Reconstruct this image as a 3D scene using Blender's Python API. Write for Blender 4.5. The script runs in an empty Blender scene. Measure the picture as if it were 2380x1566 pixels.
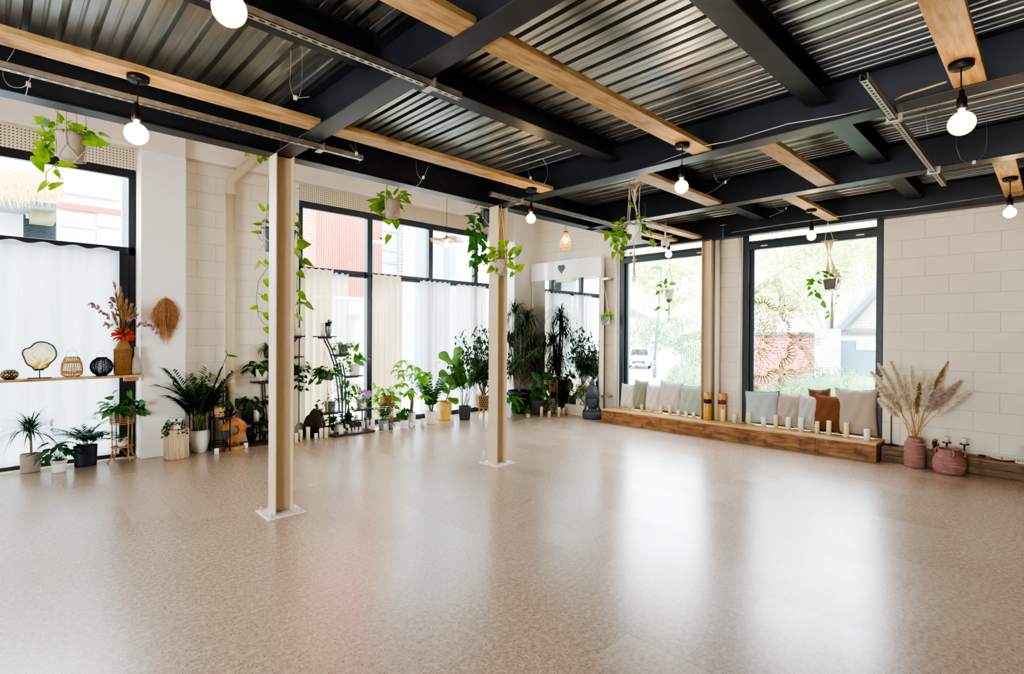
import bpy, math, random
from mathutils import Vector as V, Matrix
RN = random.Random(11)
SC = bpy.context.scene
COL = SC.collection
PI = math.pi
# ------------------------------------------------------------------ camera
FPX, CX, CY = 1236.7, 1190.0, 783.0
CAM = V((0, 0, 1.5))
_yaw, _pit, _rol = math.radians(45.78), math.radians(-0.29), math.radians(0.313)
_f = V((math.cos(_yaw)*math.cos(_pit), math.sin(_yaw)*math.cos(_pit), math.sin(_pit)))
_r0 = V((math.sin(_yaw), -math.cos(_yaw), 0)); _u0 = _r0.cross(_f)
_r = _r0*math.cos(_rol)+_u0*math.sin(_rol); _u = -_r0*math.sin(_rol)+_u0*math.cos(_rol)
cam = bpy.data.cameras.new('camera'); co = bpy.data.objects.new('camera', cam); COL.objects.link(co)
cam.sensor_width = 36; cam.lens = FPX/2380*36; cam.clip_start = 0.05; cam.clip_end = 400
m = Matrix((_r, _u, -_f)).transposed().to_4x4(); m.translation = CAM; co.matrix_world = m
SC.camera = co
HD = V((_f.x, _f.y, 0)).normalized()          # heading on the ground
RT = V((HD.y, -HD.x, 0))                      # to the right
def ray(px, py): return _f+_r*((px-CX)/FPX)-_u*((py-CY)/FPX)
def F(px, py, z=0.0):
    d = ray(px, py); return CAM+d*((z-CAM.z)/d.z)
def PX(px, py, X): d = ray(px, py); return CAM+d*(X/d.x)
def PY(px, py, Y): d = ray(px, py); return CAM+d*(Y/d.y)
def AT(px, py, P):
    d = ray(px, py); q = V(P)-CAM
    return CAM+d*(q.dot(HD)/d.dot(HD))
def MPP(P): return (V(P)-CAM).dot(_f)/FPX     # metres per pixel at P
def HC(P): q = V((P[0], P[1], 0)).normalized(); return q.dot(HD)
# ------------------------------------------------------------------ mesh builder
class MB:
    def __init__(s): s.v = []; s.f = []
    def add(s, vs, fs):
        o = len(s.v); s.v += [tuple(v) for v in vs]; s.f += [tuple(i+o for i in f) for f in fs]; return s
    def box(s, a, b):
        x0, y0, z0 = a; x1, y1, z1 = b
        return s.add([(x0,y0,z0),(x1,y0,z0),(x1,y1,z0),(x0,y1,z0),(x0,y0,z1),(x1,y0,z1),(x1,y1,z1),(x0,y1,z1)],
            [(0,3,2,1),(4,5,6,7),(0,1,5,4),(1,2,6,5),(2,3,7,6),(3,0,4,7)])
    def cbox(s, c, d, rz=0, M=None):
        t = MB().box((-d[0]/2,-d[1]/2,-d[2]/2),(d[0]/2,d[1]/2,d[2]/2))
        M = M or Matrix.Rotation(rz, 4, 'Z')
        return s.add([M@V(v)+V(c) for v in t.v], t.f)
    def tube(s, P, r, n=6, cap=True):
        P = [V(p) for p in P]; k = len(P); rs = r if isinstance(r, (list, tuple)) else [r]*k
        vs = []; up = None
        for i, p in enumerate(P):
            t = (P[min(i+1, k-1)]-P[max(i-1, 0)])
            if t.length < 1e-9: t = V((0,0,1))
            t.normalize()
            if up is None: up = V((0,0,1)) if abs(t.z) < .9 else V((1,0,0))
            a = t.cross(up)
            if a.length < 1e-6: a = t.orthogonal()
            a.normalize(); b = a.cross(t); up = b
            for j in range(n):
                q = 2*PI*j/n; vs.append(p+(a*math.cos(q)+b*math.sin(q))*rs[i])
        fs = [(i*n+j, i*n+(j+1)%n, (i+1)*n+(j+1)%n, (i+1)*n+j) for i in range(k-1) for j in range(n)]
        if cap: fs += [tuple(range(n))[::-1], tuple(range((k-1)*n, k*n))]
        return s.add(vs, fs)
    def ring(s, c, r, t, n=32, m=6, sx=1, sy=1, M=None):
        M = M or Matrix.Identity(3)
        vs = [V(c)+M@V(((r*sx+t*math.cos(2*PI*j/m))*math.cos(2*PI*i/n), (r*sy+t*math.cos(2*PI*j/m))*math.sin(2*PI*i/n), t*math.sin(2*PI*j/m))) for i in range(n) for j in range(m)]
        return s.add(vs, [(i*m+j, ((i+1)%n)*m+j, ((i+1)%n)*m+(j+1)%m, i*m+(j+1)%m) for i in range(n) for j in range(m)])
    def lathe(s, prof, n=28, c=(0,0,0), sx=1, sy=1, fn=None):
        vs = []; k = len(prof)
        for r, z in prof:
            for j in range(n):
                a = 2*PI*j/n; q = r*(fn(a, z) if fn else 1)
                vs.append((c[0]+q*sx*math.cos(a), c[1]+q*sy*math.sin(a), c[2]+z))
        fs = [(i*n+j, i*n+(j+1)%n, (i+1)*n+(j+1)%n, (i+1)*n+j) for i in range(k-1) for j in range(n)]
        if prof[0][0] > 1e-5: fs.append(tuple(range(n))[::-1])
        if prof[-1][0] > 1e-5: fs.append(tuple(range((k-1)*n, k*n)))
        return s.add(vs, fs)
    def prism(s, pts, d, o=(0,0,0), ax=None):  # polygon pts (2d) in plane axes ax=(U,Vv), thick d along normal
        U, W = ax or (V((1,0,0)), V((0,0,1))); N = U.cross(W); k = len(pts); o = V(o)
        vs = [o+U*p[0]+W*p[1] for p in pts]+[o+U*p[0]+W*p[1]+N*d for p in pts]
        return s.add(vs, [tuple(range(k))[::-1], tuple(range(k, 2*k))]+[(i, (i+1)%k, k+(i+1)%k, k+i) for i in range(k)])
    LP = dict(heart=([0,.05,.13,.24,.38,.54,.7,.85,1],[.2,.40,.49,.5,.45,.36,.24,.115,.0],[-.12,-.12,-.08,-.03,0,0,0,0,0]),
              oval=([0,.12,.3,.5,.7,.87,1],[.03,.27,.45,.5,.42,.23,0],[0]*7), lance=([0,.2,.45,.75,1],[.06,.42,.5,.28,0],[0]*5),
              strap=([0,.15,.35,.55,.78,1],[.4,.5,.5,.42,.26,0],[0]*6), fiddle=([0,.1,.25,.4,.55,.7,.83,.94,1],[.08,.22,.28,.3,.4,.49,.47,.3,.08],[0]*9))
    def leaf(s, p, d, n, L, W, kind='heart', fold=.25, droop=.25):
        p = V(p); d = V(d).normalized(); n = V(n); sd = d.cross(n)
        if sd.length < 1e-5: sd = d.orthogonal()
        sd.normalize(); n = sd.cross(d)
        ts, ws, bk = MB.LP[kind]; vs = []
        for t, w, b in zip(ts, ws, bk):
            for e in (-1, 0, 1):
                q = t+(b if e else 0)
                vs.append(p+d*(L*q)+sd*(e*W*w)+n*(abs(e)*fold*W*w)-V((0,0,droop*L*max(q,0)**2)))
        k = len(ts)
        return s.add(vs, [f for i in range(k-1) for f in ((i*3,i*3+1,i*3+4,i*3+3),(i*3+1,i*3+2,i*3+5,i*3+4))])
    def build(s, name, m, parent=None, smooth=False, bevel=0, loc=None, mods=None):
        us = sorted({i for f in s.f for i in f})
        if len(us) < len(s.v): mp = {o: i for i, o in enumerate(us)}; s.v = [s.v[i] for i in us]; s.f = [tuple(mp[i] for i in f) for f in s.f]
        me = bpy.data.meshes.new(name); me.from_pydata(s.v, [], s.f); me.update()
        if smooth: me.shade_smooth() if hasattr(me, 'shade_smooth') else me.polygons.foreach_set('use_smooth', [True]*len(me.polygons))
        me.materials.append(m)
        o = bpy.data.objects.new(name, me); COL.objects.link(o)
        if parent: o.parent = parent
        if loc is not None: o.location = loc
        if bevel:
            b = o.modifiers.new('b', 'BEVEL'); b.width = bevel; b.segments = 2; b.limit_method = 'ANGLE'; b.angle_limit = .6
        return o
def tag(o, label=None, cat=None, group=None, kind=None):
    if label: o['label'] = label
    if cat: o['category'] = cat
    if group: o['group'] = group
    if kind: o['kind'] = kind
    return o
def thing(name, label, cat, loc=(0,0,0), rz=0, group=None):
    o = bpy.data.objects.new(name, None); COL.objects.link(o); o.empty_display_size = .1
    o.location = loc; o.rotation_euler = (0,0,rz); return tag(o, label, cat, group)
def struct(o): o['kind'] = 'structure'; return o
def dup(src, loc, rz=None, label=None, group=None):
    def cp(o, par):
        c = o.copy(); COL.objects.link(c); c.parent = par
        for ch in [x for x in bpy.data.objects if x.parent == o and x is not c]: cp(ch, c)
        return c
    r = cp(src, None); r.location = loc
    if rz is not None: r.rotation_euler = (0,0,rz)
    return tag(r, label, None, group)
# ------------------------------------------------------------------ materials
def srgb(h):
    c = [int(h[i:i+2], 16)/255 for i in (0,2,4)]
    return tuple(((x+.055)/1.055)**2.4 if x > .04045 else x/12.92 for x in c)+(1,)
class NT:
    def __init__(s, name):
        s.m = bpy.data.materials.new(name); s.m.use_nodes = True; s.t = s.m.node_tree; s.t.nodes.clear()
        s.out = s.n('ShaderNodeOutputMaterial')
    def n(s, ty, **k):
        o = s.t.nodes.new(ty)
        for a, b in k.items():
            if a[0] == '_': o.inputs[int(a[1:])].default_value = b
            elif hasattr(o, a): setattr(o, a, b)
            else: o.inputs[a.replace('__', ' ')].default_value = b
        return o
    def l(s, a, b): s.t.links.new(a, b)
    def co(s, scale=(1,1,1), obj=True, swz=None, off=(0,0,0)):
        t = s.n('ShaderNodeTexCoord'); v = t.outputs['Object' if obj else 'Generated']
        if swz:
            x = s.n('ShaderNodeSeparateXYZ'); s.l(v, x.inputs[0]); c = s.n('ShaderNodeCombineXYZ')
            for i, a in enumerate(swz):
                if a in 'XYZ': s.l(x.outputs[a], c.inputs[i])
            v = c.outputs[0]
        mp = s.n('ShaderNodeMapping'); mp.inputs['Scale'].default_value = scale; mp.inputs['Location'].default_value = off
        s.l(v, mp.inputs[0]); return mp.outputs[0]
    def noise(s, v, sc, det=4, rough=.6): 
        o = s.n('ShaderNodeTexNoise', Scale=sc, Detail=det, Roughness=rough); s.l(v, o.inputs['Vector']); return o.outputs['Fac']
    def ramp(s, f, stops):
        o = s.n('ShaderNodeValToRGB'); e = o.color_ramp.elements
        while len(e) < len(stops): e.new(.5)
        for a, (p, c) in zip(e, stops): a.position = p; a.color = c if not isinstance(c, str) else srgb(c)
        s.l(f, o.inputs[0]); return o.outputs[0]
    def mix(s, f, a, b, mode='MIX'):
        o = s.n('ShaderNodeMix', data_type='RGBA', blend_type=mode)
        for i, x in ((0, f), (6, a), (7, b)):
            if isinstance(x, (int, float)): o.inputs[i].default_value = x
            elif isinstance(x, tuple): o.inputs[i].default_value = x
            else: s.l(x, o.inputs[i])
        return o.outputs[2]
    def bump(s, h, st=.3, d=.01):
        o = s.n('ShaderNodeBump', Strength=st, Distance=d); s.l(h, o.inputs['Height']); return o.outputs[0]
    def pb(s, col, rough=.5, metal=0, nrm=None, spec=.5, **k):
        o = s.n('ShaderNodeBsdfPrincipled'); o.inputs['Metallic'].default_value = metal if isinstance(metal, (int, float)) else 0; o.inputs['Specular IOR Level'].default_value = spec
        if not isinstance(metal, (int, float)): o.inputs['Metallic'].default_value = 0; s.l(metal, o.inputs['Metallic'])
        for nm, x in (('Base Color', col), ('Roughness', rough), ('Normal', nrm)):
            if x is None: continue
            if isinstance(x, (int, float, tuple)): o.inputs[nm].default_value = x
            else: s.l(x, o.inputs[nm])
        for a, b in k.items(): o.inputs[a.replace('__', ' ')].default_value = b
        return o.outputs[0]
    def ms(s, f, a, b):
        o = s.n('ShaderNodeMixShader')
        if isinstance(f, (int, float)): o.inputs[0].default_value = f
        else: s.l(f, o.inputs[0])
        s.l(a, o.inputs[1]); s.l(b, o.inputs[2]); return o.outputs[0]
    def end(s, sh): s.l(sh, s.out.inputs[0]); return s.m
def simple(name, h, rough=.5, metal=0, var=.12, sc=12, bump=0, spec=.5, **k):
    t = NT(name); v = t.co(); nz = t.noise(v, sc)
    c = srgb(h); lo = tuple(x*(1-var) for x in c[:3])+(1,); hi = tuple(min(1, x*(1+var)) for x in c[:3])+(1,)
    return t.end(t.pb(t.ramp(nz, [(.3, lo), (.7, hi)]), rough, metal, t.bump(nz, bump, .01) if bump else None, spec, **k))
def leafmat(name, h, h2, rough=.38, sc=9, tr=.35):
    t = NT(name); v = t.co(); nz = t.noise(v, sc, 3)
    c = t.ramp(nz, [(.35, h), (.62, h2)])
    p = t.pb(c, rough, 0, None, .45); tl = t.n('ShaderNodeBsdfTranslucent'); t.l(c, tl.inputs[0])
    return t.end(t.ms(tr, p, tl.outputs[0]))
def wood(name, a, b, c, sc=(1,8,8), rough=.55, bump=.15, knots=True):
    t = NT(name); v = t.co(sc); nz = t.noise(v, 3.2, 6, .65); n2 = t.noise(t.co((1,2.2,2.2)), 3.5, 2, .5)
    col = t.ramp(nz, [(.28, a), (.5, b), (.72, c)])
    if knots: col = t.mix(t.ramp(n2, [(.55, (0,0,0,1)), (.70, (1,1,1,1))]), col, t.mix(.55, col, (.03,.012,.004,1)))
    return t.end(t.pb(col, rough, 0, t.bump(nz, bump, .006)))
def blockmat(name, swz, off, base='ece0cd', joint='cfbea8'):
    t = NT(name); v = t.co((1,1,1), True, swz, off)
    br = t.n('ShaderNodeTexBrick', offset=.5, Scale=1.0); t.l(v, br.inputs['Vector'])
    br.inputs['Mortar Size'].default_value = .0045; br.inputs['Mortar Smooth'].default_value = .35
    br.inputs['Brick Width'].default_value = .448; br.inputs['Row Height'].default_value = .224
    w = t.co(); n1 = t.noise(w, 2.2, 5); n2 = t.noise(w, 70, 4)
    wob = t.n('ShaderNodeMath', operation='MULTIPLY_ADD'); t.l(n2, wob.inputs[0]); wob.inputs[1].default_value = .12; t.l(br.outputs['Fac'], wob.inputs[2])
    c = t.ramp(n1, [(.3, tuple(x*.9 for x in srgb(base)[:3])+(1,)), (.7, base)])
    c = t.mix(t.ramp(br.outputs['Fac'], [(.1,(0,0,0,1)),(.9,(.7,.7,.7,1))]), c, srgb(joint))
    inv = t.n('ShaderNodeMath', operation='SUBTRACT'); inv.inputs[0].default_value = 1; t.l(wob.outputs[0], inv.inputs[1])
    return t.end(t.pb(c, .75, 0, t.bump(inv.outputs[0], .55, .012), .25))
def sheer(name, h, trans=.25, tl=.5, fold_shade=False):
    t = NT(name); v = t.co((1,1,1)); w = t.noise(t.co((260,260,12)), 1, 2); w2 = t.noise(t.co((9,9,220)), 1, 2)
    c = srgb(h); col = t.mix(w, c, tuple(x*.86 for x in c[:3])+(1,)); col = t.mix(w2, col, tuple(min(1,x*1.06) for x in c[:3])+(1,))
    if fold_shade: col = t.mix(t.ramp(t.noise(t.co((5,5,.25)), 2.2, 4, .65), [(.36,(0,0,0,1)),(.62,(1,1,1,1))]), t.mix(1.0, col, (.72,.77,.8,1), 'MULTIPLY'), col)  # broad vertical streaks paint fold shading into the evenly backlit cloth
    d = t.n('ShaderNodeBsdfDiffuse'); t.l(col, d.inputs[0]); q = t.n('ShaderNodeBsdfTranslucent'); t.l(col, q.inputs[0]); tp = t.n('ShaderNodeBsdfTransparent')
    return t.end(t.ms(trans, t.ms(tl, d.outputs[0], q.outputs[0]), tp.outputs[0]))
def glassmat(name, tint=(.96,.98,.98,1), refl=.06):
    t = NT(name); tp = t.n('ShaderNodeBsdfTransparent'); tp.inputs[0].default_value = tint
    g = t.n('ShaderNodeBsdfGlossy', Roughness=.02); lw = t.n('ShaderNodeLayerWeight', Blend=.25)
    mm = t.n('ShaderNodeMath', operation='MULTIPLY'); t.l(lw.outputs['Fresnel'], mm.inputs[0]); mm.inputs[1].default_value = refl*6
    return t.end(t.ms(mm.outputs[0], tp.outputs[0], g.outputs[0]))
def emit(name, c, s, tr=0):
    t = NT(name); nz = t.noise(t.co(), 3); e = t.n('ShaderNodeEmission', Strength=s); t.l(t.mix(nz, c, tuple(x*.95 for x in c[:3])+(1,)), e.inputs[0])
    if not tr: return t.end(e.outputs[0])
    tp = t.n('ShaderNodeBsdfTransparent'); return t.end(t.ms(tr, e.outputs[0], tp.outputs[0]))
def bulbmat():
    t = NT('glowing bulb glass'); lw = t.n('ShaderNodeLayerWeight', Blend=.5); e = t.n('ShaderNodeEmission')
    t.l(t.ramp(lw.outputs['Facing'], [(.25,(1,.86,.62,1)),(.75,(1,.60,.2,1))]), e.inputs[0])
    mr = t.n('ShaderNodeMapRange'); t.l(lw.outputs['Facing'], mr.inputs[0]); mr.inputs[1].default_value = .1; mr.inputs[2].default_value = .85; mr.inputs[3].default_value = 26; mr.inputs[4].default_value = 3.0; t.l(mr.outputs[0], e.inputs[1])
    tp = t.n('ShaderNodeBsdfTransparent'); return t.end(t.ms(.3, e.outputs[0], tp.outputs[0]))
def chanmat():
    t = NT('slotted galvanised channel'); v = t.co(); x = t.n('ShaderNodeSeparateXYZ'); t.l(v, x.inputs[0])
    def mth(op, a, b=None):
        o = t.n('ShaderNodeMath', operation=op)
        for i, q in ((0,a),(1,b)):
            if q is None: continue
            if isinstance(q, (int,float)): o.inputs[i].default_value = q
            else: t.l(q, o.inputs[i])
        return o.outputs[0]
    fx = mth('ABSOLUTE', mth('SUBTRACT', mth('FRACT', mth('MULTIPLY', x.outputs['X'], 20.0)), .5))
    k = mth('MULTIPLY', mth('LESS_THAN', fx, .28), mth('MULTIPLY', mth('LESS_THAN', mth('ABSOLUTE', x.outputs['Y']), .0068), mth('LESS_THAN', x.outputs['Z'], .004)))
    col = t.mix(k, t.ramp(t.noise(v, 20), [(.3,'a39f95'),(.7,'c9c5ba')]), (.004,.004,.005,1)); return t.end(t.pb(col, .38, mth('MULTIPLY', mth('SUBTRACT', 1.0, k), .85)))
def corkmat():
    t = NT('cork floor'); v = t.co()
    v2 = t.co((1,.55,1)); a = t.noise(v, 34, 6, .7); b = t.noise(v2, 95, 3, .7); f = t.noise(v2, 62, 5, .8)
    col = t.ramp(a, [(.3, 'a0856e'), (.5, 'bca48e'), (.68, 'd2beab')])
    col = t.mix(t.ramp(b, [(.34, (1,1,1,1)), (.46, (0,0,0,1))]), col, srgb('82664e'))
    col = t.mix(t.ramp(f, [(.27, (1,1,1,1)), (.36, (0,0,0,1))]), col, srgb('564436'))
    br = t.n('ShaderNodeTexBrick', offset=.37, Scale=1.0); t.l(t.co((1,1,1), True, 'YX0', (.3,.12,0)), br.inputs['Vector'])
    for k_, x in (('Color1',(.97,.965,.96,1)),('Color2',(1.03,1.03,1.03,1)),('Mortar',(.93,.92,.91,1)),('Mortar Size',.0012),('Brick Width',.9),('Row Height',.3),('Bias',0.0)): br.inputs[k_].default_value = x
    col = t.mix(1.0, col, br.outputs['Color'], 'MULTIPLY')
    big = t.noise(v, 1.1, 3); col = t.mix(big, col, t.mix(1.0, col, (.93,.9,.9,1), 'MULTIPLY'))
    rg = t.n('ShaderNodeMapRange'); t.l(br.outputs['Color'], rg.inputs[0]); rg.inputs[1].default_value = .95; rg.inputs[2].default_value = 1.04; rg.inputs[3].default_value = .23; rg.inputs[4].default_value = .29
    return t.end(t.pb(col, rg.outputs[0], 0, t.bump(b, .12, .002), 1.0))
def deckmat():
    t = NT('galvanised deck'); v = t.co((1,.25,1)); a = t.noise(v, 3, 5); b = t.noise(t.co(), 40, 3)
    col = t.ramp(a, [(.3, 'a4a7a5'), (.7, 'd6d6cf')])
    return t.end(t.pb(col, t.ramp(b, [(.3,(.3,.3,.3,1)),(.7,(.42,.42,.42,1))]), 1.0))
def corr(name, h, h2):
    t = NT(name); a = t.noise(t.co((1,1,.3)), 1.5, 4); return t.end(t.pb(t.ramp(a, [(.3, h), (.7, h2)]), .6))
M = dict(
 cork=corkmat(), deck=deckmat(), steel=simple('black painted steel', '24272d', .42, 0, .25, 5, .05),
 cream=simple('cream painted steel', 'cdbb9c', .45, 0, .05, 6, .03), whitep=simple('white painted metal', 'e8e4dc', .4, 0, .05),
 plaster=simple('painted plaster', 'e6dace', .75, 0, .06, 3, .1, .25), plasterw=simple('white render', 'efe9e2', .7, 0, .04, 4, .06, .25),
 bx=blockmat('painted blockwork x', 'YZ0', (0,.015,0)), by=blockmat('painted blockwork y', 'XZ0', (.12,.015,0)),
 peg=None, frame=simple('anthracite window frame', '2f3a3f', .38, 0, .12, 6), frameb=simple('black window frame', '191c20', .4, 0, .15, 6),
 timber=wood('pine plank', '957245', 'c09c68', 'd8bb8c', (1.2,9,9)), bench=wood('stained pine', '5a3a20', '8a5f38', 'ad8454', (6,1.1,7)),
 benchtop=wood('pale pine', '9c7444', 'c79f6c', 'd9b888', (7,1,7), .4, .08, False), shelfw=wood('shelf pine', '93643c', 'b98c5f', 'cda678', (1,8,8)),
 ssleep=wood('sleeper wood', '4d3a24', '72583a', '8d6f49', (6,1.2,7)), galv=simple('galvanised strut', 'b9b5aa', .38, .9, .15, 20), chan=chanmat(),
 hole=simple('dark slot', '0c0c0d', .8), glass=glassmat('window glass'), gold=simple('gold vinyl', '8f7d1e', .5, 0, .1),
 sheer=sheer('white sheer', 'd3d9dc', .06, .34, True), sheerv=sheer('white voile', 'eceeee', .16, .5), sheerc=sheer('cream cotton', 'e6d9bc', .02, .42), sheerw=sheer('white cotton voile', 'ece8dc', .05, .5),
 pothos=leafmat('pothos leaf', '3f7a14', '8fae2c'), pothosd=leafmat('dark pothos leaf', '1f5016', '3d7a26'), dgreen=leafmat('dark green leaf', '16351c', '2b5a2c', .4, 12),
 mgreen=leafmat('mid green leaf', '2f6a1f', '56902f'), lgreen=leafmat('bright leaf', '5ba02a', '8fca3e', .4, 9, .45), drac=leafmat('dracaena leaf', '1d3a22', '3c5a34', .45, 15, .2),
 fid=leafmat('fiddle leaf', '3c6a2c', '6d9a48', .35, 5), ivy=leafmat('ivy leaf', '2c5220', '7da04a', .4, 25), purple=leafmat('dried leaf', '6a5058', '9c7d7c', .8, 20, .15),
 stem=simple('green stem', '5c7a34', .6), stemd=simple('brown stem', '6a5238', .75, 0, .25, 20, .2), trunk=simple('woody trunk', '8d7a68', .8, 0, .25, 25, .3),
 soil=simple('potting soil', '2c211a', .95, 0, .4, 50, .4), potw=simple('white glazed pot', 'eeebe6', .35, 0, .03), potg=simple('grey plastic pot', '9a9892', .55, 0, .06), potgd=simple('dark grey pot', '3b3f44', .5, 0, .08),
 potn=simple('navy pot', '1a2232', .5, 0, .1), potb=simple('taupe pot', 'a89a8c', .6, 0, .06, 20), potblk=simple('black pot', '17181a', .45), pots=simple('slate grey pot', '7d868c', .5, 0, .08), poto=simple('olive grey pot', '6b6f66', .55), potgn=simple('dark green pot', '16302a', .4),
 poty=simple('mustard yellow pot', 'dcb860', .5, 0, .04), rattan=wood('rattan cane', '8c6236', 'b88c56', 'd2ac78', (30,30,30), .5, .1, False), terr=simple('terracotta pot', 'b06a58', .75, 0, .12),
 rope=simple('cotton rope', 'e0cfae', .9, 0, .12, 60, .3), jute=simple('jute rope', 'b99a68', .9, 0, .2, 60, .3),
 wax=simple('cream wax', 'f3e7b6', .45, 0, .03), waxw=simple('white wax', 'f2efe8', .45, 0, .02), wick=simple('white wick', 'e8e4dc', .8),
 blk=simple('black metal', '141517', .45, .3), dkwood=wood('dark brown board', '2a1c14', '3d2a1e', '4e382a', (6,6,6), .45, .05, False),
 stone=simple('dark polished petrified wood', '2a1f1a', .12, 0, .7, 6, .1), gstone=simple('grey stone', '8d8a80', .8, 0, .3, 15, .4), statue=simple('charcoal stone resin', '4a5058', .5, 0, .2, 40, .12),
 stump=wood('bleached stump wood', '8f765a', 'c2a987', 'd9c4a4', (14,14,1.2), .75, .5, False), ringw=wood('teak slab', '6d3a1c', 'a35f30', 'c98b52', (4,4,5), .35, .1, False),
 wicker=wood('dark wicker', '5a3618', '8f6234', 'b48a54', (40,40,40), .65, .3, False), bamboo=simple('bamboo slat', 'd2a86a', .5, 0, .15, 40),
 brass=simple('brass', '8a6a34', .35, .9, .3, 20), brassd=simple('antique brass', '5f5240', .4, .8, .3, 30), silver=simple('antiqued silver resin', '8f9094', .35, .6, .5, 60, .2),
 agate=None, raffia=simple('raffia straw', 'bb8d60', .85, 0, .3, 40), plume=simple('pampas plume', 'ecdfc6', .95, 0, .15, 20), plumep=simple('pink pampas plume', 'cbb3a6', .95, 0, .15, 20), plumeb=simple('brown dried grass', 'a9865c', .95, 0, .2, 20), straw=simple('straw stem', 'b58f4e', .8, 0, .2, 30),
 orange=simple('dried orange flower', 'c0401a', .85, 0, .2, 30), orchid=simple('orchid petal', 'd99be0', .5, 0, .2, 40), mauve=simple('orchid lip', 'a83c9a', .5),
 mirror=simple('mirror glass', 'eef2f2', .0, 1.0, .0), mwood=simple('cream painted timber', 'e6dcc4', .6, 0, .04), gloss=simple('glossy white board', 'eceae6', .1, 0, .02), heart=simple('dark teal panel', '1c3438', .55),
 bulb=bulbmat(), fil=emit('glowing filament', (1.0,.75,.42,1), 60), sock=simple('bronze lamp holder', '2c2824', .4, .6), cordk=simple('black cord', '0e0e10', .6), cordb=simple('brown cord', '6a2c20', .6),
 wire=simple('steel wire', 'b9b7b0', .35, .9), tagp=simple('white tag', 'e6ddca', .7), dome=simple('white plastic', 'ece9e4', .4), lens=simple('dark lens', '14161a', .15), blue=simple('blue plastic', '2456a8', .5), red=simple('red felt', 'b0202c', .8),
)
# ------------------------------------------------------------------ special materials
def pegmat():
    t = NT('perforated board'); v = t.co((1,1,1), True, 'XZ0')
    sc = t.n('ShaderNodeVectorMath', operation='SCALE'); sc.inputs['Scale'].default_value = 31; t.l(v, sc.inputs[0])
    fr = t.n('ShaderNodeVectorMath', operation='FRACTION'); t.l(sc.outputs[0], fr.inputs[0])
    sb = t.n('ShaderNodeVectorMath', operation='SUBTRACT'); t.l(fr.outputs[0], sb.inputs[0]); sb.inputs[1].default_value = (.5,.5,0)
    ln = t.n('ShaderNodeVectorMath', operation='LENGTH'); t.l(sb.outputs[0], ln.inputs[0])
    c = t.mix(t.ramp(ln.outputs['Value'], [(.17,(1,1,1,1)),(.23,(0,0,0,1))]), srgb('dccbb2'), srgb('3a2f26'))
    return t.end(t.pb(c, .7))
def agatemat():
    t = NT('agate slice'); v = t.co(); n = t.n('ShaderNodeTexNoise', Scale=9, Detail=6, Distortion=1.6); t.l(v, n.inputs['Vector'])
    g = t.n('ShaderNodeSeparateXYZ'); t.l(v, g.inputs[0]); ad = t.n('ShaderNodeMath', operation='MULTIPLY_ADD'); t.l(g.outputs['Z'], ad.inputs[0]); ad.inputs[1].default_value = 1.1; t.l(n.outputs['Fac'], ad.inputs[2])
    c = t.ramp(ad.outputs[0], [(.46,'9a6a30'),(.60,'d2a552'),(.74,'eae0c0'),(.95,'c2bda6')])
    p = t.pb(c, .12); q = t.n('ShaderNodeBsdfTranslucent'); t.l(c, q.inputs[0]); return t.end(t.ms(.75, p, q.outputs[0]))
def potterymat():
    t = NT('pink limewashed clay'); n = t.noise(t.co((2.2,2.2,26)), 2.2, 5, .7); a = t.noise(t.co(), 5, 4)
    c = t.ramp(a, [(.3,'8e625a'),(.7,'ab7d72')]); c = t.mix(t.ramp(n, [(.56,(0,0,0,1)),(.66,(.85,.85,.85,1))]), c, srgb('d9b8b2'))
    return t.end(t.pb(c, .8, 0, t.bump(n, .3, .01)))
def ringwood():
    t = NT('teak ring face'); n = t.noise(t.co((3,3,3)), 2.3, 6, .6); m = t.noise(t.co((1.5,1.5,1.5)), 2.6, 3)
    c = t.ramp(n, [(.3,'6b3519'),(.5,'a8632f'),(.7,'d29a5c')]); return t.end(t.pb(c, .3))
M['peg'] = pegmat(); M['agate'] = agatemat(); M['pottery'] = potterymat(); M['ringw'] = ringwood()
# ------------------------------------------------------------------ room shell
struct(MB().box((-4.2,-4.6,-.08),(8.2,8.1,0)).build('floor', M['cork']))
def wall(name, a, b, m, bevel=0): return struct(MB().box(a, b).build(name, M[m], bevel=bevel))
wall('wall_left', (1.69,7.86,0), (3.235,8.15,3.73), 'by')
wall('wall_left', (-4.2,7.86,0), (-3.2,8.15,3.73), 'by')
wall('wall_left', (-4.2,7.74,3.72), (8.2,8.15,4.3), 'plaster', .03)
wall('pillar', (1.24,7.555,0), (1.705,8.15,3.665), 'plasterw', .008)
wall('pillar', (1.245,7.575,3.665), (1.70,8.15,4.3), 'plaster')
wall('pillar', (7.33,7.47,0), (7.97,8.15,4.3), 'plasterw', .008)
wall('trim_1', (6.95,7.5,3.32), (7.42,7.86,3.715), 'plaster', .008)
wall('wall_back', (7.95,5.44,0), (8.2,8.15,4.3), 'bx')
wall('wall_back', (7.95,3.275,0), (8.2,3.80,3.1), 'bx')
wall('wall_back', (7.95,-4.6,0), (8.2,1.53,3.3), 'bx')
wall('wall_back', (7.96,1.53,0), (8.2,3.275,.2), 'bx'); wall('wall_back', (7.96,3.80,0), (8.2,5.44,.2), 'bx')
wall('wall_back', (7.95,1.53,3.06), (8.2,5.44,4.3), 'plaster')
wall('wall_right', (-4.2,-4.75,0), (8.2,-4.6,4.3), 'plaster')
wall('wall_front', (-4.35,-4.75,0), (-4.2,8.15,.5), 'plaster'); wall('wall_front', (-4.35,-4.75,2.7), (-4.2,8.15,4.3), 'plaster')
wall('wall_front', (-4.35,3.0,.5), (-4.2,8.15,2.7), 'plaster'); wall('wall_front', (-4.35,-4.75,.5), (-4.2,-1.0,2.7), 'plaster')  # gap left in this unseen wall is added, sized for sky fill
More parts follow.
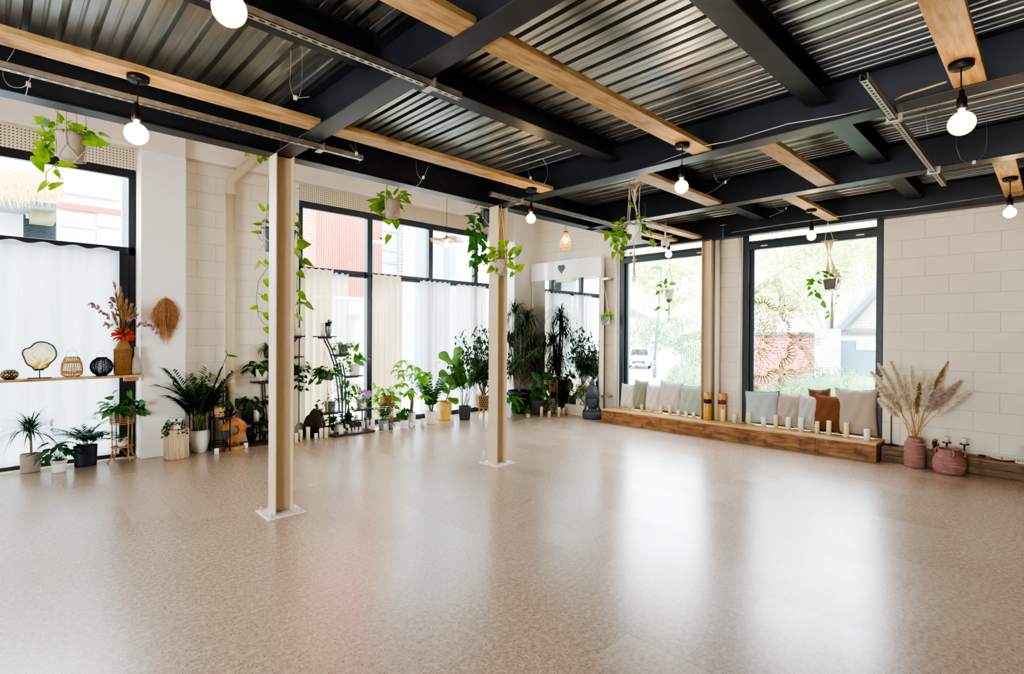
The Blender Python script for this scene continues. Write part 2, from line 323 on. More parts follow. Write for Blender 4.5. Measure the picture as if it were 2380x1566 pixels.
wall('ceiling', (-4.35,4.6,4.3), (8.2,8.15,4.45), 'plaster'); wall('ceiling', (-4.35,-4.75,3.34), (8.2,4.62,3.5), 'plaster')  # second slab, hidden above the deck, is added to block light
wall('ceiling', (-4.2,4.6,3.3), (8.2,4.66,4.3), 'plaster')
for x0, x1 in ((-3.2,1.238),(3.235,6.97)): wall('trim_2', (x0,7.86,3.47), (x1,7.9,3.72), 'peg')
# corrugated metal deck
d = MB(); prof = [(0,0),(.043,0),(.05,.013),(.061,.013),(.068,0),(.111,0),(.116,.05),(.145,.05)]
pts = [(x*.15+p, 3.27+q) for x in range(-28, 54) for p, q in prof]
vs = [(x, y, z) for x, z in pts for y in (-4.6, 4.6)]
d.add(vs, [(2*i, 2*i+1, 2*i+3, 2*i+2) for i in range(len(pts)-1)])
struct(d.build('ceiling_deck', M['deck']))
# ------------------------------------------------------------------ windows
def frame(name, bars, panes, axis, m='frame'):
    r = thing(name, None, None); struct(r)
    f = MB()
    for b in bars: f.box(*b)
    f.build('window_frame', M[m], r, bevel=.006)
    for a, b in panes: MB().box(a, b).build('pane', M['glass'], r)
    return r
yA0, yA1, yG = 7.87, 7.94, 7.91
def barA(x0, x1, z0, z1, d=0): return ((x0, yA0-d, z0), (x1, yA1, z1))
frame('window_1', [barA(-3.2,1.238,3.37,3.47), barA(-3.2,1.238,2.43,2.53), barA(-3.2,1.238,.0,.07), barA(1.165,1.238,.07,3.37), barA(1.04,1.165,.07,2.43,.03), barA(-3.2,-3.13,.07,3.37), barA(-1.06,-.98,.07,3.37)],
    [((-.98,yG,2.53),(1.165,yG+.006,3.37)), ((-3.13,yG,2.53),(-1.06,yG+.006,3.37)), ((-.98,yG,.07),(1.04,yG+.006,2.43)), ((-3.13,yG,.07),(-1.06,yG+.006,2.43))], 'y', 'frameb')
mx = [3.235,4.34,5.56,6.62,7.26]
bars = [barA(3.235,7.33,3.37,3.47), barA(3.235,7.33,2.40,2.50), barA(3.235,7.33,0,.08)]
bars += [barA(3.235,3.30,.08,3.37), barA(4.34,4.43,.08,3.37,.04), barA(5.56,5.65,.08,3.37,.02), barA(6.62,6.71,.08,3.37,.02), barA(7.26,7.33,.08,3.37)]
pn = []
for a, b in ((3.30,4.34),(4.43,5.56),(5.65,6.62),(6.71,7.26)):
    pn += [((a,yG,2.50),(b,yG+.006,3.37)), ((a,yG,.08),(b,yG+.006,2.40))]
frame('window_2', bars, pn, 'y')
def barB(y0, y1, z0, z1, d=0): return ((7.965-d, y0, z0), (8.05, y1, z1))
for nm, y0, y1 in (('window_3', 3.70, 5.44), ('window_4', 1.535, 3.272)):
    frame(nm, [barB(y0,y1,.2,.27), barB(y0,y1,2.755,2.85), barB(y0,y1,2.85,2.89,-.02), barB(y0,y1,3.0,3.06), barB(y0,y0+.075,.27,3.0,.005), barB(y1-.085,y1,.27,3.0,.005), barB(y1-.15,y1-.085,.27,2.755,-.03)],
        [((8.02,y0+.075,.27),(8.026,y1-.15,2.755)), ((8.02,y0+.075,2.89),(8.026,y1-.085,3.0))], 'x')
    h = MB()
    for yy in (y0+.25, y1-.3): h.cbox((7.955,yy,2.80),(.012,.09,.016))
    o = h.build('window_latch', M['whitep'], bpy.data.objects[nm])
# ------------------------------------------------------------------ steel frame
def isec(mb, p0, p1, dep, wid, tf=.011, tw=.008):
    p0, p1 = V(p0), V(p1); t = (p1-p0).normalized(); sd = t.cross(V((0,0,1))).normalized(); up = V((0,0,1))
    for (u0,u1,w0,w1) in ((-wid/2,wid/2,0,tf),(-wid/2,wid/2,dep-tf,dep),(-tw/2,tw/2,tf,dep-tf)):
        c = [p+sd*a+up*b for p in (p0,p1) for a, b in ((u0,w0),(u1,w0),(u1,w1),(u0,w1))]
        mb.add(c, [(0,1,2,3),(7,6,5,4),(0,4,5,1),(1,5,6,2),(2,6,7,3),(3,7,4,0)])
    return mb
def beam(p0, p1, dep, wid, label, group, plates=()):
    o = isec(MB(), p0, p1, dep, wid).build('steel_beam', M['steel'], bevel=.003)
    return tag(o, label, 'beam', group)
Z0 = 2.97; gg, gs = 'black main steel girders', 'black secondary steel beams'
beam((1.72,-4.6,Z0),(1.72,4.62,Z0),.30,.155,'black steel girder running from the nearest column across the ceiling',gg)
beam((4.19,-4.6,Z0),(4.19,4.62,Z0),.30,.165,'black steel girder running from the second free-standing column across the ceiling',gg)
beam((5.96,-4.6,Z0),(5.96,4.62,Z0),.30,.165,'black steel girder between the second column and the bench windows',gg)
beam((7.795,-4.6,2.943),(7.795,4.62,2.943),.327,.15,'black steel edge beam directly over the bench windows and blockwork',gg)
beam((-4.2,4.56,Z0),(1.714,4.56,Z0),.30,.15,'black steel edge beam left of the nearest column, above the sheer curtain',gs)
beam((1.728,4.56,Z0),(4.184,4.56,Z0),.30,.15,'black steel edge beam spanning between the two free-standing columns',gs)
beam((4.196,4.56,Z0),(5.954,4.56,Z0),.30,.15,'black steel edge beam behind the second column, above the teardrop lamp',gs)
beam((5.966,4.56,Z0),(7.78,4.56,Z0),.30,.15,'short black steel edge beam above the small window in the corner',gs)
nm = ['left of the nearest girder','between the two columns\' girders','between the second and third girders','next to the bench windows']
for yy, w in ((2.90,'nearer the columns'),(1.18,'nearer the right-hand blockwork')):
    for (a, b), q in zip(((-4.2,1.64),(1.80,4.10),(4.28,5.87),(6.05,7.71)), nm):
        if yy == 1.18 and a < 0: pass
        beam((a,yy,3.11),(b,yy,3.11),.16,.15,'shallow black steel cross beam %s, %s' % (q, w), gs)
def uc(mb, c, h, along='x', s=.152, tf=.01, z0=0):
    x, y = c
    if along == 'x':
        for sx in (-1,1): mb.box((x+sx*(s/2)-(tf if sx>0 else 0), y-s/2, z0),(x+sx*(s/2)+(tf if sx<0 else 0), y+s/2, h))
        mb.box((x-s/2+tf,y-.005,z0),(x+s/2-tf,y+.005,h))
    else:
        for sy in (-1,1): mb.box((x-s/2,y+sy*(s/2)-(tf if sy>0 else 0),z0),(x+s/2,y+sy*(s/2)+(tf if sy<0 else 0),h))
        mb.box((x-.005,y-s/2+tf,z0),(x+.005,y+s/2-tf,h))
    return mb
for (x, y), lab in (((1.722,4.535),'cream steel H-section column bolted to the floor, nearest the camera'),((4.195,4.545),'cream steel H-section column farther back, beside a macrame planter')):
    t = thing('steel_column', lab, 'column', (x,y,0), 0, 'free-standing cream columns')
    uc(MB(), (0,0), Z0, 'x', z0=.012).build('column_shaft', M['cream'], t, bevel=.002)
    MB().box((-.152,-.152,0),(.152,.152,.012)).build('base_plate', M['whitep'], t, bevel=.002)
    for sx in (-1,1):
        for sy in (-1,1):
            b = MB(); b.lathe([(.017,0),(.017,.014),(.009,.014),(.009,.03),(0,.03)], 6, (sx*.118, sy*.118, .012)); b.build('bolt', M['cream'], t)
t = thing('steel_column', 'cream steel column on the bench between the two bench windows', 'column', (7.83,3.745,0))
uc(MB(), (0,0), 2.943, 'y', .15, z0=.222).build('column_shaft', M['cream'], t, bevel=.002)
tag(MB().tube([(7.86,3.615,.222),(7.86,3.615,2.94)], .038, 16).build('white_pipe', M['whitep'], smooth=True), 'white round pipe standing against the cream column by the bench', 'pipe')
tag(MB().tube([(7.925,5.50,.0),(7.925,5.50,3.4)], .022, 12).build('conduit', M['whitep'], smooth=True), 'white vertical conduit between the tall mirror and the bench window', 'pipe')
tag(MB().tube([(7.925,3.305,.222),(7.925,3.305,3.0)], .02, 12).build('conduit', M['whitep'], smooth=True), 'white vertical conduit beside the mandala window', 'pipe')
# downpipe
P1 = PY(536,430,7.74); x0 = P1.x; t = thing('drain_pipe', 'cream plastic drain pipe with an angled elbow on the blockwork', 'pipe', (x0,7.74,0))
top = PY(588,372,7.7)
MB().tube([(0,0,0),(0,0,P1.z-.04)], .057, 20).build('lower_pipe', M['cream'], t, True)
P2 = V((top.x-x0, -.06, top.z)); e0 = V((0,0,P1.z-.04))
MB().tube([e0, e0+V((0,0,.08)), e0+V((.05,0,.17)), e0.lerp(P2,.7)+V((.02,0,.05)), P2+V((0,0,0)), P2+V((.05,-.03,.06)), P2+V((.06,-.05,.4))], .055, 20).build('elbow', M['cream'], t, True)
MB().lathe([(.057,-.07),(.066,-.07),(.066,.05),(.063,.05),(.063,.06),(.057,.06)], 20, (0,0,P1.z-.06)).build('socket_collar', M['cream'], t)
for z in (.85, 1.9): MB().lathe([(.057,-.015),(.063,-.015),(.063,.015),(.057,.015)], 20, (0,0,z)).build('pipe_bracket', M['cream'], t)
# ------------------------------------------------------------------ timber planks on the girder flanges
def plank(x0, x1, y0, y1, lab, z=2.982, th=.04):
    o = MB().box((0,0,0),(x1-x0,y1-y0,th)).build('timber_plank', M['timber'], bevel=.003, loc=(x0,y0,z))
    return tag(o, lab, 'plank', 'timber planks laid across the girders')
plank(-3.5,1.66,3.66,3.83,'long pine plank left of the nearest girder, lit by a bulb beside the wire track')
plank(1.78,4.12,3.63,3.81,'rough pine plank between the columns\' girders, ending beside the bulb near the second column')
plank(-2.5,1.66,1.96,2.12,'pine plank left of the nearest girder, holding the topmost big bulb')
plank(1.78,4.12,1.95,2.11,'stained pine plank crossing the middle of the bright corrugated bay')
plank(4.26,5.90,2.66,2.83,'pine plank just beyond the second girder, near the bulb over the hanging plant')
plank(4.26,5.90,1.53,1.68,'bare pine plank without a lamp in the bay beyond the second girder')
plank(6.02,7.74,3.80,3.95,'pine plank in the corner bay holding the bulb above the macrame wall hanging')
plank(6.02,7.74,1.96,2.10,'pine plank over the mandala window holding a small bulb')
plank(2.2,4.12,.30,.45,'wide pine plank holding the big bulb by the short metal track')
plank(6.02,7.74,.26,.41,'pine plank with a bulb over the pale blockwork and pampas grass')
plank(6.02,7.74,4.20,4.34,'narrow pine plank beside the security camera')
# ------------------------------------------------------------------ slotted channels
def strut_ch(x0, x1, y, z, lab, clamps=(), s=.041):
    t = thing('slotted_channel', lab, 'metal channel', (x0,y,z), 0, 'galvanised slotted channels'); L = x1-x0; h = .041
    m = MB(); 
    for (a, b, c, d) in ((-s/2,s/2,0,.0025),(-s/2,-s/2+.0025,0,h),(s/2-.0025,s/2,0,h),(-s/2,-s/2+.009,h-.003,h),(s/2-.009,s/2,h-.003,h)): m.box((0,a,c),(L,b,d))
    m.build('channel', M['chan'], t)
    for c in clamps:
        k = MB(); k.box((c-.004-x0,-.045,-.012),(c+.004-x0,.045,.05)); k.box((c-.04-x0,-.045,-.014),(c+.004-x0,.045,-.008)); k.build('beam_clamp', M['galv'], t)
    return t
strut_ch(-3.0,2.17,4.01,2.925,'long galvanised slotted channel in front of the edge beam, left of the nearest column',(1.83,))
strut_ch(-2.0,2.03,2.55,2.925,'galvanised slotted channel crossing under the nearest girder beside the topmost bulb',(1.82,))
strut_ch(3.66,6.0,4.09,2.925,'galvanised slotted channel over the second column, behind the small round bulb',(4.1,))
strut_ch(3.48,6.45,.77,2.925,'short galvanised slotted channel near the big bulb over the blockwork wall',(4.27,5.86))
# ------------------------------------------------------------------ plant + pot generators (local metres, z up)
def rnd(a, b): return RN.uniform(a, b)
def dirv(az, el): return V((math.cos(az)*math.cos(el), math.sin(az)*math.cos(el), math.sin(el)))
class Plant:
    def __init__(s): s.st = MB(); s.lf = MB()
    def done(s, t, leaf, stem='stem', off=None):
        if s.st.v: s.st.build('stems', M[stem], t, True, loc=off)
        if s.lf.v: s.lf.build('foliage', M[leaf], t, True, loc=off)
        return s
    def arc(s, p, az, el, L, bend, r=.003, k=5, rt=None):
        P = [V(p)]; e = el
        for i in range(k): P.append(P[-1]+dirv(az, e)*(L/k)); e -= bend/k
        s.st.tube(P, [r*(1-.6*i/k) for i in range(k+1)], 5, False); return P
    def mound(s, z, r0, n, spread, L, W=None, kind='heart', h=.12, el=(.3,1.3), bend=1.0):
        W = W or L*.72
        for i in range(n):
            az = rnd(0, 2*PI); e = rnd(*el); l = rnd(.5,1)*spread
            p = V((math.cos(az)*r0*rnd(.1,.8), math.sin(az)*r0*rnd(.1,.8), z))
            P = s.arc(p, az, e, l+h*rnd(.3,1), bend*rnd(.6,1.3), .0022)
            q = rnd(.7,1.15); d = dirv(az+rnd(-.5,.5), rnd(-.7,.3)); s.lf.leaf(P[-1], d, V((rnd(-.3,.3),rnd(-.3,.3),1)), L*q, W*q, kind, rnd(.1,.3), rnd(.1,.4))
    def vine(s, P, L, step=.075, W=None, r=.0022, kind='heart', rndm=.6):
        W = W or L*.72; P = [V(p) for p in P]; s.st.tube(P, r, 5, False); acc = 0; sd = 1
        for a, b in zip(P, P[1:]):
            seg = (b-a).length; n = max(1, int(seg/step))
            for i in range(n):
                p = a.lerp(b, (i+.7)/n); t = (b-a).normalized(); o = RT*sd*rnd(.5,1)-HD*rnd(-.1,.7)+V((0,0,rnd(-.9,-.1))); sd = -sd
                q = rnd(.65,1.1); s.lf.leaf(p+o*.02, o, V((-HD.x,-HD.y,.6))+V((rnd(-rndm,rndm),rnd(-rndm,rndm),rnd(0,rndm))), L*q, W*q, kind, rnd(.1,.3), .15)
    def px(s, root, P0, lst, W=.62, kind='heart', dz=.07, sc=1, ox=0, oy=0):
        # leaves given by base/tip as seen, standing at the plant's own distance with some spread in depth
        for bx, by, tx, ty, *k in lst:
            o = -HD*rnd(-dz, dz); a = AT(ox+bx/sc, oy+by/sc, P0+o)-root; b = AT(ox+tx/sc, oy+ty/sc, P0+o-HD*rnd(-.3,.5)*.06)-root
            L = (b-a).length; w = k[0] if k else W; n = -HD*rnd(.6,1)+V((rnd(-.3,.3),rnd(-.3,.3),rnd(.1,.7)))
            s.lf.leaf(a, b-a, n, L, L*w, kind, rnd(.08,.25), rnd(-.05,.08))
    def pxvine(s, root, P0, lst, sc=1, ox=0, oy=0, r=.003):
        P = [AT(ox+x/sc, oy+y/sc, P0)-root for x, y in lst]; s.st.tube(P, r, 5, False); return P
    def straps(s, c, n, L, W, el=(-.3,1.4), bend=1.6, kind='strap'):
        for i in range(n):
            az = rnd(0,2*PI); e = rnd(*el); l = L*rnd(.7,1.1); k = 6; P = [V(c)]; ee = e
            for j in range(k): P.append(P[-1]+dirv(az, ee)*(l/k)); ee -= bend/k*rnd(.6,1.2)
            sd = dirv(az+PI/2, 0); ws = [.6,1,1,.85,.6,.35,.03]; vs = []
            for p, w in zip(P, ws): vs += [p-sd*W*w/2, p+sd*W*w/2]
            s.lf.add(vs, [(2*j,2*j+1,2*j+3,2*j+2) for j in range(k)])
    def frond(s, c, az, el, L, bend, nl, ll, lw, r=.003, start=.25):
        k = 10; P = [V(c)]; e = el
        for j in range(k): P.append(P[-1]+dirv(az, e)*(L/k)); e -= bend/k
        s.st.tube(P, [r*(1-.7*j/k) for j in range(k+1)], 5, False)
        sd = dirv(az+PI/2, 0)
        for j in range(nl):
            t = start+(1-start)*j/nl; f = t*k; i = min(int(f), k-1); p = P[i].lerp(P[i+1], f-i); tg = (P[i+1]-P[i]).normalized()
            for q in (-1,1):
                d = (tg*.75+sd*q*.8+V((0,0,rnd(-.1,.15)))).normalized(); l = ll*(1-.55*abs(t-.5))*rnd(.85,1.1)
                s.lf.leaf(p, d, V((0,0,1)), l, lw, 'lance', .1, .25)
    def bush(s, c, n, H, R, leafL, leafW, per=14, kind='oval', r=.006, droop=.6):
        for i in range(n):
            az = rnd(0,2*PI); e = rnd(.7,1.5); L = H*rnd(.5,1.05); P = s.arc(V(c)+V((rnd(-.03,.03),rnd(-.03,.03),0)), az, e, L, (1-e/1.6)*rnd(.2,.8), r, 6)
            for j in range(per):
                t = rnd(.3,1); f = t*6; q = min(int(f),5); p = P[q].lerp(P[q+1], f-q)
                b = dirv(rnd(0,2*PI), rnd(-.2,.9)); p2 = p+b*R*rnd(.2,1); s.st.tube([p,p2], .0014, 3, False)
                for m_ in range(3): s.lf.leaf(p.lerp(p2, .5+.25*m_), dirv(rnd(0,2*PI), rnd(-1.1,.2)), V((rnd(-.5,.5),rnd(-.5,.5),1)), leafL*rnd(.7,1.1), leafW, kind, .12, droop*rnd(.3,1))
    def zz(s, c, n, H, leafL, leafW, spread=.4):
        for i in range(n):
            az = rnd(0,2*PI); e = PI/2-rnd(.05,spread); P = s.arc(V(c)+dirv(az,0)*.02, az, e, H*rnd(.65,1.05), rnd(.1,.75), .006, 8)
            sd = dirv(az+PI/2+rnd(-.4,.4), 0)
            np_ = max(5, int(H*.8/(leafW*1.25)))
            for j in range(1, np_+1):
                f = 1.2+6.7*j/np_; q = min(int(f),7); p = P[q].lerp(P[q+1], min(1,f-q)); tg = (P[q+1]-P[q]).normalized()
                for k in (-1,1): s.lf.leaf(p, tg*.5+sd*k*.85, tg.cross(sd)*1.0+V((rnd(-.4,.4),rnd(-.4,.4),.3)), leafL*rnd(.8,1.1), leafW, 'oval', .15, .1)
    def palmate(s, c, d, L, W, n=7):
        for i in range(n):
            a = (i-(n-1)/2)*.75; d2 = Matrix.Rotation(a, 3, 'Z')@V(d); s.lf.leaf(c, d2+V((0,0,rnd(-.2,.25))), V((0,0,1)), L*(1-.1*abs(i-(n-1)/2)), W, 'oval', .1, .3)
def soil(t, z, r, sx=1, sy=1): MB().lathe([(0,z),(r,z)], 20, sx=sx, sy=sy).build('soil', M['soil'], t)
def pot(t, m, rt, rb, h, wall=.008, rim=0, n=28, sx=1, sy=1, z=0, soilz=None, bulge=0, name='pot'):
    hk = HC(t.location); rt *= hk; rb *= hk; bulge *= hk
    pr = [(rb*.96,0),(rb,.01)]
    for i in range(1,7):
        k = i/7; pr.append((rb+(rt-rb)*k+bulge*math.sin(PI*k), h*k*(1-(.22 if rim else 0))))
    if rim: pr += [(rt-.002,h*.77),(rt+rim,h*.77),(rt+rim,h)]
    else: pr.append((rt,h))
    pr += [(rt-wall+rim,h),(rt-wall*1.4,h-.03),(rb-wall,h*.6)]
    o = MB().lathe([(a, b+z) for a, b in pr], n, sx=sx, sy=sy).build(name, M[m], t, True)
    soil(t, z+h-.025, rt-wall*1.3, sx, sy); return o
def size(px, P): return px*MPP(P)
# ================================================================== OUTSIDE
M.update(redc=corr('red corrugated cladding', 'c27a68', 'd69a88'), redl=corr('red louvre', 'cc8c7c', 'e0b0a2'), slateb=corr('blue grey panel', '7b8a93', '93a2aa'), greyp=corr('pale grey panel', 'b0babf', 'c6ced1'), whitew=simple('white outside wall', 'ccccc8', .8), dkgrey=corr('dark grey soffit', '4a5158', '646b70'),
 pave=simple('pale paving', 'c2c0bc', .9, 0, .1, 2), tar=simple('road tarmac', '9c9ea0', .9, 0, .1, 1), brickr=None, wslat=corr('white timber slats', 'c9c2b8', 'e0dad0'), straww=simple('dry roof grass', 'b59a5c', .9, 0, .3, 20), olive=simple('olive duct', '6f6c4c', .5), rust=simple('rust stripe', '9a5038', .8),
 wpane=simple('outside window pane', 'b9ccd6', .08, 0, .1, 2), roof=simple('grey roof slate', '5c6064', .8), garage=simple('blue grey garage door', '587080', .6), yel=simple('yellow sign', 'e6c84a', .6), hedge=leafmat('hedge leaf', '2c5036', '86a474', .6, 4, .3), treel=leafmat('pale tree leaf', '8a9a58', 'bcc07c', .6, 1.5, .5), everg=leafmat('evergreen leaf', '446448', '7a9868', .6, 2, .3), pole=simple('grey lamp post', '46545e', .5), carw=simple('white car paint', 'd9dcdf', .2, .1), cars=simple('silver car paint', '9aa2a8', .25, .4), card=simple('dark car paint', '3a4048', .25, .2), carg=simple('dark car glass', '20262a', .08), tyre=simple('tyre rubber', '18181a', .8), lampw=simple('headlight', 'dfe6ea', .1), bark=simple('tree bark', 'a89c90', .9, 0, .2, 8))
def brickmat(name, a, b, j):
    t = NT(name); br = t.n('ShaderNodeTexBrick', offset=.5, Scale=1.0); t.l(t.co((1,1,1), True, 'YZ0'), br.inputs['Vector'])
    for k_, x in (('Color1', srgb(a)),('Color2', srgb(b)),('Mortar', srgb(j)),('Mortar Size', .008),('Brick Width', .225),('Row Height', .075)): br.inputs[k_].default_value = x
    return t.end(t.pb(br.outputs['Color'], .85))
M['brickr'] = brickmat('red brick', 'a85a50', 'b4685c', 'c4a298'); M['brickw'] = brickmat('pale brick', 'b4ada6', 'c2bcb4', '9c958e')
gz = -1.0
struct(MB().box((8.4,-40,gz-.2),(120,90,gz)).build('ground', M['pave'])); struct(MB().box((-25,8.15,-.35),(8.4,60,-.12)).build('ground', M['pave']))
S_ = V((math.cos(math.radians(29.8)), math.sin(math.radians(29.8)), 0)); N_ = V((-S_.y, S_.x, 0))
def strip(name, o, w, L, z0, z1, m):
    o = V((o.x,o.y,0)); vs = [o+N_*0, o+S_*L, o+S_*L+N_*w, o+N_*w]; return struct(MB().add([v+V((0,0,z)) for z in (z0,z1) for v in vs], [(3,2,1,0),(4,5,6,7),(0,1,5,4),(1,2,6,5),(2,3,7,6),(3,0,4,7)]).build(name, M[m]))
lp = F(1521,877,gz); strip('road', lp-S_*22+N_*.45, 7.5, 110, gz, gz+.004, 'tar'); strip('kerb', lp-S_*22+N_*.3, .15, 110, gz, gz+.09, 'whitew')
def exb(p0, p1, q0, q1, Y, d=.15, ax='y'):
    fn = PY if ax == 'y' else PX; a, b = fn(p0,(q0+q1)/2,Y), fn(p1,(q0+q1)/2,Y); mid = (p0+p1)/2; zt_, zb_ = fn(mid,q0,Y).z, fn(mid,q1,Y).z
    if ax == 'y': return (min(a.x,b.x), Y, zb_), (max(a.x,b.x), Y+d, zt_)
    return (Y, min(a.y,b.y), zb_), (Y+d, max(a.y,b.y), zt_)
def part(t, name, m, *a, **k):
    lo, hi = exb(*a, **k); L = t.location; return MB().box(V(lo)-L, V(hi)-L).build(name, M[m], t)
def ribs(t, name, m, box, n, vert=True, amp=.05):
    lo, hi = V(box[0])-t.location, V(box[1])-t.location; mb = MB(); vs = []
    if vert:
        for i in range(n+1): x = lo.x+(hi.x-lo.x)*i/n; vs += [(x, lo.y-(amp if i % 2 else 0), lo.z), (x, lo.y-(amp if i % 2 else 0), hi.z)]
    else:
        for i in range(n+1): z = lo.z+(hi.z-lo.z)*i/n; vs += [(lo.x, lo.y-(amp if i % 2 else 0), z), (hi.x, lo.y-(amp if i % 2 else 0), z)]
    mb.add(vs, [(2*i,2*i+2,2*i+3,2*i+1) for i in range(n)]); return mb.build(name, M[m], t)
Y1 = 13.0
t = thing('red_building', 'red corrugated building seen through the tall window behind the curtains', 'building', (PY(800,690,Y1).x, Y1, 0))
ribs(t, 'corrugated_cladding', 'redc', exb(729,887,240,690,Y1), 64, True, .09); ribs(t, 'louvre_panel', 'redl', exb(640,729,240,690,Y1+.02), 120, False); ribs(t, 'louvre_panel', 'redl', exb(929,950,240,1000,Y1+.02), 190, False)
part(t, 'upper_wall', 'whitew', 887,929,240,690,Y1+.08); 
for a, b in ((500,535),(540,580),(585,608),(614,660)): part(t, 'window_pane', 'wpane', 889,926,a,b,Y1+.05)
for y_ in (537,582,611): part(t, 'window_bar', 'greyp', 886,929,y_-1.5,y_+1.5,Y1,.1)
part(t, 'window_bar', 'slateb', 926,930,440,690,Y1-.03,.1)
part(t, 'timber_screen', 'wslat', 640,846,692,960,Y1+.1); part(t, 'door_frame', 'slateb', 808,834,730,738,Y1,.2); part(t, 'door_frame', 'slateb', 808,815,738,960,Y1,.2); part(t, 'door', 'redl', 815,822,738,960,Y1+.05)
part(t, 'lower_wall', 'redc', 905,935,690,800,Y1+.1); part(t, 'lower_wall', 'whitew', 846,910,800,1000,Y1+.1)
t = thing('grey_building', 'blue grey clad building with tall pillars beyond the white voile curtains', 'building', (PY(1000,690,Y1-1.0).x, Y1-1.0, 0))
part(t, 'pillar', 'greyp', 950,964,300,1010,Y1-1.0,.3); part(t, 'pillar', 'slateb', 1045,1061,300,1010,Y1-1.2,.3); part(t, 'cladding', 'slateb', 964,990,300,1010,Y1-.6); part(t, 'glazing', 'wpane', 990,1047,300,640,Y1-.6); part(t, 'cladding', 'greyp', 990,1047,640,1010,Y1-.6)
t = thing('white_brick_building', 'white brick building with a small lean-to roof beyond the ficus', 'building', (PY(1100,690,Y1).x, Y1, 0))
part(t, 'wall', 'whitew', 1055,1240,380,1010,Y1,.2); part(t, 'lean_to_roof', 'greyp', 1064,1112,630,655,Y1-.6,.6); part(t, 'lean_to_wall', 'whitew', 1064,1140,655,1000,Y1-.5,.4)
P = PY(877,565,11); t = thing('street_lamp', 'grey street lamp head outside the tall window', 'street lamp', (P.x,P.y,-.12)); h = P.z+.12
MB().tube([(-.12,0,0),(-.12,0,h-.05),(-.1,0,h)], .05, 10).build('pole', M['pole'], t); MB().cbox((.06,0,h+.02), (.34,.16,.07)).build('lamp_head', M['greyp'], t, bevel=.02)
t = thing('grass_roofed_building', 'grey building with dry grass hanging off its roof, above the sheer curtain', 'building', (PY(60,480,Y1).x, Y1, 0))
part(t, 'roof_edge', 'whitew', -120,130,330,405,Y1-1.2,1.2); part(t, 'soffit', 'greyp', -120,133,405,455,Y1-1.2,1.2); part(t, 'soffit_beam', 'dkgrey', -120,131,455,470,Y1-1.1,1.0); part(t, 'wall_panel', 'greyp', -120,52,470,1050,Y1); ribs(t, 'louvre_panel', 'dkgrey', exb(53,131,465,570,Y1), 60, False)
part(t, 'duct', 'olive', 72,130,468,510,Y1-.8,.7); part(t, 'light_strip', 'whitew', 60,68,465,505,Y1-.3,.1); part(t, 'wall_panel', 'whitew', 53,131,575,1050,Y1)
g = MB(); L = t.location
for i in range(700): a = PY(rnd(-20,136), rnd(392,410), Y1-1.22)-L; g.leaf(a, V((rnd(-.4,.4),-.2,-1)), V((0,-1,0)), rnd(.15,.5), .02, 'lance', 0, .2)
g.build('dry_grass', M['straww'], t)
t = thing('office_building', 'pale office facade with rust stripe and blue framed windows, beside the white pier', 'building', (PY(210,480,Y1+1).x, Y1+1, 0))
part(t, 'wall', 'whitew', 131,420,250,1050,Y1+1); part(t, 'glazing', 'wpane', 144,233,396,446,Y1+.95); part(t, 'band', 'greyp', 144,280,446,456,Y1+.9); part(t, 'rust_stripe', 'rust', 131,282,478,492,Y1+.85); part(t, 'window_frame', 'greyp', 131,282,492,580,Y1+.93)
for a, b in ((135,220),(226,278)):
    for c, d in ((496,528),(535,580)): part(t, 'pane', 'wpane', a,b,c,d,Y1+.88,.1)
part(t, 'window_frame', 'slateb', 284,300,415,580,Y1-4.4,.1)
# street
def blob_leaves(mb, c, r, n, L, W, up=.2):
    for i in range(n):
        d = V((rnd(-1,1),rnd(-1,1),rnd(-1,1)))
        while d.length > 1 or d.length < .1: d = V((rnd(-1,1),rnd(-1,1),rnd(-1,1)))
        d = d.normalized()*(.55+.45*rnd(0,1)**.5); p = V(c)+V((d.x*r[0],d.y*r[1],d.z*r[2])); o = V((d.x,d.y,d.z+up+rnd(-.3,.3)))+V((rnd(-.6,.6),rnd(-.6,.6),rnd(-.3,.3)))
        sd = o.cross(V((rnd(-1,1),rnd(-1,1),rnd(-1,1)))).normalized(); o.normalize(); mb.add([p-sd*W/2, p+o*L*.5+sd*W*.0-sd*W*.5, p+o*L, p+o*L*.5+sd*W*.5], [(0,1,2,3)])
def tree(P, h, blobs, n, m, lab, L=.35, W=.16, group=None, r=.14):
    t = thing('tree', lab, 'tree', P, 0, group); tr = MB(); tr.tube([(0,0,0),(.05,0,h*.25),(0,.05,h*.5)], [r,r*.8,r*.5], 8); cr = MB()
    for c, rr in blobs:
        tr.tube([(0,0,h*.3), V(c)*.6+V((0,0,h*.1)), V(c)], [r*.5,r*.3,r*.1], 5); blob_leaves(cr, c, rr, n, L, W)
    tr.build('trunk', M['bark'], t, True); cr.build('crown', M[m], t); return t
gt = 'street trees outside the bench windows'
def ft(px, py, d):   # point on the street ground at forward distance d along that view ray
    q = ray(px, py); q = V((q.x,q.y,0)).normalized(); return V((q.x*d, q.y*d, gz))
def bl(n, R, z0, z1, s): return [((rnd(-R,R), rnd(-R,R), rnd(z0,z1)), (s*rnd(.8,1.2), s*rnd(.8,1.2), s*rnd(.6,1))) for _ in range(n)]
tree(ft(1480,750,42), 9, bl(7,2.6,3.5,8,1.7), 798, 'treel', 'pale yellowing tree over the parked cars, seen left of the lamp post', 0.25, 0.12, gt, .08)
tree(ft(1600,750,46), 9, bl(7,2.8,4.2,9,1.8), 722, 'treel', 'pale leafy tree above the yellow sign', 0.25, 0.12, gt, .08)
tree(ft(1612,780,38), 5, bl(6,1.8,1.4,3.2,1.3), 798, 'everg', 'rounded evergreen tree behind the yellow sign', 0.19, 0.10, gt, .08)
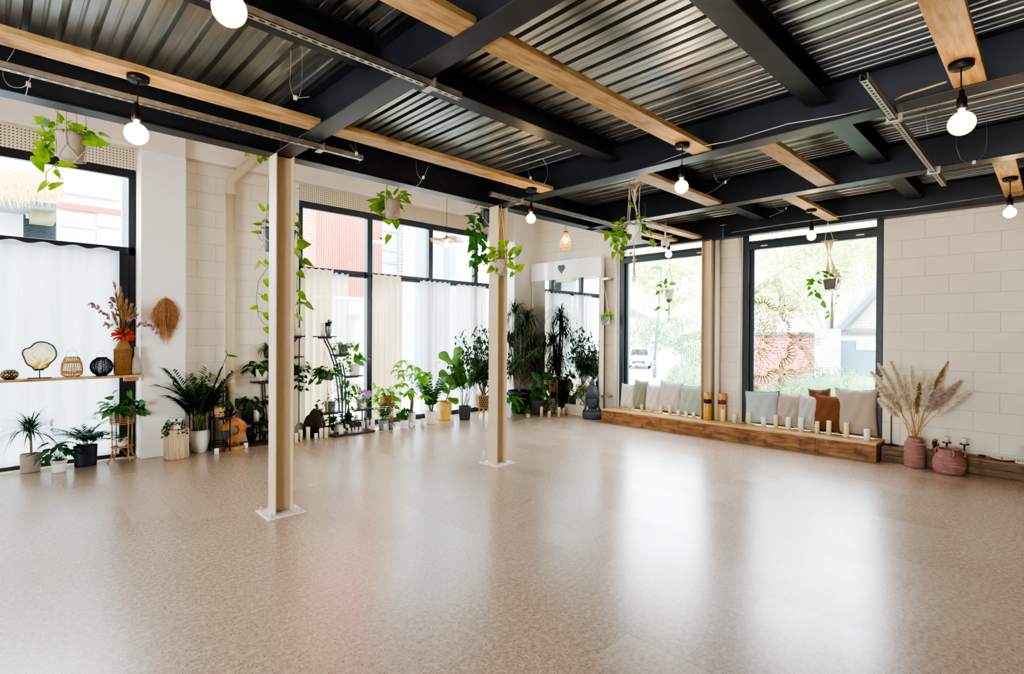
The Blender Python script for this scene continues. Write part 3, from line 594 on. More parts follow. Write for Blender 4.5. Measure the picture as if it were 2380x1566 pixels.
tree(ft(1500,780,52), 5, bl(5,2,1.6,3.6,1.4), 570, 'everg', 'dark evergreen shrubby tree beyond the parked cars', 0.19, 0.11, gt, .08)
tree(ft(1800,700,24), 7.5, bl(8,2.6,3.2,6.6,1.2), 817, 'treel', 'pale green tree behind the mandala decal', 0.16, 0.07, gt, .08)
tree(ft(1930,700,22), 7, bl(7,2.3,2.9,6.2,1.1), 817, 'treel', 'pale green tree above the white brick wall and glass planter', 0.16, 0.07, gt, .08)
tree(ft(1990,640,30), 8, bl(6,2.5,4.0,7.5,1.4), 570, 'treel', 'pale tree behind the gabled house', 0.19, 0.09, gt, .08)
def hedge(c, r, rz, n, lab, L=.085, W=.02):
    t = thing('hedge', lab, 'hedge', c, rz); mb = MB(); MB().lathe([(math.sin(a)*.86, -math.cos(a)*.86) for a in [.01+(PI-.02)*i/10 for i in range(11)]], 18).build('hedge_core', M['everg'], t, True)
    o = t.children[0]; o.scale = r; blob_leaves(mb, (0,0,0), r, n, L, W, .5); mb.build('foliage', M['hedge'], t); return t
q = ft(1622,850,15.0); hedge(q+V((0,0,.75)), (4.2,.95,1.15), math.radians(29), 12000, 'clipped hedge along the pavement outside the small bench window')
q = ft(1985,870,12.2); hedge(q+V((0,0,.9)), (1.0,2.1,.98), math.radians(12), 12000, 'spiky light green hedge outside the mandala window, right part', .085, .018)
q = ft(1800,890,11.6); hedge(q+V((0,0,.62)), (.9,1.7,.82), math.radians(12), 11000, 'lower hedge behind the foot of the mandala decal', .085, .018)
t = thing('tall_lamp_post', 'tall grey lamp post leaning slightly on the pavement outside', 'street lamp', lp); tp = AT(1537,622,lp)-lp
MB().tube([(0,0,0),(0,0,1.05)], .12, 10).build('post_base', M['pole'], t, True); MB().tube([(0,0,1.0),tp], [.07,.05], 10).build('post', M['pole'], t, True); a = AT(1512,623,lp)-lp; MB().tube([tp,tp.lerp(a,.4)+V((0,0,.06)),a], [.07,.12,.05], 8).build('lamp_head', M['pole'], t, True)
q = F(1567,823,gz); t = thing('lamp_post', 'thin dark lamp post farther along the pavement', 'street lamp', q); MB().tube([(0,0,0),(0,0,1.2)], .1, 8).build('post_base', M['pole'], t); MB().tube([(0,0,1.0),AT(1567,706,q)-q], .05, 8).build('post', M['pole'], t)
q = F(1529,840,gz); t = thing('sign_post', 'short thin sign post behind the tall lamp post', 'post', q); MB().tube([(0,0,0),AT(1530,770,q)-q], .03, 8).build('post', M['pole'], t); MB().cbox(AT(1530,778,q)-q, (.06,.3,.4)).build('sign_plate', M['pole'], t)
q = ft(1585,780,33); t = thing('hanging_sign', 'square yellow sign hanging from a bracket over the hedge', 'sign', q); a = AT(1587,750,q)-q; MB().tube([(0,0,0),a], .04, 6).build('post', M['pole'], t); c = AT(1593,768,q)-q; MB().cbox(c, (.05,.44,.40), math.atan2(HD.y,HD.x)-.2).build('sign_board', M['yel'], t)
q = ft(1618,780,36); t = thing('railing', 'white metal railing beyond the clipped hedge', 'railing', q); r_ = MB(); d = (V((q.x,q.y,0)).normalized()); sdv = V((d.y,-d.x,0))
for i in range(16): p = sdv*(-.8+i*.14); r_.tube([p, p+V((0,0,2.1))], .02, 4)
r_.build('bars', M['whitep'], t); MB().tube([sdv*-.85+V((0,0,1.95)), sdv*1.35+V((0,0,1.95))], .03, 4).build('top_rail', M['whitep'], t)
q = ft(1576,790,30); t = thing('low_brick_wall', 'low garden wall beside the pavement', 'wall', q, math.radians(29.8)); MB().box((-8.5,-.12,0),(8,.12,.8)).build('wall_body', M['brickw'], t)
q = ft(1475,770,70); t = thing('brick_house', 'distant brick house behind the parked cars', 'house', q, math.radians(29.8)); MB().box((-4,-2,0),(4,6,4.6)).build('walls', M['brickw'], t); MB().add([(-4,-2,4.6),(4,-2,4.6),(4,6,4.6),(-4,6,4.6),(-4,2,6.6),(4,2,6.6)], [(0,1,5,4),(2,3,4,5),(0,4,3),(1,2,5)]).build('roof', M['roof'], t)
for y_ in (-.8,1.2,3.4): MB().box((-4.05,y_,2.6),(-4,y_+1,3.9)).build('window', M['wpane'], t)
def car(q, m, lab):
    t = thing('parked_car', lab, 'car', q, math.radians(29.8), 'cars parked along the street')
    lo = [(-2.05,.32),(-2.08,.62),(-2.0,.82),(-1.1,.98),(1.75,1.0),(2.05,.85),(2.08,.4),(2.0,.28),(-1.95,.26)]
    MB().prism(lo, 1.68, (0,.84,0)).build('car_body', M[m], t, bevel=.09)
    MB().add([(-1.0,-.78,.95),(1.8,-.78,.95),(1.8,.78,.95),(-1.0,.78,.95),(-.25,-.6,1.47),(1.25,-.6,1.47),(1.25,.6,1.47),(-.25,.6,1.47)], [(4,5,6,7),(0,1,5,4),(1,2,6,5),(2,3,7,6),(3,0,4,7)]).build('cabin', M[m], t, bevel=.06)
    MB().add([(-.99,-.66,.99),(-.99,.66,.99),(-.33,.54,1.42),(-.33,-.54,1.42)], [(0,3,2,1)]).build('windscreen', M['carg'], t, loc=(-.03,0,.02))
    for s_ in (-1,1): MB().add([(-.6,s_*.775,1.0),(1.5,s_*.775,1.0),(1.1,s_*.63,1.4),(-.15,s_*.63,1.4)], [(0,1,2,3)]).build('side_window', M['carg'], t, loc=(0,s_*.012,0))
    for x in (-1.3,1.3):
        for s_ in (-1,1): MB().tube([(x,s_*.66,.31),(x,s_*.86,.31)], .31, 18).build('wheel', M['tyre'], t)
    for s_ in (-1,1): MB().cbox((-2.04,s_*.6,.72), (.1,.34,.14)).build('headlight', M['lampw'], t, bevel=.02)
    MB().cbox((-2.09,0,.5), (.05,.9,.16)).build('grille', M['carg'], t); MB().cbox((-2.11,0,.42), (.03,.52,.11)).build('number_plate', M['lampw'], t); return t
car(F(1484,858,gz)+S_*2.1, 'carw', 'white car parked nearest, beside the tall lamp post'); car(F(1523,813,gz)+S_*2.1, 'cars', 'silver car parked farther off behind the lamp post'); car(ft(1477,797,70), 'carw', 'white car parked across the road, far off'); car(F(1536,805,gz)+S_*6, 'card', 'dark car parked farthest along the pavement')
# house and walls beyond the mandala window
X1 = 17.0
t = thing('gabled_house', 'gabled house with a blue grey garage door behind the hedge', 'house', (X1, PX(2000,780,X1).y, gz)); L = t.location
def hb(name, m, p0, p1, q0, q1, X=X1, d=.2): lo, hi = exb(p0,p1,q0,q1,X,d,'x'); return MB().box(V(lo)-L, V(hi)-L).build(name, M[m], t)
hb('wall', 'brickw', 1893,2140,772,1000, X1+.1); hb('garage_band', 'whitew', 1945,2140,782,792, X1, .3); hb('garage_door', 'garage', 1948,2140,792,1000, X1); hb('garage_lintel', 'roof', 1945,2140,766,772, X1-.1, .3)
ap, el, er = PX(2085,640,X1)-L, PX(1975,762,X1)-L, PX(2190,762,X1)-L
MB().add([el,er,ap]+[v+V((6,0,0)) for v in (el,er,ap)], [(0,2,1),(3,4,5),(0,1,4,3)]).build('gable', M['brickw'], t); e_ = V((-.3,0,.12)); MB().add([el+e_+V((0,.3,-.25)),ap+e_,ap+e_+V((6,0,0)),el+V((6,.3,-.15))], [(0,1,2,3)]).build('roof', M['roof'], t); MB().tube([el+e_+V((0,.3,-.25)),ap+e_], .1, 4).build('verge_board', M['garage'], t)
sg = PX(2014,802,X1-.02)-L; MB().cbox(sg, (.03,.46,.27)).build('garage_sign', M['whitew'], t); MB().cbox(sg+V((-.02,0,.03)), (.02,.12,.12), 0, Matrix.Rotation(.6,4,'X')).build('sign_mark', simple('cyan mark','4db4c8',.5), t)
t = thing('red_brick_wall', 'red brick wall with a grey coping behind the mandala decal', 'wall', (X1-.5, PX(1820,800,X1-.5).y, gz)); L = t.location
hb('brickwork', 'brickr', 1735,1893,778,1010, X1-.5); hb('coping', 'roof', 1735,1893,772,779, X1-.6, .4)
t = thing('white_brick_pier', 'white brick wall beside the garage', 'wall', (X1-.8, PX(1920,800,X1-.8).y, gz)); L = t.location
hb('brickwork', 'brickw', 1892,1946,764,1010, X1-.8, .3)
# ================================================================== LEFT WINDOW AND WALL
def sheet(x0, x1, y, z0, z1, folds, amp, nx=90, nz=14, sag=0.0, ext=0, ruff=.012, flare=0):
    mb = MB(); vs = []
    ph = [rnd(0,6) for _ in range(4)]
    for j in range(nz+1):
        t = j/nz; z = z1+(z0-z1)*t
        for i in range(nx+1):
            u = i/nx; a = amp*(.35+.65*min(1, t*3)); w = math.sin(u*folds*2*PI+ph[0]+.6*math.sin(u*5+ph[1]))+.4*math.sin(u*folds*3.7*PI+ph[2]+t)
            zz = z+(ruff*math.sin(u*folds*6+ph[3])*(1 if j == 0 else 0))-sag*math.sin(u*PI)*(1-t)
            vs.append((x0+(x1-x0)*u+flare*t*(u-.5), y-a*w*.5, zz))
    n = nx+1; mb.add(vs, [(j*n+i, j*n+i+1, (j+1)*n+i+1, (j+1)*n+i) for j in range(nz) for i in range(nx)]); return mb
def curtain(x0, x1, y, z0, z1, folds, amp, m, lab, group=None, **k):
    o = sheet(x0, x1, y, z0, z1, folds, amp, **k).build('curtain', M[m], None, True); return tag(o, lab, 'curtain', group)
yc = 7.80
curtain(-3.1, PY(277,650,yc).x, yc, .055, PY(200,574,yc).z, 17, .03, 'sheer', 'wide white sheer curtain across the window behind the wooden shelf', nx=260, ruff=.014)
tag(MB().tube([(-3.1,yc+.035,PY(200,577,yc).z-.02),(1.05,yc+.035,PY(200,577,yc).z-.02)], .009, 8).build('curtain_rod', M['blk']), 'thin black rod carrying the wide white sheer curtain', 'curtain rod')
gC = 'curtains of the tall window behind the plants'
zr = 2.47; yb = 7.79
X = lambda px, py=700: PY(px, py, yb).x
curtain(X(699), X(776), yb, .10, zr, 5, .09, 'sheerc', 'cream cotton curtain nearest the first column, behind the tall plant stand', gC)
curtain(X(777), X(812), yb+.03, .10, zr-.04, 2.5, .05, 'sheerv', 'narrow white voile curtain next to the cream one behind the buddha head pot', gC, flare=-.03)
curtain(X(867), X(931), yb, .10, zr, 4.5, .09, 'sheerc', 'cream cotton curtain hanging right beside the thick window mullion', gC, flare=-.02)
curtain(X(976), X(1046), yb, .10, zr-.04, 6, .07, 'sheerv', 'white voile curtain behind the green money tree', gC)
curtain(X(1060), X(1128), yb, .10, zr-.05, 6, .07, 'sheerv', 'white voile curtain behind the fiddle-leaf fig and ficus', gC)
curtain(X(1131), 7.2, yb-.05, .10, zr-.03, 3, .07, 'sheerw', 'off-white curtain tucked behind the second column beside the concrete corner', gC)
for a, b, lb in ((3.28,4.36,'short black curtain rod near the first column'),(4.42,7.3,'long black curtain rod running to the corner pillar')):
    t = thing('curtain_rod', lb, 'curtain rod', (a,yb+.05,zr-.03)); MB().tube([(0,0,0),(b-a,0,0)], .011, 8).build('rod', M['blk'], t)
    for x in (0.0, b-a): MB().lathe([(0,-.02),(.02,-.015),(.026,0),(.02,.015),(0,.02)], 10, (x,0,0)).build('finial', M['blk'], t)
    for x in (.02, b-a-.02): MB().box((x-.008,-.005,-.012),(x+.008,.035,.012)).build('rod_bracket', M['blk'], t)
# ------------------------------------------------------------------ wooden shelf and what stands on it
sy0, sy1 = 7.36, 7.55; sz = 1.012; sx1 = PY(331,868,7.45).x
t = thing('wall_shelf', 'long narrow wooden shelf across the sheer window', 'shelf', (-3.0,sy0,sz-.026))
MB().box((0,0,0),(sx1+3.0,sy1-sy0,.026)).build('shelf_board', M['shelfw'], t, bevel=.003)
MB().box((sx1+2.83,.12,-.05),(sx1+2.97,.19,0)).build('shelf_bracket', M['shelfw'], t, bevel=.003)
MB().box((.4,.15,-.05),(.5,.5,0)).build('shelf_bracket', M['shelfw'], t, bevel=.003)
def onshelf(px, y=7.46): 
    p = PY(px, 870, y); return V((p.x, y, sz))
def cage(t, prof, nrib, m, r=.0035, rings=(), name='ribs'):
    mb = MB()
    for i in range(nrib):
        a = 2*PI*i/nrib; mb.tube([(q*math.cos(a), q*math.sin(a), z) for q, z in prof], r, 4)
    for q, z in rings: mb.ring((0,0,z), q, r*1.6, 28, 5)
    return mb.build(name, M[m], t, True)
p = onshelf(22); u = MPP(p); t = thing('tealight_lantern', 'small squat bronze lantern with pierced spots, at the end of the wooden shelf', 'lantern', p)
r = 23*u*HC(p); MB().lathe([(r*.45,0),(r*.85,.018),(r,.05),(r*.85,.08),(r*.5,.1),(r*.46,.1),(r*.8,.078),(r*.94,.05),(r*.8,.022)], 28, fn=lambda a, z: 1+.025*math.cos(a*14)).build('pierced_bowl', M['brassd'], t, True)
h = MB()
for i in range(14):
    for j, (q, z) in enumerate(((.86,.028),(.97,.045),(.97,.06),(.84,.08))):
        a = 2*PI*(i+.5*(j%2))/14; h.cbox((r*q*math.cos(a)*1.03, r*q*math.sin(a)*1.03, z), (.004,.008,.008), a)
h.build('light_holes', M['wax'], t)
# agate
p = onshelf(92); u = MPP(p); t = thing('agate_slice', 'polished cream agate slice on a black metal stand', 'ornament', p, math.radians(-8))
MB().cbox((0,0,.004),(42*u,.07,.008)).build('stand_base', M['blk'], t); MB().tube([(0,0,.004),(0,0,19*u)], .005, 8).build('stand_post', M['blk'], t); MB().cbox((0,0,20*u),(16*u,.03,.018)).build('stand_clip', M['blk'], t)
out = [(-.42,-.03),(-.46,.1),(-.40,.22),(-.26,.27),(-.1,.42),(.12,.44),(.34,.34),(.44,.18),(.46,.02),(.4,-.12),(.28,-.24),(.2,-.36),(.02,-.42),(-.12,-.44),(-.2,-.34),(-.34,-.24)]
def smooth(P_, k=5):
    n_ = len(P_); o_ = []
    for i in range(n_):
        p0, p1, p2, p3 = (V((*P_[(i+j)%n_],0)) for j in (-1,0,1,2))
        for m_ in range(k): w = m_/k; q = .5*((2*p1)+(p2-p0)*w+(2*p0-5*p1+4*p2-p3)*w*w+(3*p1-p0-3*p2+p3)*w**3); o_.append((q.x,q.y))
    return o_
out = smooth(out); S = 88*u; poly = [(a*S*HC(p)*.98, b*S*.84+19*u+.37*S) for a, b in out]
MB().add([(a,0,b) for a, b in poly], [tuple(range(len(poly)))]).build('agate_face', M['agate'], t)
o = MB(); o.tube([(a,0,b) for a, b in poly+[poly[0]]], .008, 6); o.build('rind', M['brassd'], t, True)
# rattan lantern
p = onshelf(167); u = MPP(p); t = thing('candle_lantern', 'rattan cage lantern with wire handle and white candle, on the wooden shelf', 'lantern', p)
R_ = 26*u*HC(p); H_ = 46*u; pf = [(R_*.6,.006),(R_*.95,H_*.12),(R_,H_*.35),(R_*.92,H_*.68),(R_*.72,H_*.92),(R_*.62,H_)]
cage(t, pf, 26, 'rattan', .0035, ((R_*.97,H_*.2),(R_*.98,H_*.27),(R_*.88,H_*.72),(R_*.85,H_*.78)), 'cane_cage')
MB().lathe([(R_*.66,0),(R_*.66,.012),(0,.012)], 24).build('base_disc', M['rattan'], t); MB().ring((0,0,H_), R_*.62, .006, 28, 6).build('top_rim', M['rattan'], t, True)
MB().lathe([(.034,.012),(.034,.11),(0,.112)], 18).build('candle', M['waxw'], t)
MB().tube([(R_*.55*math.cos(a), 0, H_+17*u*math.sin(a)) for a in [PI*i/12 for i in range(13)]], .002, 5).build('handle', M['blk'], t)
# black openwork lantern
p = onshelf(236); u = MPP(p); t = thing('candle_lantern', 'round black openwork metal lantern with wire handle, on the wooden shelf', 'lantern', p)
R_ = 27*u*HC(p); H_ = 43*u; sp = [(R_*math.sin(a)*1.0+.001, H_/2-H_/2*math.cos(a)) for a in [.45+(PI-.9)*i/12 for i in range(13)]]
mb = MB()
for i in range(44):
    a0 = 2*PI*i/44
    for sgn in (1,-1): mb.tube([(q*math.cos(a0+sgn*.07*math.sin(k*2.1+i)), q*math.sin(a0+sgn*.07*math.sin(k*2.1+i)), z) for k, (q, z) in enumerate(sp)], .0026, 3, False)
for q, z in sp[1:-1]: mb.ring((0,0,z), q, .0022, 30, 3)
mb.build('openwork_shell', M['potblk'], t)
cage(t, sp, 9, 'blk', .004, ((sp[0][0],.006),(sp[-1][0],H_-.004)), 'ribs')
MB().tube([(R_*.45*math.cos(a), 0, H_-.004+16*u*math.sin(a)) for a in [PI*i/12 for i in range(13)]], .002, 5).build('handle', M['blk'], t)
# woven vase, dried flowers, small clay vase
p = onshelf(286); u = MPP(p); VP = p; t = thing('woven_vase', 'tall bottle-shaped vase of woven dark wicker on the shelf', 'vase', p)
R_ = 20.5*u*HC(p); H_ = 85*u
MB().lathe([(R_,0),(R_,H_*.6),(R_*.95,H_*.72),(R_*.7,H_*.85),(R_*.42,H_*.94),(R_*.42,H_),(R_*.32,H_),(R_*.3,H_*.9)], 30).build('vase_body', M['wicker'], t, True)
mb = MB()
for j in range(11):
    z = H_*(.04+.062*j)
    for i in range(12):
        a = 2*PI*i/12
        for s_ in (-1,1): mb.tube([(R_*1.03*math.cos(a+s_*q*.26), R_*1.03*math.sin(a+s_*q*.26), z+(1-q)*H_*.055) for q in (0,.5,1)], .0045, 4)
mb.build('weave', M['wicker'], t)
t = thing('dried_bouquet', 'dried bouquet of brown grasses, mauve leaves and orange blooms in the wicker vase', 'dried flowers', VP+V((0,0,H_*.9)))
st = MB(); gr = MB(); pl = MB(); orr = MB()
for tip in ((272,690),(283,672),(285,705),(275,660),(299,700),(306,712),(288,690),(280,715),(312,720),(270,730)):
    b = AT(tip[0], tip[1], VP)-t.location-HD*rnd(-.06,.06); P = [V((0,0,-.1)), b*.5+V((0,0,.02)), b]; st.tube(P, .002, 4)
    for k in range(110):
        q = rnd(.4,1); c = P[1].lerp(b, (q-.45)/.55); d = (b-P[1]).normalized()+V((rnd(-.35,.35),rnd(-.35,.35),rnd(-.2,.3))); gr.leaf(c, d, V((rnd(-1,1),rnd(-1,1),.2)), .10*(1.2-q*.6), .0065, 'lance', 0, .15)
for path in ([(285,770),(262,742),(235,715),(206,702)],[(288,765),(270,735),(258,705),(262,690)],[(292,768),(320,755),(345,752),(378,774)],[(290,770),(305,745),(320,730)],[(285,775),(262,758),(240,752)]):
    P = [AT(x, y, VP)-t.location-HD*rnd(-.05,.05) for x, y in path]; st.tube(P, .0022, 4)
    for a, b in zip(P[1:], P[2:]):
        for k in range(8):
            c = a.lerp(b, k/8); pl.leaf(c, RT*rnd(-1,1)+V((0,0,rnd(-.6,.8)))-HD*rnd(0,.5), -HD+V((rnd(-.5,.5),rnd(-.5,.5),.3)), .042, .036, 'oval', .2, .1)
for k in range(46):
    a = rnd(0,2*PI); e = rnd(-.5,1.2); d = dirv(a, e); c = V((0,0,.075))+d*V((.04,.04,.04)).x
    orr.tube([c, c+d*.045, c+d*.075+V((0,0,-.014))], [.006,.0105,.006], 6)
st.build('stems', M['stemd'], t); gr.build('grass_plumes', M['plumeb'], t); pl.build('mauve_leaves', M['purple'], t, True); orr.build('orange_blooms', M['orange'], t, True)
p = onshelf(317, 7.44); u = MPP(p); t = thing('clay_vase', 'small beige clay vase with a twisted narrow neck beside the wicker vase', 'vase', p)
R_ = 13*u*HC(p); H_ = 64*u
MB().lathe([(R_*.8,0),(R_,H_*.1),(R_,H_*.42),(R_*.75,H_*.58),(R_*.4,H_*.7),(R_*.36,H_*.9),(R_*.48,H_),(R_*.38,H_),(R_*.28,H_*.88)], 26, fn=lambda a, z: 1+.06*math.sin(a*2+z*30)).build('vase_body', M['potb'], t, True)
MB().tube([(R_*.95,-.01,H_*.05),(R_*.75,-R_*.7,H_*.3),(R_*.1,-R_*.95,H_*.5),(-.3*R_,-R_*.3,H_*.78),(-.34*R_,0,H_)], .006, 6).build('twisted_seam', M['potb'], t, True)
# raffia leaf on the pier
c = PY(384,690,7.54); u = MPP(c); t = thing('raffia_wall_hanging', 'leaf-shaped raffia straw wall hanging on the white pier', 'wall hanging', c)
MB().tube([(0,-.008,.01),(0,-.015,-60*u),(0,-.015,-100*u)], .007, 6).build('spine', M['raffia'], t)
mb = MB()
for i in range(380):
    s_ = RN.choice((-1,1)); q = rnd(0,1); w = 38*u*HC(c)*rnd(.08,1)**.8; z0 = -q*46*u-2*u; y = -rnd(.012,.055)*(1-.3*q); x1 = s_*w*(1-.35*q); e = abs(x1)/(38*u*HC(c))
    ze = min(z0-30*u, -(120-52*e**1.3)*u*rnd(.62,1.02)); zt_ = z0-(2+34*e**2.2)*u
    mb.tube([V((0,-.012,z0)), V((x1*.5,y,z0+(2-14*e**1.5)*u)), V((x1*rnd(.84,1),y,zt_+rnd(-3,3)*u)), V((x1*rnd(.84,1.12),y*.9,zt_-14*u)), V((x1*rnd(.72,.95),y*.8,(zt_+ze)/2)), V((x1*rnd(.45,.8),y*.6,ze))], [.0018,.0018,.0018,.0016,.0014,.0008], 3, False)
mb.build('raffia_strands', M['raffia'], t)
# ------------------------------------------------------------------ plants in front of the sheer curtain
p = F(71,1097); u = MPP(p); t = thing('potted_dracaena', 'spiky dragon tree in an oval light grey pot on the floor under the shelf', 'potted plant', p, math.radians(5))
pot(t, 'potb', 26*u, 24*u, 44*u, sx=1, sy=.62)
P = Plant(); P.st.tube([(0,0,.1),(.005,0,.24),(0,.005,.42)], .011, 8); P.st.tube([(0,0,.34),(-.03,0,.42)], .008, 6)
P.straps((0,0,.42), 70, .40, .015, (-.1,1.45), 1.7); P.straps((-.03,0,.45), 45, .36, .015, (-.1,1.45), 1.7); P.done(t, 'drac', 'trunk')
p = F(137,1096); u = MPP(p); t = thing('potted_peace_lily', 'peace lily with one white flower in a white rimmed pot on the floor', 'potted plant', p)
pot(t, 'potw', 19*u, 17*u, 28*u, rim=.006); P = Plant(); P.mound(26*u, .045, 34, .11, .14, .062, 'lance', .13, (.8,1.5), .5)
q = AT(120,985,p)-p; P.st.tube([(0,0,.07),q*.6,q], .002, 5, False); P.done(t, 'dgreen')
MB().leaf(q-V((0,0,.03)), V((.1,0,1)), -HD, .09, .05, 'oval', .4, 0).build('white_flower', M['waxw'], t, True)
p = F(199,1082); u = MPP(p); t = thing('potted_parlour_palm', 'parlour palm in an oval navy pot on the floor beside the rattan stand', 'potted plant', p, math.radians(6))
pot(t, 'potn', 29*u, 27*u, 48*u, sx=1, sy=.62); P = Plant()
for i in range(26): P.frond((rnd(-.05,.05),rnd(-.03,.03),44*u), rnd(0,2*PI), rnd(.8,1.5), rnd(.22,.4), rnd(.6,1.5), 9, .12, .024, .0024)
P.done(t, 'dgreen')
def rattan_stand(p, u, lab, w=29, hb=35, H=95, lh=30):
    t = thing('rattan_plant_stand', lab, 'plant stand', p); R_ = w*u*HC(p); z1 = H*u; z0 = z1-hb*u
    b = MB()
    for i in range(10): b.ring((0,0,z0+(z1-z0)*i/9), R_*(.96+.04*i/9), .0045, 30, 5)
    for i in range(10): a = 2*PI*i/10; b.tube([(R_*.9*math.cos(a),R_*.9*math.sin(a),z0),(R_*math.cos(a),R_*math.sin(a),z1)], .004, 5)
    b.build('basket', M['rattan'], t, True)
    zs = lh*u
    for i in range(4):
        a = 2*PI*i/4+.4; c, s_ = math.cos(a), math.sin(a)
        MB().tube([(R_*.98*c,R_*.98*s_,z1-.01),(R_*.92*c,R_*.92*s_,z0),(R_*.88*c,R_*.88*s_,zs*.8),(R_*.95*c,R_*.95*s_,zs*.4),(R_*1.3*c,R_*1.3*s_,.004)], [.007,.007,.007,.007,.009], 7).build('leg', M['rattan'], t, True)
    sh = MB(); 
    for i in range(5): sh.ring((0,0,zs), R_*(.88-.18*i), .005, 26, 5)
    for i in range(4): a = PI*i/4; sh.tube([(-R_*.88*math.cos(a),-R_*.88*math.sin(a),zs-.004),(R_*.88*math.cos(a),R_*.88*math.sin(a),zs-.004)], .003, 4)
    sh.build('lower_shelf', M['rattan'], t, True)
    br = MB()
    for i in range(4):
        a0 = 2*PI*i/4+.4; a1 = a0+PI/2; A = V((R_*.9*math.cos(a0),R_*.9*math.sin(a0),zs*.35)); B = V((R_*.9*math.cos(a1),R_*.9*math.sin(a1),zs*.35)); m_ = (A+B)/2+V((0,0,zs*.6))
        br.tube([A, A.lerp(m_,.6)+V((0,0,.012)), m_, B.lerp(m_,.6)+V((0,0,.012)), B], .004, 5)
    br.build('brace_arches', M['rattan'], t, True); return t, z0, zs, R_
p = F(284,1071); u = MPP(p); t, z0, zs, R_ = rattan_stand(p, u, 'rattan plant stand by the white pier, holding a trailing pothos', 30, 35, 123, 34); RS = t
q = p+V((0,0,z0+.004)); t = thing('potted_pothos', 'dark pothos with long-stalked leaves in the rattan stand by the white pier', 'potted plant', q)
pot(t, 'potgd', R_*.8, R_*.7, 33*u); P = Plant(); P.mound(.13, .08, 44, .13, .12, None, 'heart', .05, (.2,1.3), 1.1)
for l in ([(262,975),(240,985),(218,968)],[(262,980),(245,955)],[(312,950),(325,965),(338,955),(345,948)],[(306,955),(318,940),(332,935)]): P.pxvine(q, q, l)
P.px(q, q, [(222,970,196,968),(340,958,352,962),(325,940,341,932),(322,955,340,968),(262,925,240,925),(300,910,308,930),(262,915,275,905)]); P.done(t, 'pothosd')
q = p+V((0,-.01,zs+.006)); t = thing('potted_fern', 'small fern in a white pot on the lower tier of the pier-side rattan stand', 'potted plant', q)
pot(t, 'potw', 13*u, 11*u, 19*u, rim=.004); P = Plant()
for i in range(12): P.frond((rnd(-.02,.02),rnd(-.02,.02),17*u), rnd(0,2*PI), rnd(.3,1.2), rnd(.09,.14), 1.1, 10, .03, .012, .0015, .1)
P.done(t, 'mgreen')
# stump with ivy
p = F(410,1064); u = MPP(p); t = thing('tree_stump', 'bleached tree stump stool standing on the floor by the white pier', 'stump', p)
MB().lathe([(29*u*HC(p),0),(30.5*u*HC(p),.02),(30*u*HC(p),.2),(30.5*u*HC(p),66*u),(29*u*HC(p),68*u),(0,68.5*u)], 36, fn=lambda a, z: 1+.035*math.sin(a*3+1)+.02*math.sin(a*7)).build('stump_body', M['stump'], t, True)
q = p+V((-.005,-.01,68.5*u)); t = thing('potted_ivy', 'trailing ivy in a white pot on the bleached stump', 'potted plant', q)
pot(t, 'potw', 15*u, 12.5*u, 24*u); P = Plant(); P.mound(.08, .05, 45, .10, .028, .026, 'heart', .02, (.1,1.2), 1.6)
for k in range(10):
    a = rnd(0,2*PI); P.vine([(.05*math.cos(a),.05*math.sin(a),.09),(.1*math.cos(a),.1*math.sin(a),.08),(.14*math.cos(a),.14*math.sin(a),-.01-rnd(0,.06))], .028, .018, .026, .0012)
P.done(t, 'dgreen')
# areca palm
p = F(464,1050); u = MPP(p); t = thing('potted_areca_palm', 'large areca palm in a round white pot on the floor beside the stump', 'potted plant', p)
pot(t, 'potw', 23.5*u, 15*u, 52*u, bulge=4*u); P = Plant()
for i in range(28): P.frond((rnd(-.06,.06),rnd(-.06,.06),48*u), rnd(0,2*PI), rnd(1.2,1.54), rnd(.5,.92), rnd(.2,1.25), 18, .2, .02, .004, .35)
P.done(t, 'dgreen')
# black nesting plant stands
def ring_stand(p, r, h, lab):
    t = thing('metal_plant_stand', lab, 'plant stand', p); MB().lathe([(0,h),(r,h),(r,h-.022),(r-.004,h-.022),(r-.004,h-.004),(0,h-.004)], 28).build('stand_top', M['blk'], t)
    for i in range(4):
        a = PI/4+PI/2*i; MB().cbox((r*.95*math.cos(a),r*.95*math.sin(a),h/2-.01),(.012,.012,h-.02)).build('leg', M['blk'], t)
    b = MB()
    for i in range(4):
        a, c = PI/4+PI/2*i, PI/4+PI/2*(i+1); b.tube([(r*.95*math.cos(a),r*.95*math.sin(a),.07),(r*.95*math.cos(c),r*.95*math.sin(c),.07)], .005, 4)
    b.build('stretcher', M['blk'], t); return t
PA = V((1.86,7.62,0)); PB = V((2.03,7.42,0)); PC = V((2.12,7.66,0))
def zat(px, py, P): return AT(px, py, P).z
PA = AT(463,1010,PA); PA.z = 0; PB = AT(512,1010,PB); PB.z = 0; PC = AT(508,1000,PC); PC.z = 0
hA, hB, hC = zat(463,940,PA), zat(512,968,PB), zat(508,908,PC)
ring_stand(PA, .13, hA, 'round black metal plant stand behind the areca palm'); ring_stand(PB, .13, hB, 'low round black metal plant stand holding the straw basket pot'); ring_stand(PC, .12, hC, 'tallest round black metal plant stand, with a white bowl on top')
q = PB+V((-.01,0,hB)); u = MPP(q); t = thing('potted_plant', 'leafy plant in a black and straw basket pot on the low black stand', 'potted plant', q)
pot(t, 'bamboo', 13*u, 11.5*u, 23*u, name='straw_pot'); P = Plant(); P.mound(.1, .05, 18, .14, .11, .05, 'lance', .05, (.2,1.3)); P.done(t, 'dgreen')
mb = MB()
for k in range(50): a = rnd(0,2*PI); mb.cbox((12.8*u*math.cos(a),12.8*u*math.sin(a),rnd(.01,.07)),(.003,.02,.005),a)
mb.build('black_strands', M['blk'], t)
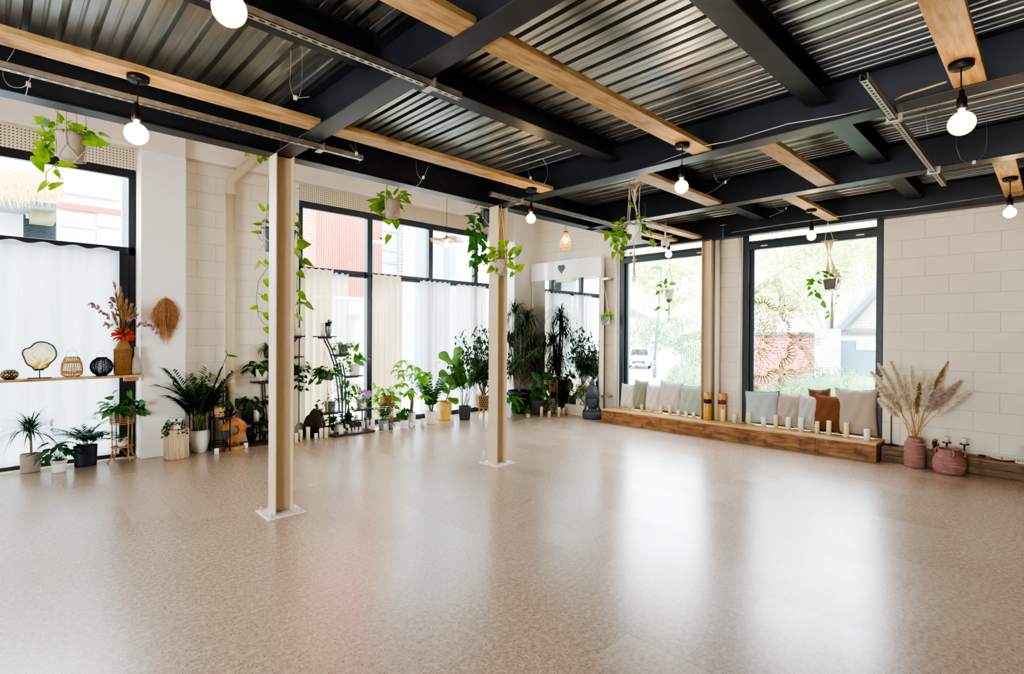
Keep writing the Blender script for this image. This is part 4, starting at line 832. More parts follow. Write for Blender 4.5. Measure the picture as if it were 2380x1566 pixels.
q = PA+V((.0,0,hA)); t = thing('potted_plant', 'light leafy climber in a white pot on the stand behind the areca palm', 'potted plant', q); pot(t, 'potw', .06, .05, .1); P = Plant()
P.bush((0,0,.09), 5, .34, .06, .05, .03, 7, 'oval', .003); l = P.pxvine(q, q, [(497,895),(512,865),(530,820)], r=.005); P.px(q, q, [(528,825,555,830),(528,822,522,812)], .2, 'lance'); P.done(t, 'mgreen')
q = PC+V((-.03,0,hC)); t = thing('white_bowl', 'white bowl on the tallest black metal plant stand', 'bowl', q); MB().lathe([(.035,0),(.06,.03),(.065,.09),(.06,.09),(.055,.03),(0,.015)], 24).build('bowl_body', M['potw'], t, True)
# ring sculpture
p = F(543,1045); u = MPP(p); t = thing('ring_sculpture', 'round teak ring sculpture with dark resin inlay on a small wooden base', 'sculpture', p, math.radians(12))
MB().cbox((0,0,.022),(46*u,.09,.044)).build('sculpture_base', M['ringw'], t, bevel=.004)
for x in (-8,6): MB().tube([(x*u,0,.04),(x*u,0,19*u)], .004, 6).build('rod', M['blk'], t)
R_ = 31*u*.93; r_ = 12*u*.93; cz = 17*u+R_; n = 48; vs = []
for yy in (-.018,.018):
    for i in range(n):
        a = 2*PI*i/n; 
        for q in (R_*(1+.03*math.sin(a*5)), r_): vs.append((q*math.cos(a), yy, cz+q*math.sin(a)))
N2 = 2*n; fs = []
def idx(l, i, k): return l*N2+(i%n)*2+k
isin = lambda i: (165 < (360*i/n)%360 < 232)
fw = []; fd = []
for i in range(n):
    L_ = fd if isin(i) else fw
    L_ += [(idx(0,i,0),idx(0,i,1),idx(0,i+1,1),idx(0,i+1,0)),(idx(1,i,0),idx(1,i+1,0),idx(1,i+1,1),idx(1,i,1)),(idx(0,i,0),idx(0,i+1,0),idx(1,i+1,0),idx(1,i,0)),(idx(0,i,1),idx(1,i,1),idx(1,i+1,1),idx(0,i+1,1))]
MB().add(vs, fw).build('teak_ring', M['ringw'], t); MB().add(vs, fd).build('resin_inlay', M['potgd'], t)
# ================================================================== PLANT CORNER (both half-moon stands, floor plants, candles)
CN = [0]
def candle(P, hpx, wpx, lab, m='wax', group=None, wick=False, tilt=True):
    u = MPP(P); r = wpx*u/2*HC(P); h = hpx*u
    t = thing('pillar_candle', lab, 'candle', P, 0, group)
    top = [(r*.98,h),(r*.8,h-.006),(0,h-.008)] if m == 'wax' else [(r*.94,h),(r*.5,h+.002),(0,h+.002)]
    MB().lathe([(r,0),(r,h*.97)]+top, 22, fn=(lambda a, z: 1) if m != 'wax' else (lambda a, z: 1+.012*math.sin(a*3+z*20))).build('wax', M[m], t, True)
    MB().tube([(0,0,h-.009),(.001,0,h+(.016 if wick else .004))], .0022 if wick else .0018, 5).build('wick', M['wick'], t); return t
ORD = 'first second third fourth fifth sixth seventh eighth ninth tenth eleventh twelfth'.split()
def moon_stand(P, mir, lab, shelves, posts, legs, base, extra=None):
    # flat stand drawn in its own vertical plane: offsets in px from P
    t = thing('plant_stand', lab, 'plant stand', P); u = MPP(P)
    L = lambda x, y: PY(x, y, P.y)-P; YD = V((0,1,0))
    for pts in posts: 
        Q = [L(x, y) for x, y in pts]
        for d in (-.05,.05): MB().tube([q+YD*d for q in Q], .012, 4).build('curved_post', M['potgd'], t)
    for (x0, x1, y) in shelves:
        a, b = L(x0, y), L(x1, y); c = (a+b)/2; n = (b-a); rz = 0
        MB().cbox(c-V((0,0,.009)), (n.length,.20,.018), rz).build('shelf_board', M['dkwood'], t, bevel=.002)
        MB().cbox(c-V((0,0,.028)), (n.length*.7,.03,.02), rz).build('shelf_arm', M['potgd'], t)
    for (x, y0, y1) in legs:
        for d in (-.06,.06): MB().tube([L(x,y0)+YD*d, L(x,y1)+YD*d], .012, 4).build('leg', M['potgd'], t)
    a, b = base; A = V(a)-P; B = V(b)-P; c = (A+B)/2
    MB().cbox(c+V((0,0,.014)), ((B-A).length,.26,.028), math.atan2((B-A).y,(B-A).x)).build('base_board', M['dkwood'], t, bevel=.003)
    return t
SL = F(612,1022); SL = V((SL.x, SL.y+.02, 0)); SR = F(800,1004); SR = V((SR.x, SR.y+.02, 0))
moon_stand(SL, -1, 'dark half-moon plant stand partly hidden behind the nearest column',
  [(584,690,884),(575,640,978),(602,650,1001),(618,700,828),(674,703,780)], [[(617,978),(614,930),(611,884)],[(660,990),(640,900),(660,820),(690,782)]], [(608,1003,1025),(620,1003,1025)], (F(562,1036),F(690,1022)))
moon_stand(SR, 1, 'dark half-moon plant stand in front of the cream curtain, with curved posts',
  [(733,776,781),(774,810,823),(797,838,872),(746,792,957),(819,861,949),(799,834,975)], [[(754,784),(768,812),(779,845),(787,890),(791,930),(792,958)],[(793,845),(798,872),(800,930),(799,975)]], [(770,960,1000),(813,978,1002),(829,976,1000),(846,950,1000)], (F(769,1014),F(862,1001)))
def on(px, py, P, d=0): return PY(px, py, P.y)+V((0,d,0))
def pothos(q, t, n, spread, L, potp, leaf='pothosd', h=.06, el=(.1,1.3), vines=(), bend=1.2):
    P = Plant(); P.mound(potp[0], potp[1], n, spread, L, None, 'heart', h, el, bend)
    for v in vines: P.vine([AT(x, y, q)-q for x, y in v], L*.8)
    return P.done(t, leaf)
gS = 'plants on the half-moon stand by the cream curtain'
# --- left stand
q = on(608,884,SL); u = MPP(q); t = thing('potted_pothos', 'pothos in a white tapered pot on the top visible shelf left of the nearest column', 'potted plant', q)
pot(t, 'potw', 14*u, 9*u, 27*u, bulge=2*u); pothos(q, t, 46, .16, .12, (27*u,.05), vines=([(596,850),(575,862),(560,858)],))
candle(on(600,884,SL,-.09), 19, 10, 'cream candle in front of the white pot on the stand behind the nearest column')
q = on(580,978,SL); u = MPP(q); t = thing('potted_peace_lily', 'leafy peace lily in a dark green pot on the stand left of the nearest column', 'potted plant', q)
pot(t, 'potgn', 17*u, 13*u, 28*u); P = Plant(); P.mound(27*u, .06, 52, .26, .17, .065, 'lance', .08, (.3,1.4), 1.2); P.done(t, 'dgreen')
candle(on(590,978,SL,-.09), 26, 13, 'white pillar candle on the shelf beside the dark green pot', 'waxw', None, True)
q = on(598,1001,SL); q = F(600,1024); q.z = .03; t = thing('potted_plant', 'round-leaved plant in a small pot low on the stand left of the nearest column', 'potted plant', on(608,1001,SL))
pot(t, 'poto', 9*u, 7*u, 14*u); P = Plant(); P.mound(14*u, .04, 26, .13, .1, .06, 'oval', .06, (.1,1.3)); P.done(t, 'dgreen')
q = on(622,828,SL); t = thing('potted_spider_plant', 'arching spider plant on a high shelf just left of the nearest column', 'potted plant', q); pot(t, 'potgd', .06,.05,.09); P = Plant(); P.straps((0,0,.09), 60, .26, .02, (.1,1.4), 2.2); P.done(t, 'mgreen')
candle(on(695,780,SL), 18, 9.5, 'cream candle on the high shelf just right of the nearest column')
q = on(688,895,SL,.05); q.z = on(690,900,SL).z; t = thing('trailing_plant', 'dense dark trailing plant peeping out right of the nearest column', 'potted plant', V((q.x,q.y,on(688,872,SL).z))); q = t.location
MB().tube([(0,0,.1),(0,.01,.9)], .0025, 5).build('hanging_cord', M['rope'], t); pot(t, 'potgd', .075, .06, .11)
P = Plant(); P.mound(.1, .06, 50, .16, .09, None, 'heart', .05, (0,1.2), 1.6)
for a in (690,697,705): P.vine([AT(a-4,852,q)-q, AT(a+4,880,q)-q, AT(a+3,905,q)-q], .075, .04)
P.done(t, 'dgreen')
q = F(585,1031); u = MPP(q); q.z = .028; t = thing('face_planter', 'bronze-black planter with a carved face on the base of the stand by the nearest column', 'planter', q)
def face(t, R_, H_, m, cup=True, nose=1.0):
    # rounded head-shaped pot with brow, nose, eyes and mouth facing the camera
    n = 40; mb = MB(); fa = math.atan2(-HD.y, -HD.x)
    def bump(a, z):
        d = (a-fa+PI)%(2*PI)-PI; x = d/1.0; k = z/H_; o = 0
        o += .13*nose*math.exp(-(x/.13)**2)*math.exp(-((k-.48)/.13)**2)      # nose
        o -= .06*(math.exp(-((x-.38)/.16)**2)+math.exp(-((x+.38)/.16)**2))*math.exp(-((k-.57)/.05)**2)
        o += .05*(math.exp(-((x-.38)/.2)**2)+math.exp(-((x+.38)/.2)**2))*math.exp(-((k-.67)/.04)**2)
        o += .07*math.exp(-(x/.24)**2)*math.exp(-((k-.27)/.035)**2)+.05*math.exp(-(x/.2)**2)*math.exp(-((k-.2)/.03)**2)
        o -= .05*math.exp(-(x/.3)**2)*math.exp(-((k-.235)/.012)**2)
        return 1+o
    pr = [(R_*.45,0),(R_*.62,H_*.05)]+[(R_*(.62+.38*math.sin(min(1,k*1.35)*PI/2)), H_*(.05+.95*k)) for k in [i/26 for i in range(1,27)]]
    if cup: pr += [(R_*.9,H_),(R_*.85,H_*.8)]
    return mb.lathe(pr, n, fn=bump).build('head', M[m], t, True)
face(t, 12.5*u, 32*u, 'stone'); 
MB().lathe([(0,0),(10.5*u,0)], 16, (0,0,30*u)).build('soil', M['soil'], t)
q = F(697,1012); u = MPP(q); t = thing('grey_stone', 'rough grey stone between the nearest column and the dark petrified wood', 'stone', q)
MB().lathe([(11*u,0),(12*u,9*u),(10*u,20*u),(6*u,28*u),(0,31*u)], 16, fn=lambda a, z: 1+.12*math.sin(a*3+z*40)).build('stone_body', M['gstone'], t, True)
q = F(729,1014); u = MPP(q); t = thing('petrified_wood', 'big dark polished petrified wood slab standing behind the candles', 'ornament', q, math.atan2(RT.y,RT.x))
ol = [(-24,0),(-24,16),(-22,34),(-16,48),(-9,52),(-5,60),(2,67),(9,62),(15,56),(19,42),(23,26),(24,10),(22,0)]
MB().prism([(a*u, b*u) for a, b in ol], .14, (0,.10,0)).build('slab', M['stone'], t, bevel=.018)
# --- right stand
candle(on(750.5,781,SR), 30, 10.5, 'tall white pillar candle beside the silver buddha head pot, on the highest shelf', 'waxw')
q = on(763,781,SR); u = MPP(q); t = thing('face_planter', 'small silver head-shaped pot with a succulent on the highest shelf', 'planter', q); face(t, 7.5*u, 23*u, 'silver'); t2 = Plant(); t2.bush((0,0,21*u), 6, .13, .04, .035, .022, 6, 'oval', .004); t2.done(t, 'dgreen')
q = on(796,823,SR); u = MPP(q); t = thing('potted_ivy', 'ivy in a grey pot on the second shelf of the curved stand', 'potted plant', q, 0, gS); pot(t, 'poto', 10.5*u, 9*u, 19*u)
P = Plant(); P.mound(19*u, .05, 70, .12, .045, .042, 'heart', .05, (0,1.2), 1.5)
for v in ([(788,805),(778,812),(768,803)],[(800,806),(812,825),(808,850),(812,862)],[(792,806),(786,835),(790,862)],[(803,805),(815,800)]): P.vine([AT(x,y,q)-q for x, y in v], .042, .025, .04)
P.done(t, 'ivy')
candle(on(782,823,SR,-.03), 13, 8.5, 'grey-white stub candle beside the ivy on the second shelf', 'waxw')
q = on(824,872,SR); u = MPP(q); t = thing('potted_syngonium', 'arrow-leaved plant in a white pot on the shelf against the bright window', 'potted plant', q, 0, gS); pot(t, 'potw', 12.5*u, 11.5*u, 25*u)
P = Plant(); P.mound(25*u, .05, 14, .16, .1, .07, 'heart', .1, (.5,1.4), 1.2); P.px(q, q, [(830,838,846,852),(833,825,850,840),(826,815,835,795),(815,845,803,838),(828,840,825,818)], .55, 'heart'); P.done(t, 'mgreen')
candle(on(812.5,872,SR,-.06), 8, 7, 'tiny white candle beside the white pot with arrow-shaped leaves', 'waxw')
q = on(767,957,SR); u = MPP(q); t = thing('potted_plant', 'trailing plant in an olive grey pot on the left low shelf of the curved stand', 'potted plant', q, 0, gS); pot(t, 'poto', 12.5*u, 11*u, 23*u)
P = Plant(); P.mound(23*u, .05, 14, .14, .08, None, 'heart', .05, (.1,1.2)); 
for v in ([(760,935),(738,945),(728,935)],[(762,936),(750,952),(742,968)]): P.vine([AT(x,y,q)-q for x, y in v], .07, .06)
P.done(t, 'pothosd')
q = on(842,949,SR,.06); u = MPP(q); t = thing('potted_plant', 'plant in a taupe pot behind the orchid blooms', 'potted plant', q, 0, gS); pot(t, 'potb', 10*u, 8.5*u, 20*u); P = Plant(); P.mound(20*u, .04, 16, .14, .09, .06, 'oval', .06, (.2,1.4)); P.done(t, 'mgreen')
candle(on(837,949,SR,-.07), 12, 9, 'white candle in front of the taupe pot on the right low shelf', 'waxw', None, True)
q = on(810,975,SR); u = MPP(q); t = thing('potted_plant', 'tall leafy plant with a thick stem in a black pot on the box shelf', 'potted plant', q, 0, gS); pot(t, 'potblk', 8.5*u, 7*u, 15*u)
P = Plant(); P.st.tube([(0,0,15*u),(0,0,30*u),(.005,0,70*u)], [.028,.01,.006], 8)
for k in range(60):
    z = rnd(30,90)*u; az = rnd(0,2*PI); Q = P.arc((0,0,z), az, rnd(.1,1), rnd(.08,.2), 1.1, .003); P.lf.leaf(Q[-1], dirv(az, rnd(-.7,.1)), V((0,0,1)), .13*rnd(.7,1.1), .045, 'oval', .15, .3)
P.done(t, 'mgreen')
candle(on(823,975,SR,-.07), 12, 8, 'cream stub candle on the box shelf under the tall leafy plant')
# hanging pothos from the top shelf
q = on(754,882,SR,-.1); u = MPP(q); t = thing('hanging_planter', 'small macrame planter with a grey pot hanging under the highest shelf', 'hanging planter', q)
pot(t, 'pots', 10*u, 8.5*u, 19*u); mb = MB(); tp = AT(752,795,q)-q
for k in range(6):
    a = 2*PI*k/6; c = lambda r, z, o=0: V((r*u*math.cos(a+o), r*u*math.sin(a+o), z*u)); mb.tube([tp, tp-V((0,0,16*u)), c(11,22), c(10.6,10,.5), c(4,-1,.2), V((0,0,-3*u))], .0022, 4); mb.tube([c(11,22), c(10.6,10,-.5)], .0022, 4)
for k in range(7): a = 2*PI*k/7; mb.tube([(0,0,-3*u),(.006*math.cos(a),.006*math.sin(a),-20*u),(.008*math.cos(a),.008*math.sin(a),-75*u)], .003, 4)
mb.tube([tp, tp+V((0,0,8*u))], .003, 4); mb.build('macrame_hanger', M['rope'], t, True)
pothos(q, t, 48, .12, .11, (19*u,.04), 'pothosd', .08, (-.1,1.3), ([(745,862),(730,868),(728,885)],[(758,862),(775,868),(778,880)],[(752,866),(748,890)]))
# orchid and floor plants
def fpot(name, lab, px, py, m, rt, rb, h, **k):
    q = F(px, py); u = MPP(q); t = thing(name, lab, 'potted plant', q); pot(t, m, rt*u, rb*u, h*u, **k); return q, u, t
q, u, t = fpot('potted_orchid', 'pink-purple orchid in a small white pot on the floor board of the curved stand', 849, 997, 'potw', 10, 7, 20)
P = Plant()
for k in range(5): P.lf.leaf((0,0,20*u), dirv(1.2*k, .7), V((0,0,1)), .13, .05, 'oval', .2, .4)
for a in ([(848,977),(844,935),(838,905)],[(850,977),(852,935),(858,912)]): P.pxvine(q, q, a, r=.0035)
P.done(t, 'mgreen'); fl = MB(); lp = MB()
for x, y in ((838,905),(842,911),(836,914),(848,909),(845,919),(853,914),(858,911),(851,922),(857,921),(862,918),(855,928),(847,926)):
    c = AT(x, y, q)-q-HD*rnd(0,.05); 
    for k in range(5): fl.leaf(c, RT*math.cos(2*PI*k/5+.3)+V((0,0,math.sin(2*PI*k/5+.3))), -HD+V((rnd(-.3,.3),rnd(-.3,.3),rnd(-.2,.3))), .034, .028, 'oval', -.1, 0)
    lp.lathe([(0,-.008),(.009,0),(0,.008)], 8, c-HD*.008)
fl.build('petals', M['orchid'], t, True); lp.build('lips', M['mauve'], t, True)
q, u, t = fpot('potted_peperomia', 'rippled dark leafy plant in a white pot in front of the curved stand', 786, 1006, 'potw', 12, 10, 21)
P = Plant(); P.mound(21*u, .05, 60, .16, .085, .07, 'heart', .05, (.3,1.4), 1.2); P.done(t, 'dgreen')
q, u, t = fpot('potted_zz_plant', 'ZZ plant in a grey pot beside the rattan stand with the terracotta pot', 891, 998, 'pots', 12, 10.5, 22)
P = Plant(); P.zz((0,0,22*u), 9, .30, .055, .028, .7); P.done(t, 'dgreen')
q = F(902,990); q.y += .03; u = MPP(q); t, z0, zs, R_ = rattan_stand(q, u, 'rattan plant stand holding a terracotta pot in front of the curtains', 17, 22, 68, 22); q1 = q
q = q1+V((0,0,z0+.004)); t = thing('potted_pothos', 'bright trailing pothos in a terracotta pot inside the rattan stand', 'potted plant', q); pot(t, 'terr', 11*u, 9*u, 22*u)
pothos(q, t, 46, .14, .105, (22*u,.05), 'lgreen', .1, (-.1,1.4), ([(890,905),(880,925),(878,950)],[(905,905),(915,930),(918,950)],[(893,906),(872,895),(862,888)]))
q = q1+V((0,-.01,zs+.006)); t = thing('white_pot', 'small white pot on the lower tier of the rattan stand with terracotta pot', 'pot', q); pot(t, 'potw', 8*u, 7*u, 20*u)
q, u, t = fpot('potted_plant', 'small upright leafy plant in a white pot between the rattan stand and money tree', 939, 995, 'potw', 9.5, 8.5, 19)
P = Plant(); P.bush((0,0,19*u), 5, .22, .05, .065, .04, 6, 'oval', .003); P.lf.leaf((0,0,.24), V((.1,0,1)), -HD, .1, .05, 'oval', .2, 0); P.done(t, 'mgreen')
q, u, t = fpot('potted_money_tree', 'money tree with a braided trunk and bright palmate leaves in a tall white pot', 957, 989, 'potw', 9.5, 8, 31)
P = Plant(); tk = MB()
for a in (0,2,4): tk.tube([(.018*math.cos(a+z*9),.018*math.sin(a+z*9),30*u+z) for z in [i*.05 for i in range(9)]], .013, 6)
tk.build('braided_trunk', M['trunk'], t, True); top = 30*u+.4
for k in range(26):
    az = rnd(0,2*PI); Q = P.arc((0,0,top+rnd(-.05,.35)), az, rnd(.1,1.2), rnd(.12,.3), 1.0, .004); P.palmate(Q[-1], dirv(az, rnd(-.5,.1)), rnd(.13,.19), .055, 6)
Q = P.arc((0,0,top), 1, 1.4, .45, .1, .005); P.done(t, 'lgreen')
q, u, t = fpot('potted_zz_plant', 'tall ZZ plant in a white pot left of the mustard yellow pot', 1002, 984, 'potw', 15.5, 12, 29)
P = Plant(); P.zz((0,0,29*u), 14, .66, .085, .042, .5); P.done(t, 'dgreen')
q, u, t = fpot('potted_fiddle_leaf_fig', 'fiddle-leaf fig in a mustard yellow pot on the floor before the voile curtain', 1033, 975, 'poty', 18, 16, 43)
P = Plant(); P.pxvine(q, q, [(1036,932),(1042,915),(1050,870),(1053,845)], r=.011)
P.px(q, q, [(1051,847,1022,818),(1053,846,1072,808),(1050,880,1020,866),(1048,895,1030,872),(1052,878,1078,850),(1046,912,1022,893),(1046,905,1082,874),(1050,862,1078,840),(1040,925,1066,935),(1047,895,1060,865),(1044,915,1030,905)], .66, 'fiddle', .12); P.done(t, 'fid', 'trunk')
q, u, t = fpot('potted_bamboo_palm', 'slender bamboo palm in a dark grey pot on the floor left of the second column', 1080, 974, 'potgd', 14.5, 12.5, 31)
P = Plant()
for i in range(24): P.frond((rnd(-.07,.07),rnd(-.07,.07),30*u), rnd(0,2*PI), rnd(1.25,1.55), rnd(.55,1.0), rnd(.1,.9), 14, .16, .02, .0035, .45)
P.done(t, 'mgreen')
# ficus on its bamboo lattice stand
q = F(1124,969); u = MPP(q); t = thing('bamboo_planter', 'bamboo lattice planter on splayed wooden legs beside the second column', 'planter', q); R_ = 17*u; z0, z1 = 22*u, 52*u; b = MB()
pf = lambda k: R_*(.78+.32*math.sin(k*PI*.62))
for i in range(22):
    for s_ in (-1,1): b.tube([(pf(k/8)*math.cos(2*PI*i/22+s_*k*.11), pf(k/8)*math.sin(2*PI*i/22+s_*k*.11), z0+(z1-z0)*k/8) for k in range(9)], .0045, 4)
b.ring((0,0,z0), pf(0), .006, 26, 5); b.ring((0,0,z1), pf(1), .006, 26, 5); b.build('lattice_basket', M['bamboo'], t, True); MB().lathe([(0,z0),(pf(0),z0)], 20).build('basket_base', M['bamboo'], t)
for i in range(4):
    a = PI/4+PI/2*i; MB().tube([(R_*.5*math.cos(a),R_*.5*math.sin(a),z0),(R_*.85*math.cos(a),R_*.85*math.sin(a),0)], [.013,.01], 8).build('leg', M['bamboo'], t)
q2 = q+V((0,0,z0+.003)); t = thing('potted_ficus', 'bushy weeping fig in the bamboo lattice planter behind the second column', 'potted plant', q2); pot(t, 'potgd', R_*.8, R_*.62, 26*u)
P = Plant(); P.bush((0,0,26*u), 28, 1.32, .24, .08, .034, 17, 'oval', .006, .6); P.done(t, 'dgreen', 'trunk')
q, u, t = fpot('potted_peace_lily', 'drooping peace lily in a white pot just right of the second column', 1178, 970, 'potw', 11.5, 9, 36)
P = Plant(); P.mound(36*u, .06, 34, .22, .2, .075, 'lance', .06, (.3,1.4), 1.6); P.done(t, 'mgreen')
q, u, t = fpot('potted_dragon_tree', 'tall shaggy dragon tree in a big navy tub in the room corner', 1207, 959, 'potn', 26, 17, 52, rim=.012)
P = Plant(); hd = []
for (x, y) in ((1196,728),(1226,745),(1184,795),(1240,800),(1211,772),(1246,858),(1188,856),(1222,830)):
    e = AT(x, y, q)-q+HD*rnd(-.15,.15); mid = V((e.x*.35,e.y*.35,.62+.2*(e.z-.9))); P.st.tube([(0,0,.3),(0,0,.55),mid,e*.8+V((0,0,.05)),e], [.03,.025,.02,.013,.01], 7); hd.append(e)
for e in hd: P.straps(e, 105, .58, .016, (-.3,1.5), 2.7)
P.done(t, 'drac', 'trunk')
q, u, t = fpot('potted_monstera', 'leafy climber in a dark grey pot in front of the mirror\'s edge', 1251, 963, 'potgd', 16, 13, 34)
P = Plant(); P.mound(34*u, .06, 16, .3, .16, .12, 'heart', .1, (.2,1.4), 1.3); P.px(q, q, [(1240,905,1238,888),(1252,880,1232,862),(1265,876,1290,868),(1248,915,1228,920),(1262,910,1275,920),(1258,900,1250,885),(1270,895,1262,915)], .7); P.done(t, 'pothosd')
q = F(1282,961); u = MPP(q); t, z0, zs, R_ = rattan_stand(q, u, 'slim rattan plant stand standing in front of the tall mirror', 14.5, 23, 76, 19); q1 = q
q = q1+V((0,0,z0+.004)); t = thing('potted_pothos', 'pothos in the slim rattan stand in front of the tall mirror', 'potted plant', q); pot(t, 'potgd', R_*.85/HC(q), R_*.7, 20*u); pothos(q, t, 26, .15, .11, (20*u,.05), 'pothosd', .06, (.2,1.4), ([(1290,890),(1302,900),(1304,915)],))
q = q1+V((0,-.01,zs+.006)); t = thing('potted_ivy', 'ivy in a grey pot on the lower tier of the mirror-side rattan stand', 'potted plant', q); pot(t, 'potg', 9*u, 8*u, 16*u); P = Plant(); P.mound(16*u, .04, 80, .15, .04, .038, 'heart', .05, (-.2,1.2), 1.6)
P.vine([AT(x,y,q)-q for x, y in ((1275,932),(1266,940),(1264,955))], .038, .02); P.done(t, 'ivy')
# candles on the floor
gF = 'candles on the floor along the plants'
for i, (x, y, h, w_, m, wk, lab) in enumerate([
 (503.5,1055,13,11,'waxw',0,'short white candle alone on the floor by the white areca pot'),(571.5,1041,12,10.5,'waxw',0,'short white candle on the floor beside the ring sculpture base'),
 (688.5,1028,22,9,'wax',0,'cream candle hard against the nearest column\'s foot, among the plants'),(698.5,1025,26,9.5,'wax',0,'cream candle in front of the rough grey stone'),
 (715.8,1021,29,10,'wax',0,'tallest cream candle in front of the dark petrified wood'),(734.5,1019,12.5,8.5,'waxw',0,'stubby white candle in front of the dark petrified wood'),
 (747,1017,22,11,'waxw',1,'thick white candle with a wick at the petrified wood\'s right end'),(758,1017,24,9,'wax',0,'cream candle touching the thick white one by the petrified wood'),(765.5,1013,19,7.5,'wax',0,'slim cream candle half hidden beside the stand\'s base board'),
 (792.5,1012,21,11,'waxw',1,'thick white candle in front of the white peperomia pot'),(807.5,1008,26,9,'wax',0,'tall cream candle before the curved stand\'s base board'),(866,1002,28,10,'waxw',0,'tall white candle between the orchid pot and grey pot'),
 (895.5,1000,16,9,'wax',0,'cream candle touching the grey ZZ plant pot'),(908,997,14,10,'pots',0,'blue-grey candle in front of the terracotta rattan stand'),(956.5,993,11,8.5,'waxw',0,'short white candle in front of the money tree pot'),
 (982,991,18,8.5,'waxw',1,'white candle between the money tree and the tall ZZ plant'),(1051,982,17,8.5,'waxw',1,'white candle at the foot of the mustard yellow pot'),(1131,1074,20,4,'wax',0,'cream candle hidden behind the second column\'s base'),
 (1258.5,967,22,7,'wax',0,'tall cream candle in front of the dark pot by the mirror'),(1276.5,969,13.5,7,'wax',0,'short cream candle in front of the slim rattan stand'),(1299.5,968,22,7,'wax',0,'tall cream candle right of the slim rattan stand'),(1309.5,965,17,8,'wax',1,'candle beside the dark heart at the mirror\'s foot')]):
    q = F(x, y)
    if x == 1131: q = F(1133,1068)+V((-.02,.05,0))
    candle(q, h, w_, lab, m, gF, wk)
q = F(1227,971); u = MPP(q); t = thing('glass_candle', 'white candle inside a clear glass cylinder on the floor', 'candle', q)
MB().lathe([(5.2*u,0),(5.2*u,20*u),(5*u,20*u),(5*u,.004),(0,.004)], 22).build('glass_cylinder', M['glass'], t, True); MB().lathe([(4.5*u,.005),(4.5*u,9*u),(0,9*u)], 18).build('wax', M['waxw'], t)
# ================================================================== MIRROR, STATUE, BENCH, WINDOW SEAT
xm = 7.76
yR, yL = PX(1396,780,xm).y, PX(1233,780,xm).y; zt = PX(1396,594,xm).z; W_ = yL-yR
t = thing('standing_mirror', 'tall white-framed mirror with heart cut-outs standing against the blockwork', 'mirror', (xm,yR,0))
MB().box((.03,0,0),(.10,.055,zt)).build('frame_post', M['mwood'], t, bevel=.003); MB().box((.03,W_-.055,0),(.10,W_,zt)).build('frame_post', M['mwood'], t, bevel=.003)
za, zb = PX(1396,640,xm).z, PX(1355,943,xm).z
MB().box((.02,.055,zb-.02),(.03,W_-.055,za+.02)).build('mirror_glass', M['mirror'], t)
MB().box((0,.0,za),(.028,W_,zt)).build('top_board', M['gloss'], t, bevel=.003); MB().box((0,.05,.0),(.028,W_-.05,zb)).build('bottom_board', M['mwood'], t, bevel=.003)
def heart_pts(s): return [(s*16*math.sin(q)**3/17, s*(13*math.cos(q)-5*math.cos(2*q)-2*math.cos(3*q)-math.cos(4*q))/15) for q in [2*PI*i/40 for i in range(40)]]
hp = PX(1305,624,xm); MB().prism(heart_pts(.088), .006, (-.006, hp.y-yR, hp.z), (V((0,-1,0)),V((0,0,1)))).build('heart', M['heart'], t)
hp = PX(1306,942,xm); MB().prism(heart_pts(.085), .006, (-.006, hp.y-yR, hp.z), (V((0,-1,0)),V((0,0,1)))).build('heart', M['heart'], t)
mb = MB()
for py in (648,921):
    z = PX(1396,py,xm).z; MB().box((.03,-.13,z-.02),(.19,.0,z+.02)).build('wall_bracket', M['galv'], t)
for k in range(5):
    for z in (za+.03, zt-.03): MB().lathe([(.008,0),(.006,.003),(0,.003)], 8).build('screw', M['galv'], t, loc=(-.003,.05+k*(W_-.1)/4,z))
# statue bust
p = F(1376,972); u = MPP(p); t = thing('statue_bust', 'charcoal stone bust with a pointed crown on the floor between mirror and bench', 'statue', p, 0)
fa = math.atan2(CAM.y-p.y, CAM.x-p.x)+.06
def fb(a, z):
    d = (a-fa+PI)%(2*PI)-PI; k = z/u; o = 0; g = lambda c, s, v: math.exp(-((v-c)/s)**2)
    if k > 22:
        o += .15*g(0,.11,d)*g(42,4.6,k)+.15*g(0,.15,d)*g(37.8,1.9,k)-.11*(g(.40,.19,d)+g(-.40,.19,d))*g(45.6,2.3,k)+.075*(g(.41,.17,d)+g(-.41,.17,d))*g(44.6,1.1,k)+.07*(g(.4,.26,d)+g(-.4,.26,d))*g(49.3,1.1,k)
        o += .10*g(0,.24,d)*g(33.4,.8,k)+.10*g(0,.2,d)*g(31.2,.9,k)-.07*g(0,.27,d)*g(32.3,.45,k)+.08*g(0,.25,d)*g(27,1.8,k)+.05*(g(.5,.25,d)+g(-.5,.25,d))*g(37,4,k)
    elif 5 < k < 17: o += .02*g(0,.8,d)*math.sin(k*2.4)
    return 1+o
ctrl = [(21,0),(24,2),(25,8),(25,12.5),(22,15.5),(16,18),(10.5,20),(8.8,22),(8.8,23.5),(10,25),(11.6,28),(12.6,32),(13.4,37),(14,43),(14.2,48),(14.2,51)]; pr = []
for (q0, z0_), (q1, z1_) in zip(ctrl, ctrl[1:]):
    n_ = max(1, int((z1_-z0_)/.45))
    for i in range(n_): pr.append((q0+(q1-q0)*i/n_, z0_+(z1_-z0_)*i/n_))
pr += [(14.2,51),(0,51.2)]
MB().lathe([(r*u*.95, z*u) for r, z in pr], 120, fn=fb, sx=.88).build('bust', M['statue'], t, True)
